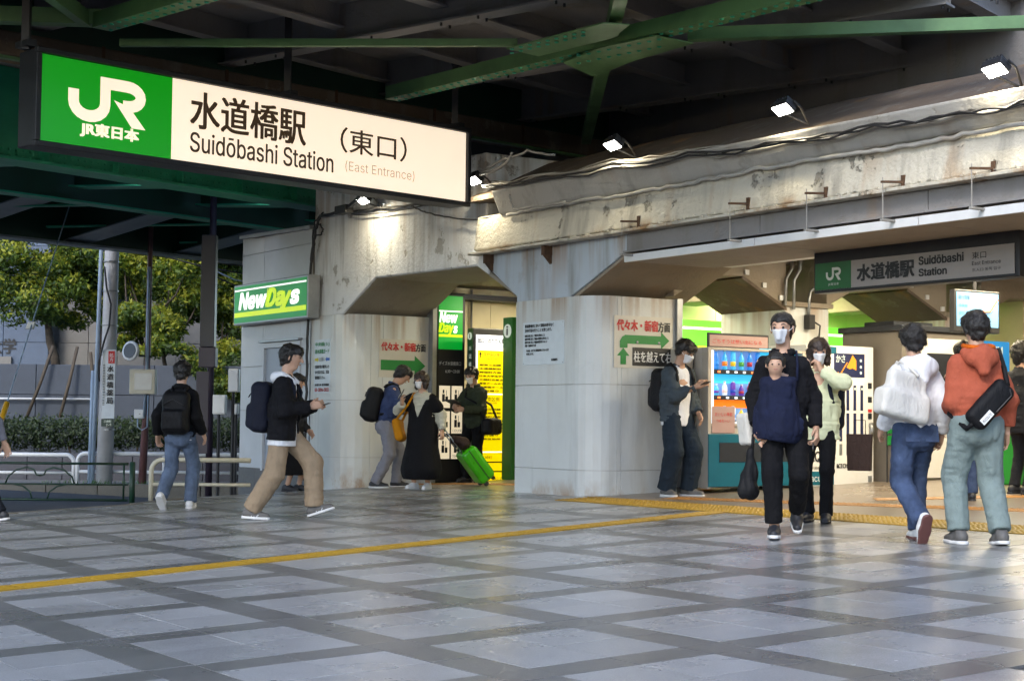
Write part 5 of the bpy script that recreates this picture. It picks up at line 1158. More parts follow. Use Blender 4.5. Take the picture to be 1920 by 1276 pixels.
for i, (x, y, lb) in enumerate(((122, 694, 'small lit garden spotlight on the wall at the left'), (150, 700, 'small lit garden spotlight on the wall nearer the pole'))):
    c = at(x, y, 39.6); t = thing('garden_light', lb, 'light', c, group='garden spotlights'); MB().obox(c, (.07, 0, 0), (0, .06, 0), (0, 0, .06)).build('housing', 'grey_metal', t, bevel=.01); MB().obox(c+np.array([0, -.064, 0]), (.05, 0, 0), (0, .004, 0), (0, 0, .045)).build('lens', 'small_lamp', t); MB().tube([c-UP*.06, (c[0], c[1], 2.38)], .012, 6).build('stem', 'dark_metal', t)
# utility pole with advertising plates
mat('pole_concrete', L(186, 186, 188), .7, var=.12, vs=5); mat('conduit_blue', L(140, 158, 178), .5, var=.1)
YP = 32.3; up_ = thing('utility_pole', 'grey concrete utility pole with blue grey conduits and straps', 'pole', (at(200, 914, YP)[0], YP, zr_(YP)))
xp = at(202, 700, YP)[0]; zg = zr_(YP)
MB().tube([(xp-.03, YP, zg-.1), (xp+.02, YP, 3.0), (xp+.05, YP, 8.5)], [.17, .15, .13], 16).build('shaft', 'pole_concrete', up_, smooth=True)
for i, dx in enumerate((-.20, -.27)):
    MB().tube([(xp+dx-.05, YP-.06, zg-.1), (xp+dx-.02, YP-.06, 1.6), (xp+dx+.09, YP-.05, 8.5)] if i == 0 else [(xp+dx-.05, YP-.02, zg-.1), (xp+dx-.02, YP-.02, 2.1)], .042, 8).build('conduit', 'conduit_blue', up_, smooth=True)
for z in (.9, 2.4, 3.0, 3.7, 4.3): MB().lathe((xp+.02, YP, z), [(.165, 0), (.165, .03)], 16).build('strap', 'grey_metal', up_)
pa = panel('advert_plate', at(190, 784, YP-.2), (1, 0, 0), UP, at(214, 784, YP-.2)[0]-at(190, 784, YP-.2)[0], at(190, 655, YP-.2)[2]-at(190, 784, YP-.2)[2], .01, 'notice_white', up_)
p0 = at(190, 784, YP-.21); pw_ = at(214, 784, YP-.2)[0]-p0[0]; ph = at(190, 655, YP-.2)[2]-p0[2]
panel('red_block', p0+np.array([pw_*.45, -.004, ph*.80]), (1, 0, 0), UP, pw_*.5, ph*.18, .003, 'red_print', pa); lettering('処方', p0+np.array([pw_*.52, -.006, ph*.82]), (1, 0, 0), UP, pw_*.36, ph*.13, 'white_print', pa, vertical=True)
lettering('水道橋薬局', p0+np.array([pw_*.38, -.003, ph*.20]), (1, 0, 0), UP, pw_*.5, ph*.58, 'ink', pa, vertical=True, bold=.004)
panel('green_block', p0+np.array([0, -.004, -.16]), (1, 0, 0), UP, pw_, .15, .003, 'side_green', pa); lettering('三崎町', p0+np.array([.05, -.006, -.08]), (1, 0, 0), UP, pw_*.6, .05, 'mark_white', pa); lettering('2-9', p0+np.array([.1, -.006, -.15]), (1, 0, 0), UP, pw_*.4, .05, 'mark_white', pa)
for i in range(26): MB().obox(p0+np.array([pw_*.13, -.004, ph*(.2+.6*i/26)]), (.02, 0, 0), (0, .002, 0), (0, 0, .006)).build('dot', 'ink', pa)
mb = MB().tube([at(x, y, YP-.25) for x, y in ((196, 500), (200, 540), (208, 570), (205, 610), (195, 640), (185, 680), (186, 715))], .02, 6); mb.build('feeder_cable', 'cable_dark', up_, smooth=True)
# brown pipe pole with camera and boxes
YR = 31.8; rp = thing('pipe_pole', 'thin rust brown pipe pole with white horn lamp and grey boxes', 'pole', (at(266, 914, YR)[0], YR, zr_(YR)))
xb, xt = at(266, 900, YR)[0], at(281, 490, YR)[0]
mat('pole_brown', L(104, 72, 72), .5, var=.15)
MB().tube([(xb, YR, zr_(YR)-.1), (xb+.06, YR, 1.6), (xt, YR, at(281, 490, YR)[2]), (xt+.05, YR, 8)], [.085, .06, .05, .05], 10).build('shaft', 'pole_brown', rp, smooth=True)
MB().tube([at(x, y, YR-.1) for x, y in ((270, 780), (275, 700), (277, 600), (280, 500))], .03, 6).build('conduit', 'conduit_blue', rp, smooth=True)
hc = at(247, 658, YR-.2); MB().lathe(hc, [(.10, -.12), (.19, .0), (.20, .05), (.17, .06)], 20, 0, (-.45, -.85, .1)).build('horn', 'white_metal', rp, smooth=True); MB().lathe(hc, [(.15, .055), (.15, .07)], 20, 0, (-.45, -.85, .1)).build('horn_mouth', 'vm_dark', rp); MB().bar(hc+np.array([.12, .1, -.08]), (xb+.12, YR, hc[2]-.1), .04, .04).build('arm', 'dark_metal', rp)
for x0, x1, y0, y1, d in ((242, 291, 738, 692, -.25), (251, 269, 784, 767, -.2)): 
    a, b = at(x0, y0, YR+d), at(x1, y1, YR+d); MB().box(a[0], b[0], YR+d, YR+d+.2, a[2], b[2]).build('box', 'cream_metal' if y0 == 738 else 'white_metal', rp, bevel=.012); MB().box(a[0]+.1, b[0]-.06, YR+d-.008, YR+d-.001, a[2]+.08, b[2]-.08).build('box_door', 'grey_metal', rp)
MB().tube([at(x, y, YR-.3) for x, y in ((258, 785), (258, 800), (266, 806), (276, 800), (278, 740))], .014, 6).build('loop_cable', 'conduit_blue', rp, smooth=True)
# dark sign column
YC = 27.5; dc = thing('dark_column', 'dark purple brown steel signal column beside the grey annex', 'column', (at(388, 900, YC)[0], YC, zr_(YC)))
mat('purple_steel', L(50, 42, 56), .45, var=.12); mat('purple_dark', L(28, 30, 42), .4, var=.1)
def pxbox(x0, x1, y0, y1, Y, d): a, b = at(x0, y1, Y), at(x1, y0, Y); return MB().box(a[0], b[0], Y, Y+d, a[2], b[2])
pxbox(374, 405, 440, 650, YC, .22).build('display_panel', 'purple_dark', dc, bevel=.01); pxbox(372, 404, 651, 688, YC-.01, .24).build('panel_base', 'purple_steel', dc, bevel=.01); pxbox(365, 395, 696, 850, YC+.05, .2).build('cabinet', 'purple_steel', dc, bevel=.01)
MB().tube([(at(393, 700, YC)[0], YC+.1, zr_(YC)-.1), (at(397, 450, YC)[0], YC+.1, 6)], .06, 8).build('post', 'purple_steel', dc, smooth=True)
for i, (x0, x1, y0, y1, lb) in enumerate(((398, 423, 740, 776, 'white meter box beside the person with black backpack'), (427, 448, 691, 735, 'pale grey cabinet fixed at the annex corner'), (439, 446, 757, 777, 'small grey box low on the annex corner'))):
    t = thing('meter_box', lb, 'box', at(x0, y1, 26.6)); pxbox(x0, x1, y0, y1, 26.6, .16).build('case', 'white_metal' if i == 0 else 'grey_metal', t, bevel=.012); pxbox(x0+2, x1-2, y0+3, y1-3, 26.585, .012).build('lid', 'white_metal' if i == 0 else 'shop_panel', t, bevel=.004)
    q = at((x0+x1)/2, y1, 26.7); MB().tube([q, (q[0], q[1], zr_(26.7)-.05)], .03, 6).build('post', 'dark_metal', t)
# guy wire with yellow sleeve
gw1 = thing('guy_wire', 'slanting steel guy wire with yellow plastic sleeve at far left', 'wire', at(-10, 900, 24))
a, b, c_ = at(106, 462, 27), at(13, 755, 25), at(-28, 880, 24.2)
MB().tube([a+(a-b)*.8, a, b], .012, 6).build('wire', 'conduit_blue', gw1); MB().tube([b, c_], .045, 10).build('sleeve', mat('sleeve_yellow', L(226, 170, 30), .45), gw1, smooth=True)
q = at(58, 610, 26); MB().obox(q, (.06, 0, 0), (0, .05, 0), (.02, 0, .06)).build('clamp', 'white_metal', gw1, bevel=.01)
for i, (p, q) in enumerate((((405, 508), (470, 530)), ((408, 520), (470, 540)), ((300, 478), (470, 515)), ((330, 474), (470, 500)))):
    tag(MB().tube([at(*p, 34), (at(*p, 34)+at(*q, 34))/2-UP*.05, at(*q, 34)], .018, 6).build('overhead_wire', 'cable_dark' if i else 'conduit_blue'), ['pale overhead wire beside the annex roof', 'lowest black overhead wire beside the annex', 'upper black overhead wire under the far bridge', 'topmost black overhead wire under the far bridge'][i], 'wire')

# ================================================================== PEOPLE
# Bodies, clothes and bags are modelled as blended round-cone volumes and skinned with surface nets.
class Vol:
    def __init__(s, lo, hi, res):
        s.res = res; s.lo = np.array(lo, float); n = np.ceil((np.array(hi)-s.lo)/res).astype(int)+1
        s.ax = [s.lo[i]+np.arange(n[i])*res for i in range(3)]; s.v = np.full(n, .12, np.float32)
    def _sub(s, lo, hi):
        sl = []
        for i in range(3):
            a = max(0, int((lo[i]-s.lo[i])/s.res)-1); b = min(len(s.ax[i]), int((hi[i]-s.lo[i])/s.res)+3)
            if b <= a: return None, None
            sl.append(slice(a, b))
        P = np.stack(np.meshgrid(*[s.ax[i][sl[i]].astype(np.float32) for i in range(3)], indexing='ij'), -1)
        return tuple(sl), P
    def add(s, fn, lo, hi, k=.02, mode='u'):
        m = max(.035, k) if mode == 'u' else 0.02
        sl, P = s._sub(np.array(lo)-m, np.array(hi)+m)
        if sl is None: return s
        d = fn(P).astype(np.float32); a = s.v[sl]
        if mode == 'u': h = np.maximum(k-np.abs(a-d), 0)/k; s.v[sl] = np.minimum(a, d)-h*h*k*.25
        elif mode == 's': s.v[sl] = np.maximum(a, -d)
        elif mode == 'i': s.v[sl] = np.maximum(a, d)
        return s
    def cone(s, a, b, ra, rb, k=.02, mode='u', fr=None, sx=1., sy=1.):
        """Round cone; with a frame (3x3 rows x,y,z) its section is scaled by sx, sy."""
        a, b = np.array(a, float), np.array(b, float); R = max(ra, rb)*max(sx, sy, 1)
        def fn(P):
            if fr is not None:
                S = np.array([sx, sy, 1.]); Q = ((P-a)@fr.T)/S; B = (fr@(b-a))/S; A = np.zeros(3)
            else: Q = P-a; B = b-a; A = np.zeros(3)
            l2 = B@B+1e-9; t = np.clip(np.tensordot(Q, B, (-1, 0))/l2, 0, 1); d = np.linalg.norm(Q-t[..., None]*B, axis=-1)-(ra+(rb-ra)*t)
            return d*(min(sx, sy) if fr is not None and min(sx, sy) < 1 else 1)
        return s.add(fn, np.minimum(a, b)-R, np.maximum(a, b)+R, k, mode)
    def box(s, c, fr, half, r, k=.02, mode='u'):
        c, half = np.array(c, float), np.array(half, float); R = np.linalg.norm(half)
        def fn(P):
            q = np.abs((P-c)@fr.T)-half+r; return np.linalg.norm(np.maximum(q, 0), axis=-1)+np.minimum(q.max(-1), 0)-r
        return s.add(fn, c-R, c+R, k, mode)
    def plane(s, p, n, lo=None, hi=None):   # keeps the side where (x-p).n < 0, inside the given box
        p, n = np.array(p, float), np.array(n, float); n = n/np.linalg.norm(n)
        lo = s.lo if lo is None else np.array(lo); hi = np.array([a[-1] for a in s.ax]) if hi is None else np.array(hi)
        sl, P = s._sub(lo, hi)
        if sl is None: return s
        s.v[sl] = np.maximum(s.v[sl], ((P-p)@n).astype(np.float32)); return s
    def folds(s, amp, cell, seed, st=(1, 1, 1)):
        r = np.random.default_rng(seed); N = 16; g = r.random((N, N, N)).astype(np.float32)
        I = np.nonzero(np.abs(s.v) < amp*2+s.res*2.5); out = 0; J = []; Fr = []
        for i in range(3):
            t = (s.ax[i]-s.lo[i])/(cell*st[i]); j = np.floor(t).astype(int); f = (t-j); f = (f*f*(3-2*f)).astype(np.float32); J.append((j % N)[I[i]]); Fr.append(f[I[i]])
        for dx in (0, 1):
            for dy in (0, 1):
                for dz in (0, 1):
                    w = (Fr[0] if dx else 1-Fr[0])*(Fr[1] if dy else 1-Fr[1])*(Fr[2] if dz else 1-Fr[2]); out = out+g[(J[0]+dx) % N, (J[1]+dy) % N, (J[2]+dz) % N]*w
        s.v[I] += (amp*2*(out-.5)).astype(np.float32); return s
    def creases(s, amp, cell, seed, st=(1, 1, 1)):
        """Sharp cloth creases: ridges where two random fields cross."""
        old = s.v.copy(); s.folds(amp, cell, seed, st); d = s.v-old; s.v = old+amp*.55-np.abs(d)*1.6; return s
    def mesh(s):
        v = s.v
        for i in range(3):
            for e in (0, -1):
                sl = [slice(None)]*3; sl[i] = e; v[tuple(sl)] = np.maximum(v[tuple(sl)], s.res*.5)
        n = np.array(v.shape); ins = v < 0; c = np.zeros(tuple(n-1), np.uint8)
        for i in (0, 1):
            for j in (0, 1):
                for k in (0, 1): c += ins[i:n[0]-1+i, j:n[1]-1+j, k:n[2]-1+k]
        act = (c > 0) & (c < 8); I = np.argwhere(act); ids = np.full(act.shape, -1, np.int64); ids[act] = np.arange(len(I))
        cv = {(i, j, k): v[I[:, 0]+i, I[:, 1]+j, I[:, 2]+k] for i in (0, 1) for j in (0, 1) for k in (0, 1)}
        pos = np.zeros((len(I), 3)); cnt = np.zeros(len(I))
        for ax in range(3):
            oth = [q for q in range(3) if q != ax]
            for i in (0, 1):
                for j in (0, 1):
                    a = [0, 0, 0]; a[oth[0]], a[oth[1]] = i, j; b = a[:]; b[ax] = 1; va, vb = cv[tuple(a)], cv[tuple(b)]; cr = (va < 0) != (vb < 0); t = np.where(cr, va/np.where(cr, va-vb, 1), 0)
                    for q in range(3): pos[:, q] += np.where(cr, t if q == ax else a[q], 0)
                    cnt += cr
        V = s.lo+(I+pos/cnt[:, None])*s.res
        F = []
        for ax in range(3):
            sa = [slice(0, n[q]-1) if q == ax else slice(1, n[q]-1) for q in range(3)]; sb = [slice(1, n[q]) if q == ax else slice(1, n[q]-1) for q in range(3)]
            ia, ib = ins[tuple(sa)], ins[tuple(sb)]; cr = np.argwhere(ia != ib)
            if not len(cr): continue
            fl = ia[tuple(cr.T)]; off = np.array([0 if q == ax else 1 for q in range(3)]); cc = cr+off; u, w = [q for q in range(3) if q != ax]
            eu, ew = np.eye(3, dtype=int)[u], np.eye(3, dtype=int)[w]
            Q = np.stack([ids[tuple((cc-d).T)] for d in (eu+ew, ew, 0*eu, eu)], 1); flip = fl if ax != 1 else ~fl; Q[~flip] = Q[~flip][:, ::-1]; F.append(Q)
        return V, np.concatenate(F)
    def build(s, name, material, parent, smooth=2):
        V, F = s.mesh(); me = bpy.data.meshes.new(name)
        me.vertices.add(len(V)); me.loops.add(len(F)*4); me.polygons.add(len(F))
        # light relaxation keeps the skin free of grid steps
        e = np.concatenate([F[:, [0, 1]], F[:, [1, 2]], F[:, [2, 3]], F[:, [3, 0]]]); 
        for _ in range(smooth):
            acc = np.zeros_like(V); c = np.zeros(len(V))
            for q in range(3): acc[:, q] = np.bincount(e[:, 0], V[e[:, 1], q], len(V))
            c = np.bincount(e[:, 0], minlength=len(V)).astype(float); V = V*.5+.5*acc/np.maximum(c, 1)[:, None]
        me.vertices.foreach_set('co', V.astype(np.float32).ravel()); me.loops.foreach_set('vertex_index', F.astype(np.int32).ravel())
        me.polygons.foreach_set('loop_start', np.arange(0, len(F)*4, 4, dtype=np.int32)); me.polygons.foreach_set('use_smooth', np.ones(len(F), bool)); me.update(calc_edges=True)
        o = bpy.data.objects.new(name, me); col.objects.link(o); me.materials.append(MATS[material] if isinstance(material, str) else material); o.parent = parent
        return o
def rx(a): c, s = math.cos(a), math.sin(a); return np.array([[1, 0, 0], [0, c, -s], [0, s, c]])
def ry(a): c, s = math.cos(a), math.sin(a); return np.array([[c, 0, s], [0, 1, 0], [-s, 0, c]])
def rz(a): c, s = math.cos(a), math.sin(a); return np.array([[c, -s, 0], [s, c, 0], [0, 0, 1]])
def ik(a, b, l1, l2, hint):
    a, b, hint = np.array(a, float), np.array(b, float), np.array(hint, float); d = b-a; L_ = np.linalg.norm(d)
    if L_ > (l1+l2)*.999: b = a+d/L_*(l1+l2)*.999; d = b-a; L_ = np.linalg.norm(d)
    u = d/L_; x = (l1*l1-l2*l2+L_*L_)/(2*L_); h = math.sqrt(max(0, l1*l1-x*x)); n = hint-u*(hint@u); n = n/(np.linalg.norm(n)+1e-9); return a+u*x+n*h, b

class Fig:
    """Joints of a person, local frame: +y forward, +x the person's right, z up from the ground."""
    def __init__(s, H, lean=0., side=0., hipz=None, head=(0., 0., 0.), feet=None, hands=None, twist=0.):
        k = s.k = H/1.75; feet = feet or {}; hands = hands or {}
        s.hip = np.array([0, 0, (.915 if hipz is None else hipz)*k]); s.R = rz(twist)@rx(-lean)@ry(side); up = s.R@[0, 0, 1.]
        P = lambda x, y, z: s.hip+s.R@(np.array([x, y, z])*k)
        s.P = P; s.neck = P(0, -.005, .53); s.chest = P(0, 0, .34)
        s.RH = s.R@rz(head[0])@rx(-head[1])@ry(head[2]); s.head = s.neck+s.RH@(np.array([0, .022, .178])*k)
        s.HP = lambda x, y, z: s.head+s.RH@(np.array([x, y, z])*k*1.10)
        s.sh = {d: P(sg*.158, 0, .437) for d, sg in (('R', 1), ('L', -1))}; s.el = {}; s.wr = {}; s.kn = {}; s.an = {}; s.ft = {}; s.hj = {}
        for d, sg in (('R', 1), ('L', -1)):
            t = hands.get(d, (sg*.225, .03, .84)); hint = t[3] if len(t) > 3 else (sg*.25, -1, -.3)
            s.el[d], s.wr[d] = ik(s.sh[d], np.array(t[:3])*k, .285*k, .255*k, hint)
            s.hj[d] = s.hip+np.array([sg*.088, 0, -.01])*k
            f = feet.get(d, (sg*.10, 0, .0, 0., 0.)); f = tuple(f)+(0.,)*(5-len(f)); an = np.array([f[0], f[1], .085+f[2]])*k
            s.kn[d], s.an[d] = ik(s.hj[d], an, .43*k, .42*k, (sg*.08+f[4]*-.5, 1, 0)); s.ft[d] = (f[3], f[4])
        s.lo = np.array([-.62, -.62, -.03])*k; s.hi = np.array([.62, .62, 1.9])*k
    def bounds(s, pts, pad): p = np.array(pts); return p.min(0)-pad, p.max(0)+pad
FING = {}
def hand(v, w, d, nrm, k, sg, curl=.5, spread=1.):
    """Palm with four unequal fingers and a thumb leaving its side; d points along the hand, nrm out of the back."""
    d = np.array(d)/np.linalg.norm(d); nrm = np.array(nrm, float); nrm = nrm-d*(nrm@d); nrm /= np.linalg.norm(nrm); x = np.cross(d, nrm)*sg; fr = np.array([x, d, nrm])
    v.box(w+d*.048*k, fr, (.040*k, .05*k, .017*k), .014*k, .012)
    for i, (off, ln) in enumerate(((-.030, .068), (-.010, .078), (.010, .073), (.030, .056))):
        b = w+d*.092*k+x*off*k; c1 = curl*.8; d1 = d*math.cos(c1)-nrm*math.sin(c1); d2 = d*math.cos(c1+curl*1.3)-nrm*math.sin(c1+curl*1.3)
        m = b+d1*ln*.55*k+x*off*.25*spread*k; v.cone(b, m, .0092*k, .0088*k, .004); v.cone(m, m+d2*ln*.5*k, .0088*k, .0075*k, .004)
    b = w+d*.028*k-x*.036*k; m = b+(d*.6-x*.65-nrm*.3)*.04*k; v.cone(b, m, .012*k, .0105*k, .008); v.cone(m, m+(d*.85-x*.1-nrm*.35)*.036*k, .0105*k, .0085*k, .004)
def body(f, parent, skin='skin', curl={}, hd={}, res=.0085, back={}):
    k = f.k; pts = list(f.sh.values())+list(f.el.values())+list(f.wr.values())+list(f.kn.values())+list(f.an.values())+[f.head, f.hip, f.HP(0, 0, .13)]
    lo, hi = f.bounds(pts, .25); hi[2] = f.HP(0, 0, .14)[2]+.06; lo[2] = -.02
    v = Vol(lo, hi, res)
    v.cone(f.P(0, 0, .02), f.P(0, 0, .30), .115*k, .115*k, .05, fr=f.R.T, sx=1.25, sy=.9)
    v.cone(f.P(0, 0, .25), f.P(0, 0, .42), .115*k, .10*k, .05, fr=f.R.T, sx=1.35, sy=.9)
    v.cone(f.P(0, -.005, .46), f.HP(0, -.02, -.07), .058*k, .054*k, .04)
    # head: cranium, jaw, brow, nose, lips, ears
    H = f.HP; v.cone(H(0, -.022, .032), H(0, .012, .030), .084*k, .080*k, .03, fr=f.RH.T, sx=.92, sy=1.02)
    v.cone(H(0, .026, -.02), H(0, .036, -.075), .066*k, .040*k, .035, fr=f.RH.T, sx=.92, sy=1.0)
    v.cone(H(0, .086, .012), H(0, .106, -.022), .010*k, .015*k, .014); v.cone(H(-.018, .088, -.055), H(.018, .088, -.055), .008*k, .008*k, .010)
    for sg in (-1, 1):
        v.cone(H(sg*.030, .080, .028), H(sg*.050, .070, .026), .010*k, .009*k, .014); v.cone(H(sg*.030, .098, .006), H(sg*.032, .10, .006), .013*k, .013*k, .008, 's') if False else None
        v.cone(H(sg*.078, .0, .012), H(sg*.080, -.004, -.025), .016*k, .011*k, .010, fr=f.RH.T, sx=.6, sy=1.)
    for d, sg in (('R', 1), ('L', -1)):
        v.cone(f.sh[d], f.el[d], .052*k, .040*k, .03); v.cone(f.el[d], f.wr[d], .040*k, .027*k, .02)
        dr = hd.get(d, f.wr[d]-f.el[d]); nb = back.get(d, (sg*1., .15, .3)); hand(v, f.wr[d], dr, nb, k*1.02, sg, curl.get(d, .55))
        v.cone(f.hj[d], f.kn[d], .082*k, .056*k, .04); v.cone(f.kn[d], f.an[d], .054*k, .036*k, .03)
        an = f.an[d]; p, y = f.ft[d]; fr = foot_frame(f, d); v.cone(an+fr.T@np.array([0, -.03, -.045])*k, an+fr.T@np.array([0, .13, -.055])*k, .034*k, .026*k, .02)
    o = v.build('body', skin, parent, 1)
    for sg in (-1, 1):
        c = H(sg*.031, .0855, .008); MB().lathe(c, [(.011*k, 0), (.008*k, .004), (.001, .006)], 8, 0, f.RH@[0, 1., 0]).build('eye', 'ink', o, world=False)
        MB().tube([H(sg*.018, .090, .030), H(sg*.034, .089, .034), H(sg*.048, .080, .030)], .004*k, 5).build('eyebrow', 'hair', o, world=False)
    return o
def foot_frame(f, d):
    p, y = f.ft[d]; return (rz(y)@rx(p)).T
def shoes(f, parent, mu, ms, mt=None, res=.0075, big=1.):
    k = f.k*big
    for d, sg in (('R', 1), ('L', -1)):
        fr = foot_frame(f, d); an = f.an[d]; q = lambda x, y, z: an+fr.T@(np.array([x, y, z])*k)
        lo, hi = f.bounds([q(0, -.1, -.1), q(0, .22, -.1), q(0, 0, .06), q(0, .22, .05)], .07)
        v = Vol(lo, hi, res); v.cone(q(0, -.045, -.035), q(0, .045, -.030), .043*k, .044*k, .03, fr=fr, sx=.95, sy=1.); v.cone(q(0, .04, -.040), q(0, .155, -.052), .046*k, .032*k, .03, fr=fr, sx=1.05, sy=1.)
        v.cone(q(0, -.03, -.03), q(0, -.01, .035), .042*k, .040*k, .02); v.plane(q(0, 0, .028), fr.T@np.array([0, -.25, 1.])); v.plane(q(0, 0, -.066), fr.T@np.array([0, 0, -1.]))
        o = v.build('shoe', mu, parent, 1)
        v = Vol(lo, hi, res*.9); v.cone(q(0, -.05, -.073), q(0, .05, -.073), .045*k, .044*k, .02, fr=fr, sx=1., sy=1.); v.cone(q(0, .05, -.073), q(0, .16, -.068), .048*k, .036*k, .02, fr=fr, sx=1.05, sy=1.)
        v.plane(q(0, 0, -.058), fr.T@np.array([0, 0, 1.])); v.plane(q(0, 0, -.085), fr.T@np.array([0, 0, -1.])); v.build('sole', ms, o, 1)
        if mt:
            for a in range(3): MB().tube([q(-.030, .045+a*.022, -.004-a*.009), q(0, .048+a*.022, .012-a*.010), q(.030, .045+a*.022, -.004-a*.009)], .0055*k, 5).build('lace', mt, o, world=False)
def top(f, parent, name, m, ra=.148, rb=.142, hem=-.10, sl=1., arm=(.070, .060, .052), sy=.86, sx=1.22, seed=1, amp=.006, cell=.07, res=.010, open_=None, collar=0., hood=False, k_=.05, lift=0., flare=0., short=None):
    k = f.k; pts = list(f.sh.values())+list(f.el.values())+list(f.wr.values())+[f.P(0, 0, hem), f.neck+np.array([0, 0, .1])]
    lo, hi = f.bounds(pts, .26); v = Vol(lo, hi, res)
    v.cone(f.P(0, 0, hem-.05), f.P(0, 0, .22), (ra+flare)*k, ra*k, .05, fr=f.R.T, sx=sx, sy=sy); v.cone(f.P(0, 0, .18), f.P(0, 0, .385), ra*k, (rb-.02)*k, .05, fr=f.R.T, sx=sx*1.06, sy=sy)
    v.cone(f.P(-.115, 0, .405), f.P(.115, 0, .405), .080*k, .080*k, .06)
    v.cone(f.P(0, -.012, .46), f.P(0, -.006, .525), .085*k, .066*k, .05)
    for d, sg in (('R', 1), ('L', -1)):
        e = f.el[d]; w = f.wr[d]; fr_ = sl if not isinstance(sl, dict) else sl[d]
        v.cone(f.sh[d]-f.R@np.array([sg*.02, 0, .01]), e, arm[0]*k, arm[1]*k, .045)
        if fr_ > .5: v.cone(e, e+(w-e)*min(1, (fr_-.5)*2)*.97, arm[1]*k, arm[2]*k, .03)
    v.folds(amp*.8, cell*1.5, seed, (1, 1, .8)); v.creases(amp*1.1, cell*.95, seed+50, (1.8, 1.8, .5)); v.creases(amp*.8, cell*.8, seed+70, (.8, .8, 2.2))
    v.plane(f.P(0, 0, hem), f.R@[0, 0, -1.], f.P(0, 0, hem)-np.array([.30, .3, .3]), f.P(0, 0, hem)+np.array([.30, .3, .03])) if hem < .2 else None
    for d in 'RL':
        fr_ = sl if not isinstance(sl, dict) else sl[d]; e, w = f.el[d], f.wr[d]; dd = w-e; q = e+dd*min(1, (fr_-.5)*2)*.96 if fr_ > .5 else None
        if q is not None and np.linalg.norm(q-f.P(0, 0, .1)) > .2: v.plane(q, dd, q-.09, q+.09)
    v.cone(f.P(0, .0, .535), f.P(0, .01, .62), .062*k, .075*k, 0, 's')
    if open_:   # front opening: list of (half width, z0, z1)
        for hw, z0, z1 in open_:
            v.box(f.P(0, .16, (z0+z1)/2), f.R.T, (hw*k, .13*k, (z1-z0)/2*k), .02, 0, 's')
    o = v.build(name, m, parent)
    if collar:
        MB().tube([f.P(.07*math.cos(a), .07*math.sin(a)*.9-.005, .53+.012*math.sin(a)*-1) for a in np.linspace(-4.2, 1.06, 16)], collar*k, 8).build('collar', m, o, smooth=True, world=False)
    return o
def trousers(f, parent, m, rt=.098, rk=.078, rh=.07, hem=.02, seed=3, amp=.006, cell=.08, res=.010, sx=1.2, waist=.12, name='trousers', seat=.125):
    k = f.k; lo, hi = f.bounds(list(f.hj.values())+list(f.kn.values())+list(f.an.values()), .21); hi[2] = f.hip[2]+.2*k; v = Vol(lo, hi, res)
    v.cone(f.P(0, 0, -.06), f.P(0, 0, waist), seat*k, (seat-.004)*k, .05, fr=f.R.T, sx=sx, sy=.9); v.cone(f.P(-.05, -.03, -.06), f.P(.05, -.03, -.06), .105*k, .105*k, .05)
    for d in 'RL':
        e = f.an[d]+(f.an[d]-f.kn[d])/np.linalg.norm(f.an[d]-f.kn[d])*.04*k; v.cone(f.hj[d], f.kn[d], rt*k, rk*k, .025); v.cone(f.kn[d], e, rk*k, rh*k, .02)
    v.folds(amp*.5, cell*1.4, seed, (1, 1, 1.6)); v.creases(amp*1.2, cell*.8, seed+40, (.75, .75, 3.2)); v.creases(amp*.9, cell*.8, seed+60, (1.8, 1.8, .6))
    for d in 'RL':
        u = f.an[d]-f.kn[d]; u /= np.linalg.norm(u); p = f.an[d]-u*(hem-.02)*k*1.; v.plane(p, u, p-.13*k, p+.13*k)
    return v.build(name, m, parent)
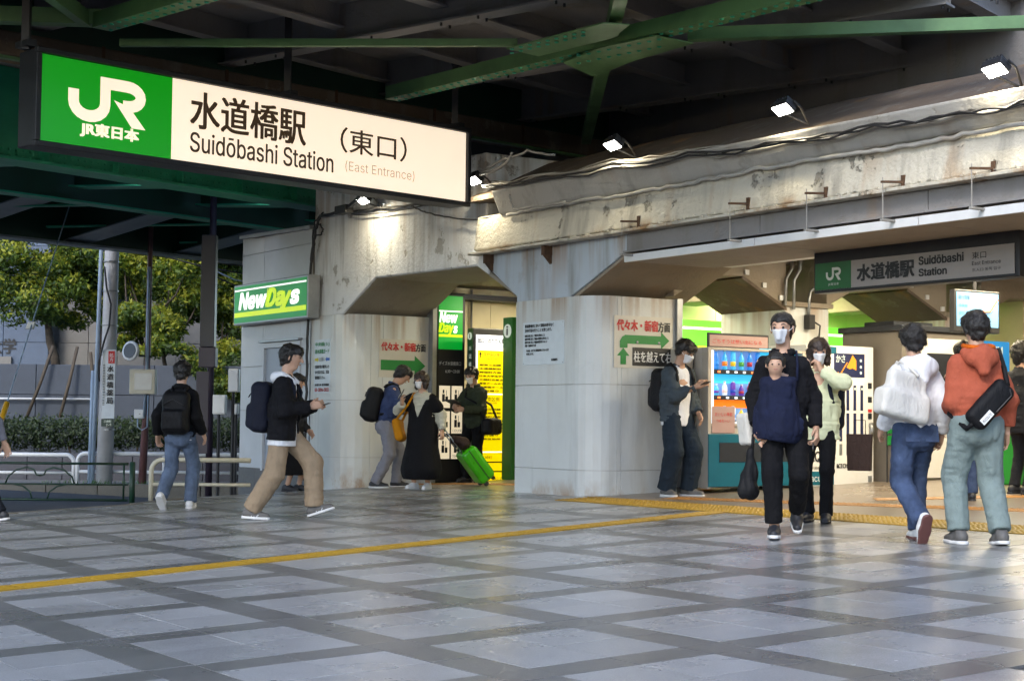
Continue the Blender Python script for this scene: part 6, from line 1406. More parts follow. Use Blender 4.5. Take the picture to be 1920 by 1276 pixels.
def hair(f, parent, m='hair', style='short', res=.0075, seed=8):
    k = f.k; H = f.HP; lo, hi = f.bounds([H(-.13, -.15, -.16), H(.13, .15, .15), H(.13, -.15, .15), H(-.13, .15, -.16)], .03); v = Vol(lo, hi, res)
    g = .011 if style != 'bob' else .018
    v.cone(H(0, -.024, .036), H(0, .010, .038), (.086+g)*k, (.080+g)*k, .03, fr=f.RH.T, sx=.95, sy=1.02); v.cone(H(0, -.045, .0), H(0, -.05, -.05), .075*k, .055*k, .04, fr=f.RH.T, sx=1.1, sy=1.)
    if style == 'bob':
        for sg in (-1, 1): v.cone(H(sg*.066, -.01, .0), H(sg*.072, .0, -.085), .044*k, .034*k, .03)
        v.cone(H(0, -.06, -.02), H(0, -.055, -.09), .075*k, .05*k, .03)
    if style == 'full':
        for sg in (-1, 1): v.cone(H(sg*.058, -.01, .04), H(sg*.066, -.02, -.02), .042*k, .028*k, .03)
        v.cone(H(-.04, .068, .068), H(.04, .068, .068), .026*k, .026*k, .03)
    v.folds(.008 if style != 'cap' else .002, .030, seed, (1, 1, 1)); v.folds(.004, .014, seed+3)
    # open the face
    zc = .034 if style in ('full', 'bob') else .060
    fc = H(0, .11, zc-.12); v.box(fc, f.RH.T, (.062*k, .075*k, .12*k), .02, 0, 's')
    for sg in (-1, 1): v.box(H(sg*.09, .075, -.07 if style != 'bob' else -.02), f.RH.T, (.05*k, .055*k, .11*k), .015, 0, 's') if style != 'bob' else v.box(H(sg*.05, .12, -.05), f.RH.T, (.03*k, .05*k, .11*k), .015, 0, 's')
    v.folds(.006, .022, seed+9)
    if style != 'bob': v.plane(H(0, -.05, -.088), f.RH@[0, .3, -1.])
    o = v.build('hair', m, parent, 1); me = o.data; nv = len(me.vertices); co = np.empty(nv*3, np.float32); me.vertices.foreach_get('co', co); co = co.reshape(-1, 3); no = np.empty(nv*3, np.float32); me.vertices.foreach_get('normal', no); no = no.reshape(-1, 3)
    if style != 'cap':
        r = np.random.default_rng(seed+int(f.hip[2]*1e4)); pk = r.integers(0, nv, 900); mb = MB(); dn = f.RH@np.array([0, .25, -1.])
        for i in pk:
            n = no[i]; t = dn+r.normal(size=3)*.45; t = t-n*(t@n); t = t/(np.linalg.norm(t)+1e-6); x = np.cross(n, t)*.0022; ln = r.uniform(.018, .040)*k; p = co[i]-n*.003
            mb.add([p-x, p+x, p+t*ln*.6+n*.007+x*.7, p+t*ln*.6+n*.007-x*.7, p+t*ln+n*.004], [(0, 1, 2, 3), (3, 2, 4)])
        mb.build('hair_strands', m, o, world=False)
    return o
def band(f, parent, m, z, a, b, r=.011, name='hem_band'):
    """Ribbed hem or waistband: a ring round the torso."""
    return MB().tube([f.P(a*math.cos(t), b*math.sin(t), z) for t in np.linspace(0, 2*math.pi, 29)], r, 8).build(name, m, parent, smooth=True, world=False)
def mask(f, parent, m='mask_white'):
    k = f.k; H = f.HP; lo, hi = f.bounds([H(-.1, -.02, -.12), H(.1, .14, .03), H(-.1, .14, -.12), H(.1, -.02, .03)], .02); v = Vol(lo, hi, .0065)
    v.cone(H(0, .026, -.02), H(0, .036, -.070), .074*k, .052*k, .03, fr=f.RH.T, sx=.96, sy=1.); v.cone(H(0, .100, -.012), H(0, .094, -.06), .029*k, .022*k, .03)
    v.plane(H(0, .055, 0), f.RH@[0, -1., 0]); v.plane(H(0, .08, .0), f.RH@[0, .15, 1.]); v.plane(H(0, .05, -.105), f.RH@[0, 0, -1.]); o = v.build('face_mask', m, parent, 1)
    for sg in (-1, 1): MB().tube([H(sg*.062, .055, -.015), H(sg*.078, .02, .005), H(sg*.085, -.008, .015)], .0025, 5).build('ear_loop', m, o, world=False)
    return o
def fabric(name, c, rough=.85, var=.16, vs=14, bump=.35, bs=260, dim=.72):
    m = mat(name, tuple(v*dim for v in c[:3]), rough, var=var, vs=vs, spec=.2); N = m.node_tree.nodes; K = m.node_tree.links; b = N['Principled BSDF']
    tc = N.new('ShaderNodeTexCoord'); mp2 = N.new('ShaderNodeMapping'); mp2.inputs['Scale'].default_value = (1.2, 1.2, .55); mp2.inputs['Rotation'].default_value = (.5, .35, 0); K.new(tc.outputs['Object'], mp2.inputs[0]); n1 = N.new('ShaderNodeTexNoise'); n1.inputs['Scale'].default_value = 17; n1.inputs['Detail'].default_value = 3; n1.inputs['Distortion'].default_value = 1.6
    n2 = N.new('ShaderNodeTexNoise'); n2.inputs['Scale'].default_value = bs; n2.inputs['Detail'].default_value = 2
    K.new(mp2.outputs[0], n1.inputs['Vector']); K.new(tc.outputs['Object'], n2.inputs['Vector'])
    b1 = N.new('ShaderNodeBump'); b1.inputs['Strength'].default_value = .5; b1.inputs['Distance'].default_value = .018; K.new(n1.outputs['Fac'], b1.inputs['Height'])
    b2 = N.new('ShaderNodeBump'); b2.inputs['Strength'].default_value = bump; b2.inputs['Distance'].default_value = .003; K.new(n2.outputs['Fac'], b2.inputs['Height']); K.new(b1.outputs[0], b2.inputs['Normal']); K.new(b2.outputs[0], b.inputs['Normal'])
    return m
mat('skin', (.52, .31, .21), .5, var=.06, vs=12); mat('skin2', (.46, .27, .18), .5, var=.06, vs=12); mat('hair', (.010, .008, .007), .42, var=.3, vs=40, bump=.5, bs=120, stretch=(3, 3, .6)); mat('hair_brown', (.028, .015, .010), .42, var=.3, vs=40, bump=.5, bs=120)
mat('mask_white', (.72, .73, .76), .8, var=.04); mat('lip', (.36, .13, .11), .5, var=.1)
fabric('black_cloth', (.007, .007, .009)); fabric('black_cloth2', (.009, .009, .012)); fabric('charcoal', (.03, .031, .036)); fabric('white_cloth', (.72, .73, .76), var=.05, dim=1.); fabric('cream_cloth', (.66, .63, .50), var=.08)
fabric('denim', L(62, 76, 104), var=.45, vs=5, dim=.95); fabric('denim_mid', L(90, 104, 126), var=.45, vs=5, dim=.95); fabric('khaki', L(160, 140, 116), var=.10, dim=.85); fabric('blue_shirt', L(62, 76, 116), var=.12); fabric('grey_trousers', L(132, 132, 142), var=.10, dim=.9); fabric('olive', L(62, 70, 54), var=.12); fabric('dark_navy', L(30, 34, 44)); fabric('teal_grey', L(74, 84, 92), var=.12); fabric('teal_dark', L(38, 50, 62), var=.12)
fabric('navy_quilt', L(30, 36, 62), var=.3, vs=9); fabric('pale_yellow', L(216, 220, 182), var=.06, dim=.9); fabric('orange_sweat', L(180, 92, 68), var=.08, dim=.85); fabric('orange_lining', L(224, 106, 24)); fabric('sage', L(122, 136, 134), var=.10, dim=.95); fabric('bag_black', (.009, .009, .011), .6); fabric('bag_navy', L(26, 30, 46), .7); fabric('bag_white', L(216, 213, 206), var=.05, dim=.9); fabric('bag_mustard', L(214, 140, 20), var=.08); fabric('paper_brown', L(60, 44, 38), .7); mat('shoe_white', (.66, .66, .66), .5, var=.06); mat('shoe_grey', L(92, 90, 88), .6, var=.12); mat('shoe_dark', L(34, 36, 42), .55, var=.15); mat('sole_brown', L(98, 62, 58), .6, var=.1); mat('screen_dark', (.01, .012, .02), .15, var=0)

def person(label, p, heading, z=None):
    p = np.array(p, float); return thing('person', label, 'person', (p[0], p[1], gz(p[0], p[1]) if z is None else z), heading)
def worn(name, label, cat, root):
    """A bag or other carried thing: its own top-level object sharing the wearer's frame."""
    return thing(name, label, cat, root.location, root.rotation_euler[2])
def strap(pts, r, m, parent, n=6, flat=None): return MB().tube(pts, r, n).build('strap', m, parent, smooth=True, world=False)
def backpack(f, root, label, m, w=.155, d=.085, h=.24, z=.27, lean=0., side=0., seed=2, ring=True):
    b = worn('backpack', label, 'backpack', root); k = f.k; fr = (f.R@rx(lean)).T
    c = f.P(side, -.135-d*.85, z); lo, hi = f.bounds([c-.36, c+.36], 0); v = Vol(lo, hi, .010)
    v.box(c, fr, (w*k, d*k, h*k), .075*k, .03); v.box(c+f.R@np.array([0, -d*.95, -h*.35])*k, fr, (w*.82*k, .045*k, h*.48*k), .04*k, .03); v.folds(.006, .08, seed); o = v.build('pack', m, b)
    MB().tube([c+f.R@(np.array([x, -d-.012, h*.62-abs(x)*.5])*k) for x in np.linspace(-w*.8, w*.8, 9)], .006, 5).build('zip', 'dark_metal', o, smooth=True, world=False)
    for sg in (-1, 1):
        pts = [f.P(sg*.075+side*.5, -.12, .46), f.P(sg*.095, -.07, .535), f.P(sg*.10, .03, .53), f.P(sg*.115, .115, .43), f.P(sg*.135, .135, .30), f.P(sg*.165, .06, .16), f.P(sg*.15, -.12, .08)]
        MB().tube([pts[0]]+[(pts[i]+pts[i+1])/2 for i in range(6)]+[pts[-1]], .019*k, 6).build('strap', m, b, smooth=True, world=False)
    return b
def phone(label, root, c, d, n, s=1.):
    t = worn('phone', label, 'phone', root); d = np.array(d, float)/np.linalg.norm(d); n = np.array(n, float); n -= d*(n@d); n /= np.linalg.norm(n); x = np.cross(d, n)
    MB().obox(c, x*.037*s, d*.075*s, n*.0045).build('case', 'black_plastic', t, bevel=.003, world=False); MB().obox(np.array(c)+n*.0049, x*.034*s, d*.070*s, n*.0003).build('screen', 'screen_dark', t, world=False)
D = math.radians

# 1 person with black backpack walking away at the plaza edge
p = G(335, 953); r = person('person in black jacket and blue jeans walking away at the left', p, D(-12))
f = Fig(1.67, .03, feet={'L': (-.10, -.26, .07, -.75, .1), 'R': (.10, .10, 0, .05, .15)}, hands={'L': (-.27, -.02, .86), 'R': (.26, .06, .88)}, hipz=.89)
body(f, r); trousers(f, r, 'denim_mid', .098, .080, .074, .01, 11); top(f, r, 'jacket', 'black_cloth', .155, .146, -.06, 1., (.076, .066, .058), seed=12, collar=.03); top(f, r, 'shirt', 'white_cloth', .132, .12, -.10, .45, (.05, .045, .04), seed=13, flare=.010, amp=.003); hair(f, r, style='full'); shoes(f, r, 'shoe_white', 'shoe_white', 'white_cloth')
backpack(f, r, 'black backpack on the person in blue jeans at the left', 'bag_black', .165, .085, .25, .22, side=.03, seed=14)
# 2 person in khaki trousers striding right
p = G(528, 972); r = person('person in black cardigan and wide khaki trousers striding to the right', p, D(-97))
f = Fig(1.78, .05, head=(0, .12, 0), feet={'L': (-.09, .30, .035, .32, 0), 'R': (.09, -.28, .0, -.05, 0)}, hands={'L': (-.13, .30, 1.11, (-.6, -.8, -.4)), 'R': (.13, .31, 1.10, (.6, -.8, -.4))}, hipz=.875)
body(f, r, 'skin', {'R': .9, 'L': .9}); trousers(f, r, 'khaki', .104, .102, .090, .02, 21, .006, .10, seat=.116); top(f, r, 'cardigan', 'black_cloth2', .164, .15, -.11, .97, (.084, .078, .062), seed=22, amp=.008, open_=[(.035, -.3, .5)], sx=1.34, sy=.92)
top(f, r, 'hooded_shirt', 'white_cloth', .128, .12, -.165, .45, (.05, .045, .04), seed=23, flare=.028, sx=1.33, sy=.92, amp=.003); hair(f, r, style='full'); shoes(f, r, 'shoe_grey', 'shoe_white', 'white_cloth')
v = Vol(f.P(-.2, -.26, .36)-.05, f.P(.2, .2, .66)+.05, .009); v.cone(f.P(-.07, -.085, .50), f.P(.07, -.085, .50), .062, .062, .05); v.cone(f.P(-.10, -.02, .53), f.P(-.06, .09, .46), .036, .03, .05); v.cone(f.P(.10, -.02, .53), f.P(.06, .09, .46), .036, .03, .05); v.folds(.007, .05, 3); v.build('hood', 'white_cloth', r)
for d_ in 'RL':
    fr_ = foot_frame(f, d_); 
    for sg in (-1, 1):
        for a_ in range(3): q_ = lambda x, y, z: f.an[d_]+fr_.T@(np.array([x, y, z])*f.k); MB().tube([q_(sg*.047, .015+a_*.026, -.06), q_(sg*.043, .035+a_*.026, -.03+a_*-.004)], .0045, 5).build('shoe_stripe', 'shoe_white', r, world=False)
backpack(f, r, 'navy backpack on the striding person in khaki trousers', 'bag_navy', .16, .10, .25, .20, seed=24)
phone('dark phone in the hands of the striding person', r, (0, .40, 1.13), (0, 1, .3), (0, -.3, 1))
# 3 person in dark clothes behind him
p = G(549, 921); r = person('person in charcoal top and long black skirt half hidden by the striding person', p, D(-110))
f = Fig(1.70, .0, head=(0, .2, 0), feet={'L': (-.09, .05, 0, 0, 0), 'R': (.09, -.05, 0, 0, 0)}, hands={'L': (-.20, .14, .90), 'R': (.22, .10, .86)})
body(f, r); top(f, r, 'pullover', 'charcoal', .150, .142, -.12, 1., (.074, .066, .056), seed=31); hair(f, r, style='full'); shoes(f, r, 'shoe_dark', 'shoe_dark')
v = Vol((-.42, -.42, .1), (.42, .42, 1.1), .011); v.cone((0, 0, .20), (0, 0, .98), .245, .13, .05, fr=np.eye(3), sx=1.12, sy=.85); v.folds(.02, .10, 5, (1, 1, 5)); v.plane((0, 0, .24), (0, 0, -1)); v.plane((0, 0, 1.0), (0, 0, 1)); v.build('skirt', 'black_cloth', r)
# 4 person in blue shirt leaning over his phone
p = G(722, 914); r = person('person in rolled up blue shirt and grey trousers bending over a phone', p, D(-82))
f = Fig(1.76, .20, head=(0, .45, 0), feet={'L': (-.11, .16, 0, .0, .0), 'R': (.11, -.14, 0, .0, -.2)}, hands={'L': (-.10, .40, 1.02, (-.7, -.6, -.3)), 'R': (.10, .38, 1.02, (.8, -.7, -.2))}, hipz=.895)
body(f, r, 'skin2', {'R': .9, 'L': .9}); trousers(f, r, 'grey_trousers', .104, .082, .076, .0, 41, .008); top(f, r, 'shirt', 'blue_shirt', .158, .154, .0, .62, (.076, .068, .062), seed=42, amp=.008, collar=.022); hair(f, r, style='full'); shoes(f, r, 'shoe_dark', 'shoe_white')
backpack(f, r, 'black backpack on the person in the blue shirt', 'bag_black', .15, .11, .24, .20, seed=44)
phone('pale phone held by the person in the blue shirt', r, (0, .47, 1.02), (0, 1, .15), (0, -.15, 1), 1.05)
# 5 person with suitcase
p = G(790, 917); r = person('person in long black dress and cream blouse pulling a green suitcase', p, D(155))
f = Fig(1.53, .02, head=(-.1, .10, 0), feet={'R': (.08, .07, .0, .05, -.2), 'L': (-.08, -.05, 0, 0, .1)}, hands={'R': (.22, .22, 1.26, (.9, -.5, -.6)), 'L': (-.30, -.06, .86)}, hipz=.90)
body(f, r, 'skin', {'R': .8, 'L': 1.1}, hd={'R': (.0, .15, 1.)}); top(f, r, 'blouse', 'cream_cloth', .146, .138, -.05, .98, (.082, .080, .060), seed=52, amp=.008, collar=.018)
v = Vol((-.46, -.46, .05), (.46, .46, 1.42), .0105); v.cone((0, .02, .26), (0, 0, .74), .245, .165, .05, fr=np.eye(3), sx=1.1, sy=.95); v.cone((0, 0, .70), f.P(0, 0, .30), .165, .150, .05, fr=np.eye(3), sx=1.2, sy=.86); v.cone(f.P(-.10, 0, .38), f.P(.10, 0, .38), .090, .090, .05)
for d_ in 'RL': v.cone(f.sh[d_], f.sh[d_]*.45+f.el[d_]*.55, .075, .088, .04)
v.folds(.014, .10, 6, (1, 1, 4)); v.plane((0, 0, .13), (0, 0, -1)); 
v.add(lambda P: np.maximum(np.abs(P[..., 0])-(P[..., 2]-(f.P(0, 0, .16)[2]))*.42, -(P[..., 1]-.035)), f.P(-.2, .0, .16), f.P(.2, .3, .6), 0, 's'); v.cone(f.P(0, .02, .44), f.P(0, .02, .6), .07, .09, 0, 's'); v.build('dress', 'black_cloth', r)
hair(f, r, 'hair_brown', 'bob'); mask(f, r); shoes(f, r, 'shoe_white', 'shoe_white', 'white_cloth')
phone('pale green phone raised by the person in the black dress', r, f.wr['R']+np.array([-.02, .07, .12]), (-.6, .3, .55), (.2, .6, .7))
b = worn('shoulder_bag', 'mustard yellow shoulder bag hanging beside the person in the black dress', 'bag', r); v = Vol((.02, -.22, .5), (.62, .42, 1.05), .010); fr = (ry(.25)@rz(.3)).T; v.box((.31, .05, .76), fr, (.055, .15, .15), .05, .03); v.folds(.008, .09, 4); v.build('pouch', 'bag_mustard', b)
strap([(.31, -.03, .88), (.24, -.06, 1.05), f.P(.11, -.06, .53), f.P(.10, .06, .52), f.P(.17, .14, .34), (.30, .14, .90)], .016, 'bag_mustard', b)
# green suitcase
p2 = G(893, 911); s_ = thing('suitcase', 'bright green wheeled suitcase tilted towards the person who pulls it', 'suitcase', (p2[0], p2[1], gz(p2[0], p2[1])), D(20))
mat('case_green', L(60, 170, 10), .3, var=.06, coat=.3); tl = D(-38)
fr = ry(tl).T; c = np.array([-.02, 0, .285]); v = Vol((-.45, -.25, -.02), (.45, .25, .62), .009); v.box(c, fr, (.115, .17, .25), .05, .02)
v.build('shell', 'case_green', s_); q = lambda x, y, z: c+fr.T@np.array([x, y, z])
for i in range(5): MB().obox(q(.117, (i-2)*.06, 0), fr.T@np.array([.004, 0, 0]), np.array([0, .012, 0]), fr.T@np.array([0, 0, .20])).build('rib', 'case_green', s_, bevel=.003, world=False)
MB().tube([q(0, -.171, -.24), q(0, -.173, 0), q(0, -.171, .24)], .006, 6).build('seam', 'dark_metal', s_, world=False)
for y in (-.13, .13): MB().lathe(q(-.06, y-.012, -.265), [(.032, 0), (.032, .024)], 14, 0, (0, 1, 0)).build('wheel', 'black_plastic', s_, world=False); MB().lathe(q(.06, y-.012, -.262), [(.026, 0), (.026, .024)], 14, 0, (0, 1, 0)).build('wheel', 'black_plastic', s_, world=False)
MB().tube([q(-.07, -.07, .24), q(-.07, -.07, .62), q(-.07, .07, .62), q(-.07, .07, .24)], .009, 8).build('pull_handle', 'grey_metal', s_, smooth=True, world=False); MB().tube([q(-.07, -.06, .622), q(-.07, .06, .622)], .017, 8).build('grip', 'case_green', s_, smooth=True, world=False)
bb_ = thing('holdall', 'brown cloth holdall strapped on top of the green suitcase', 'bag', s_.location, D(20)); v = Vol((-.5, -.2, .3), (.3, .2, .75), .010); v.cone(q(.03, -.06, .33), q(.03, .06, .33), .085, .085, .03); v.cone(q(-.02, -.05, .42), q(-.02, .05, .42), .06, .06, .05); v.folds(.008, .06, 3); v.build('pouch', 'paper_brown', bb_)
# 6 person in olive jacket
p = G(884, 906)+np.array([.03, .5, 0]); r = person('person in olive jacket reading a tablet in front of the yellow guide board', p, D(140))
f = Fig(1.66, .05, head=(.15, .35, 0), feet={'R': (.10, .06, 0, 0, -.2), 'L': (-.10, -.04, 0, 0, .2)}, hands={'R': (.10, .36, 1.13, (.8, -.7, -.5)), 'L': (-.06, .34, 1.09, (-.8, -.7, -.5))})
body(f, r, 'skin2', {'R': .8, 'L': .8}); trousers(f, r, 'black_cloth', .100, .082, .074, .0, 61); top(f, r, 'jacket', 'olive', .156, .15, -.10, 1., (.082, .072, .060), seed=62, amp=.008, collar=.026); hair(f, r, style='short'); mask(f, r); shoes(f, r, 'shoe_dark', 'shoe_dark')
t = worn('tablet', 'black tablet held by the person in the olive jacket', 'tablet', r); MB().obox((.03, .45, 1.14), (.10, 0, 0), (0, .07, .025), (0, -.002, .006)).build('case', 'black_plastic', t, bevel=.003, world=False)
b = worn('shoulder_bag', 'black shoulder bag at the hip of the person in the olive jacket', 'bag', r); v = Vol((-.62, -.3, .55), (-.02, .3, 1.1), .010); v.box((-.31, .0, .80), rz(.25).T, (.09, .19, .12), .06, .03); v.folds(.010, .09, 9); v.build('pouch', 'bag_black', b); strap([(-.30, .15, .9), (-.16, .15, 1.12), f.P(.06, .145, .36), f.P(.13, .02, .545), f.P(.05, -.13, .36), (-.18, -.14, 1.1), (-.30, -.13, .9)], .017, 'bag_black', b)
# 7 person with phone at the middle pillar
p = G(1268, 930); r = person('person in dark teal suit jacket reading a phone beside the middle pillar', p, D(-142))
f = Fig(1.78, .04, head=(.05, .5, 0), feet={'R': (.12, -.03, 0, 0, -.25), 'L': (-.12, .06, 0, 0, .3)}, hands={'R': (-.01, .30, 1.20, (.7, -.6, -.6)), 'L': (-.20, .14, .90, (-.5, -.8, -.2))})
body(f, r, 'skin2', {'R': .8}); trousers(f, r, 'teal_dark', .106, .108, .098, .01, 71, .007, .10, seat=.118); top(f, r, 'jacket', 'teal_grey', .164, .152, -.10, .97, (.078, .072, .062), seed=72, amp=.007, sx=1.28, open_=[(.085, -.3, .50)]); top(f, r, 'tee_shirt', 'white_cloth', .142, .13, -.145, .42, (.05, .045, .04), seed=73, amp=.003, flare=.016, sx=1.28); hair(f, r, style='full'); mask(f, r); shoes(f, r, 'shoe_grey', 'shoe_white', 'white_cloth', big=1.06)
backpack(f, r, 'black backpack on the person beside the middle pillar', 'bag_black', .15, .10, .24, .24, seed=74)
phone('dark phone in the hand of the person beside the middle pillar', r, f.wr['R']+np.array([-.03, .10, .03]), (.35, .9, .25), (0, -.3, 1))
# 8 person with baby
p = G(1468, 1006); r = person('person in black jacket and white mask carrying a baby on the chest', p, D(172))
f = Fig(1.79, -.02, head=(-.30, .05, 0), feet={'R': (.07, .16, 0, .05, -.05), 'L': (-.11, -.14, .10, -.45, 0)}, hands={'R': (.21, .10, .86, (.4, -1, 0)), 'L': (-.25, .03, .84, (-.3, -1, 0))}, hipz=.90)
body(f, r, 'skin', {'R': 1.1, 'L': .8}); trousers(f, r, 'black_cloth', .096, .078, .066, .05, 81, .006); top(f, r, 'jacket', 'black_cloth2', .150, .142, -.06, 1., (.072, .066, .054), seed=82, amp=.007, cell=.07, collar=.030); hair(f, r, style='cap'); mask(f, r); shoes(f, r, 'shoe_dark', 'shoe_white', 'white_cloth')
phone('dark phone in the left hand of the person carrying a baby', r, f.wr['L']+np.array([.025, .03, -.10]), (0, .2, -1), (1, 0, 0))
bp = thing('person', 'baby with dark hair carried on the chest of the person in black', 'person', r.location, r.rotation_euler[2]); bh = f.P(.065, .215, .425)
v = Vol(bh-.30, bh+np.array([.3, .3, .16]), .008); v.cone(bh+np.array([0, -.006, .01]), bh+np.array([0, .008, .005]), .070, .066, .03); v.cone(bh+np.array([0, .022, -.02]), bh+np.array([0, .026, -.035]), .046, .038, .03); v.cone(bh+np.array([0, .068, -.012]), bh+np.array([0, .072, -.018]), .008, .009, .01); v.cone(bh+np.array([0, -.015, -.06]), bh+np.array([0, -.05, -.25]), .04, .06, .05)
for sg in (-1, 1): v.cone(bh+np.array([sg*.07, -.005, -.01]), bh+np.array([sg*.072, -.008, -.02]), .012, .010, .01)
bo_ = v.build('body', 'skin', bp)
for sg in (-1, 1):
    MB().lathe(bh+np.array([sg*.024, .069, -.004]), [(.009, 0), (.006, .005), (.001, .007)], 8, 0, (sg*.3, 1, 0)).build('eye', 'ink', bo_, world=False); MB().tube([bh+np.array([sg*.014, .070, .016]), bh+np.array([sg*.034, .063, .017])], .003, 5).build('eyebrow', 'hair_brown', bo_, world=False)
MB().tube([bh+np.array([-.014, .063, -.042]), bh+np.array([0, .067, -.044]), bh+np.array([.014, .063, -.042])], .004, 5).build('mouth', 'lip', bo_, world=False)
v = Vol(bh-.13, bh+.13, .0065); v.cone(bh+np.array([0, -.010, .018]), bh+np.array([0, .004, .018]), .079, .076, .03); v.folds(.008, .025, 3); v.box(bh+np.array([0, .09, -.050]), np.eye(3), (.046, .07, .085), .02, 0, 's'); v.plane(bh+np.array([0, -.05, -.05]), (0, .3, -1)); v.build('hair', 'hair', bp)
v = Vol(f.P(-.33, -.05, -.3), f.P(.40, .45, .42), .009); v.cone(f.P(.045, .12, -.06), f.P(.05, .165, .25), .180, .104, .05, fr=np.eye(3), sx=1.16, sy=.84); v.cone(f.P(-.03, .14, .295), f.P(.13, .14, .295), .052, .052, .07)
v.folds(.012, .12, 6, (1, 1, 1.6)); v.creases(.012, .07, 18, (.8, .8, 2.6)); v.creases(.006, .05, 19, (1, 1, 1)); v.plane(f.P(0, 0, -.17), (.15, 0, -1)); v.plane(f.P(0, .26, .342), (0, -.15, 1)); v.cone(bh+np.array([0, .0, .05]), bh+np.array([0, .01, .0]), .074, .070, 0, 's'); cv = worn('carrier_cover', 'quilted navy blue cover over the baby on the person', 'baby carrier', r); cvo = v.build('cover', 'navy_quilt', cv)
for sg in (-1, 1): strap([f.P(sg*.10, .15, .30), f.P(sg*.105, .11, .43), f.P(sg*.10, .0, .535)], .012, 'navy_quilt', cv)
fo = f.P(.13, .13, -.15); v = Vol(fo-.16, fo+.16, .006); v.cone(fo+np.array([-.03, -.01, .07]), fo+np.array([0, .0, .0]), .026, .020, .02); v.cone(fo+np.array([0, -.01, -.005]), fo+np.array([.045, .03, -.035]), .020, .016, .02)
for q_ in range(5): v.cone(fo+np.array([.05-.004*q_, .022+.008*q_, -.028-.006*q_]), fo+np.array([.060-.005*q_, .030+.008*q_, -.036-.006*q_]), .007, .006, .004)
v.build('bare_foot', 'skin', bp)
b = worn('drawstring_bag', 'black bag hanging from the hand of the person with the baby', 'bag', r); hp_ = f.wr['R']+np.array([.02, .02, -.09]); v = Vol(hp_-np.array([.25, .25, .62]), hp_+.2, .010); v.cone(hp_+np.array([.02, 0, -.12]), hp_+np.array([.04, 0, -.42]), .030, .088, .05, fr=np.eye(3), sx=1., sy=.75); v.creases(.014, .07, 4, (1, 1, 2.5)); v.folds(.01, .08, 14); v.build('pouch', 'bag_black', b); strap([hp_+np.array([0, 0, .02]), hp_+np.array([.01, 0, -.12])], .014, 'bag_black', b)
b = worn('tote_bag', 'pale grey tote bag hanging behind the arm of the person with the baby', 'bag', r); tb = f.el['R']+np.array([.06, -.08, -.20]); v = Vol(tb-.3, tb+.3, .010); v.box(tb-np.array([0, 0, .04]), (ry(.15)@rz(.5)).T, (.035, .09, .13), .03, .03); v.folds(.006, .07, 5); v.build('pouch', 'bag_white', b); strap([tb+np.array([-.02, .03, .08]), tb+np.array([-.03, .03, .22]), tb+np.array([-.03, -.04, .08])], .008, 'bag_white', b)
# 9 person in pale yellow jacket
p = G(1535, 978); r = person('person in pale yellow jacket raising a hand to a white face mask', p, D(160))
f = Fig(1.60, .03, head=(.25, .1, 0), feet={'R': (.10, .02, 0, 0, -.2), 'L': (-.08, .06, 0, 0, .1)}, hands={'R': (.20, .14, .90), 'L': (-.06, .20, 1.43, (-1, .1, -.5))})
body(f, r, 'skin', {'L': .9}, hd={'L': (.35, .1, .9)}); trousers(f, r, 'black_cloth', .092, .072, .064, .0, 91); top(f, r, 'jacket', 'pale_yellow', .156, .146, -.13, 1., (.080, .074, .058), seed=92, amp=.009, flare=.012, collar=.026); hair(f, r, 'hair_brown', 'bob'); mask(f, r); shoes(f, r, 'shoe_dark', 'shoe_dark', 'charcoal')
backpack(f, r, 'dark grey backpack on the person in pale yellow', 'bag_navy', .165, .10, .25, .20, side=-.05, seed=94)
b = worn('paper_bag', 'dark brown paper carrier bag beside the person in pale yellow', 'bag', r); q_ = lambda x, y, z: np.array([-.34+x, -.10+y, .62+z]); MB().hexa([q_(-.10, -.05, -.17), q_(.10, -.05, -.17), q_(.10, .05, -.17), q_(-.10, .05, -.17), q_(-.11, -.045, .15), q_(.11, -.045, .15), q_(.11, .045, .15), q_(-.11, .045, .15)]).build('pouch', 'paper_brown', b, bevel=.006, world=False); strap([q_(-.05, 0, .15), q_(-.05, 0, .27), q_(.05, 0, .27), q_(.05, 0, .15)], .004, 'black_cloth', b)
# 10 person in white hoodie walking away
def hood(f, r, m, seed, lining=None, s=1.):
    v = Vol(f.P(-.24, -.30, .26)-.03, f.P(.24, .16, .66)+.03, .009); v.cone(f.P(-.075*s, -.115, .475), f.P(.075*s, -.115, .475), .070*s, .070*s, .05); v.cone(f.P(0, -.13, .50), f.P(0, -.165, .38), .085*s, .050*s, .05)
    for sg in (-1, 1): v.cone(f.P(sg*.095, -.06, .515), f.P(sg*.075, .075, .47), .048, .034, .05)
    v.folds(.006, .07, seed); v.cone(f.P(0, -.05, .56), f.P(0, -.06, .64), .065, .09, 0, 's'); o = v.build('hood', m, r)
    if lining: MB().tube([f.P(.105*math.cos(a), -.045+.115*math.sin(a), .565+.018*math.sin(a)) for a in np.linspace(-3.6, .5, 14)], .020, 8).build('lining', lining, o, smooth=True, world=False)
p = G(1716, 1013); r = person('person in white hoodie and blue jeans walking away with a white tote', p, D(12))
f = Fig(1.66, .03, head=(-.1, .05, 0), feet={'L': (-.06, -.24, .085, -1.15, 0), 'R': (.07, .10, 0, 0, -.1)}, hands={'L': (-.22, .12, .90), 'R': (.235, .02, .86)}, hipz=.895)
body(f, r); trousers(f, r, 'denim', .102, .084, .078, .01, 101, .006); top(f, r, 'hoodie', 'white_cloth', .154, .146, -.07, 1., (.078, .072, .060), seed=102, amp=.006, cell=.09, flare=-.01); hood(f, r, 'white_cloth', 103, s=1.0); hair(f, r, style='full'); shoes(f, r, 'shoe_white', 'sole_brown', None, big=1.02)
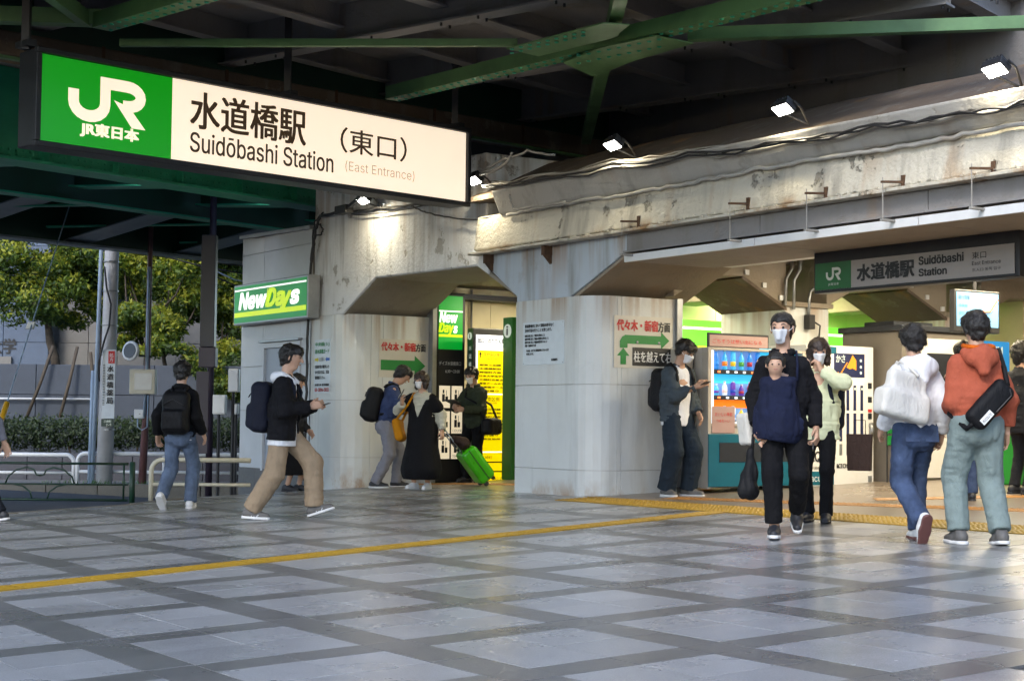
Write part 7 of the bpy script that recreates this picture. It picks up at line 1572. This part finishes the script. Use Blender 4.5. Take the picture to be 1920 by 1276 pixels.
for sg in (-1, 1): 
    pc = f.P(sg*.085, -.122, -.05); MB().obox(pc, (.055, 0, 0), (0, .004, .0), (0, .012, .06)).build('back_pocket', 'denim', r, bevel=.003, world=False)
b = worn('tote_bag', 'large white canvas tote bag on the shoulder of the person in white hoodie', 'bag', r); v = Vol(f.P(-.62, -.45, -.1), f.P(.2, .12, .6), .010); v.box(f.P(-.21, -.20, .17), (rz(.2)@ry(.20)).T, (.215, .080, .10), .035, .03); v.box(f.P(-.17, -.19, .29), (rz(.2)@ry(.20)).T, (.165, .045, .13), .03, .06); v.folds(.010, .16, 7); v.creases(.006, .12, 17); v.build('pouch', 'bag_white', b)
MB().box(-.02, .02, 0, 0, 0, 0) if False else None
for dy in (-.02, .04): strap([f.P(-.09, -.24+dy, .40), f.P(-.12, -.15+dy, .47), f.P(-.15, -.05+dy, .525), f.P(-.17, .06, .45), f.P(-.26, -.10, .36)], .012, 'bag_white', b)
# 11 person in orange hoodie walking away
p = G(1833, 1020); r = person('person in orange hoodie and sage trousers walking away with a black sling bag', p, D(4))
f = Fig(1.72, .02, head=(.1, .0, 0), feet={'L': (-.12, .06, 0, 0, .15), 'R': (.13, -.12, 0.01, -.1, -.05)}, hands={'L': (-.13, .24, 1.02, (-.25, -1, -.2)), 'R': (.235, .03, .84)}, hipz=.905)
body(f, r); trousers(f, r, 'sage', .112, .096, .078, .03, 111, .006, .09, seat=.132); top(f, r, 'hoodie', 'orange_sweat', .152, .146, -.03, 1., (.076, .070, .058), seed=112, amp=.006, cell=.09, flare=-.012); band(f, r, 'orange_sweat', -.022, .148*1.22*.95, .148*.86*.95, .014); hood(f, r, 'orange_sweat', 113, 'orange_lining', s=.92); hair(f, r, style='full'); shoes(f, r, 'shoe_grey', 'shoe_white', None, big=1.05)
b = worn('sling_bag', 'black sling bag with white oval badge across the orange hoodie', 'bag', r); fr = (f.R@ry(.75)).T; c = f.P(.03, -.185, .13); v = Vol(c-.33, c+.33, .009); v.box(c, fr, (.088, .052, .20), .05, .03); v.folds(.004, .06, 3); sg_ = v.build('pouch', 'bag_black', b)
qs = lambda x, y, z: c+fr.T@np.array([x, y, z])
MB().tube([qs(.06, -.05, -.02), qs(.06, -.056, .14), qs(.02, -.05, .17)], .005, 5).build('zip', 'dark_metal', sg_, world=False)
MB().obox(qs(.035, -.054, -.10), fr.T@np.array([.024, 0, 0]), fr.T@np.array([0, .003, 0]), fr.T@np.array([0, 0, .055])).build('badge', 'white_print', sg_, bevel=.012, world=False)
lt = lettering('OUTDOOR', (0, 0, 0), (1, 0, 0), (0, 0, 1), .09, .022, 'ink', None, lift=0); lt.parent = sg_; RR = fr.T@np.array([[0, 0, -1.], [0, 1, 0], [1, 0, 0]]).T
M4 = Matrix.Identity(4); ex, ey, ez = fr.T@np.array([0, 0, -1.]), fr.T@np.array([0, 1., 0]), fr.T@np.array([1., 0, 0]); og = qs(.026, -.0585, -.055)
for i in range(3): M4[i][0], M4[i][1], M4[i][2], M4[i][3] = ex[i], ey[i], ez[i], og[i]
lt.matrix_basis = M4
strap([qs(0, -.01, .19), f.P(.175, -.10, .40), f.P(.165, -.02, .545), f.P(.12, .08, .50), f.P(-.05, .17, .30), f.P(-.19, .06, .06), f.P(-.13, -.14, -.05), qs(0, -.01, -.19)], .020, 'bag_black', b)
# 12 people farther inside the concourse
p = G(1808, 940); r = person('person in dark blue jeans mostly hidden behind the person in orange hoodie', p, D(-10))
f = Fig(1.60, .02, feet={'L': (-.09, -.16, .02, -.3, 0), 'R': (.09, .12, 0, 0, 0)}); body(f, r, res=.011); trousers(f, r, 'denim', .095, .078, .07, seed=121); top(f, r, 'jacket', 'charcoal', .15, .142, -.08, 1., seed=122); hair(f, r, style='full'); shoes(f, r, 'shoe_dark', 'shoe_dark')
p = G(1914, 926); r = person('person with long black hair and grey coat at the right edge', p, D(-60))
f = Fig(1.60, .02, hands={'R': (.14, .26, 1.02, (.8, -.6, -.3)), 'L': (-.14, .26, 1.02, (-.8, -.6, -.3))}); body(f, r, res=.011); trousers(f, r, 'charcoal', .092, .074, .062, seed=131); top(f, r, 'coat', 'charcoal', .15, .142, -.22, 1., seed=132, flare=.02); hair(f, r, 'hair', 'bob'); shoes(f, r, 'shoe_dark', 'shoe_dark')
b = worn('tote_bag', 'beige bag held by the person at the right edge', 'bag', r); v = Vol((-.3, .05, .6), (.3, .5, 1.1), .011); v.box((0, .28, .88), np.eye(3), (.16, .06, .12), .04, .03); v.folds(.008, .08, 3); v.build('pouch', 'cream_cloth', b)
p = G(-46, 978); r = person('person in grey sleeve stepping out of view at the left edge', p, D(80))
f = Fig(1.70, .02, feet={'L': (-.09, .20, 0, .1, 0), 'R': (.09, -.24, .01, -.15, 0)}, hands={'R': (.24, -.20, .80), 'L': (-.24, .1, .86)}, hipz=.89); body(f, r, res=.010); trousers(f, r, 'dark_navy', .096, .078, .07, seed=141); top(f, r, 'pullover', 'grey_trousers', .15, .142, -.08, .95, seed=142); hair(f, r, style='short'); shoes(f, r, 'shoe_dark', 'shoe_white')
# yellow plastic bag on the floor by the machine
c = G(1308, 914); b = thing('plastic_bag', 'crumpled orange yellow plastic bag on the floor by the drinks machine', 'bag', (c[0], c[1], gz(c[0], c[1])), D(30))
v = Vol((-.35, -.3, -.02), (.35, .3, .35), .010); v.cone((-.06, 0, .09), (.08, 0, .10), .11, .12, .06); v.cone((.0, .02, .16), (.10, 0, .20), .06, .03, .05); v.folds(.025, .06, 5); v.plane((0, 0, .004), (0, 0, -1)); mat('bag_orange', L(226, 140, 16), .35, var=.1); v.build('pouch', 'bag_orange', b, 1)
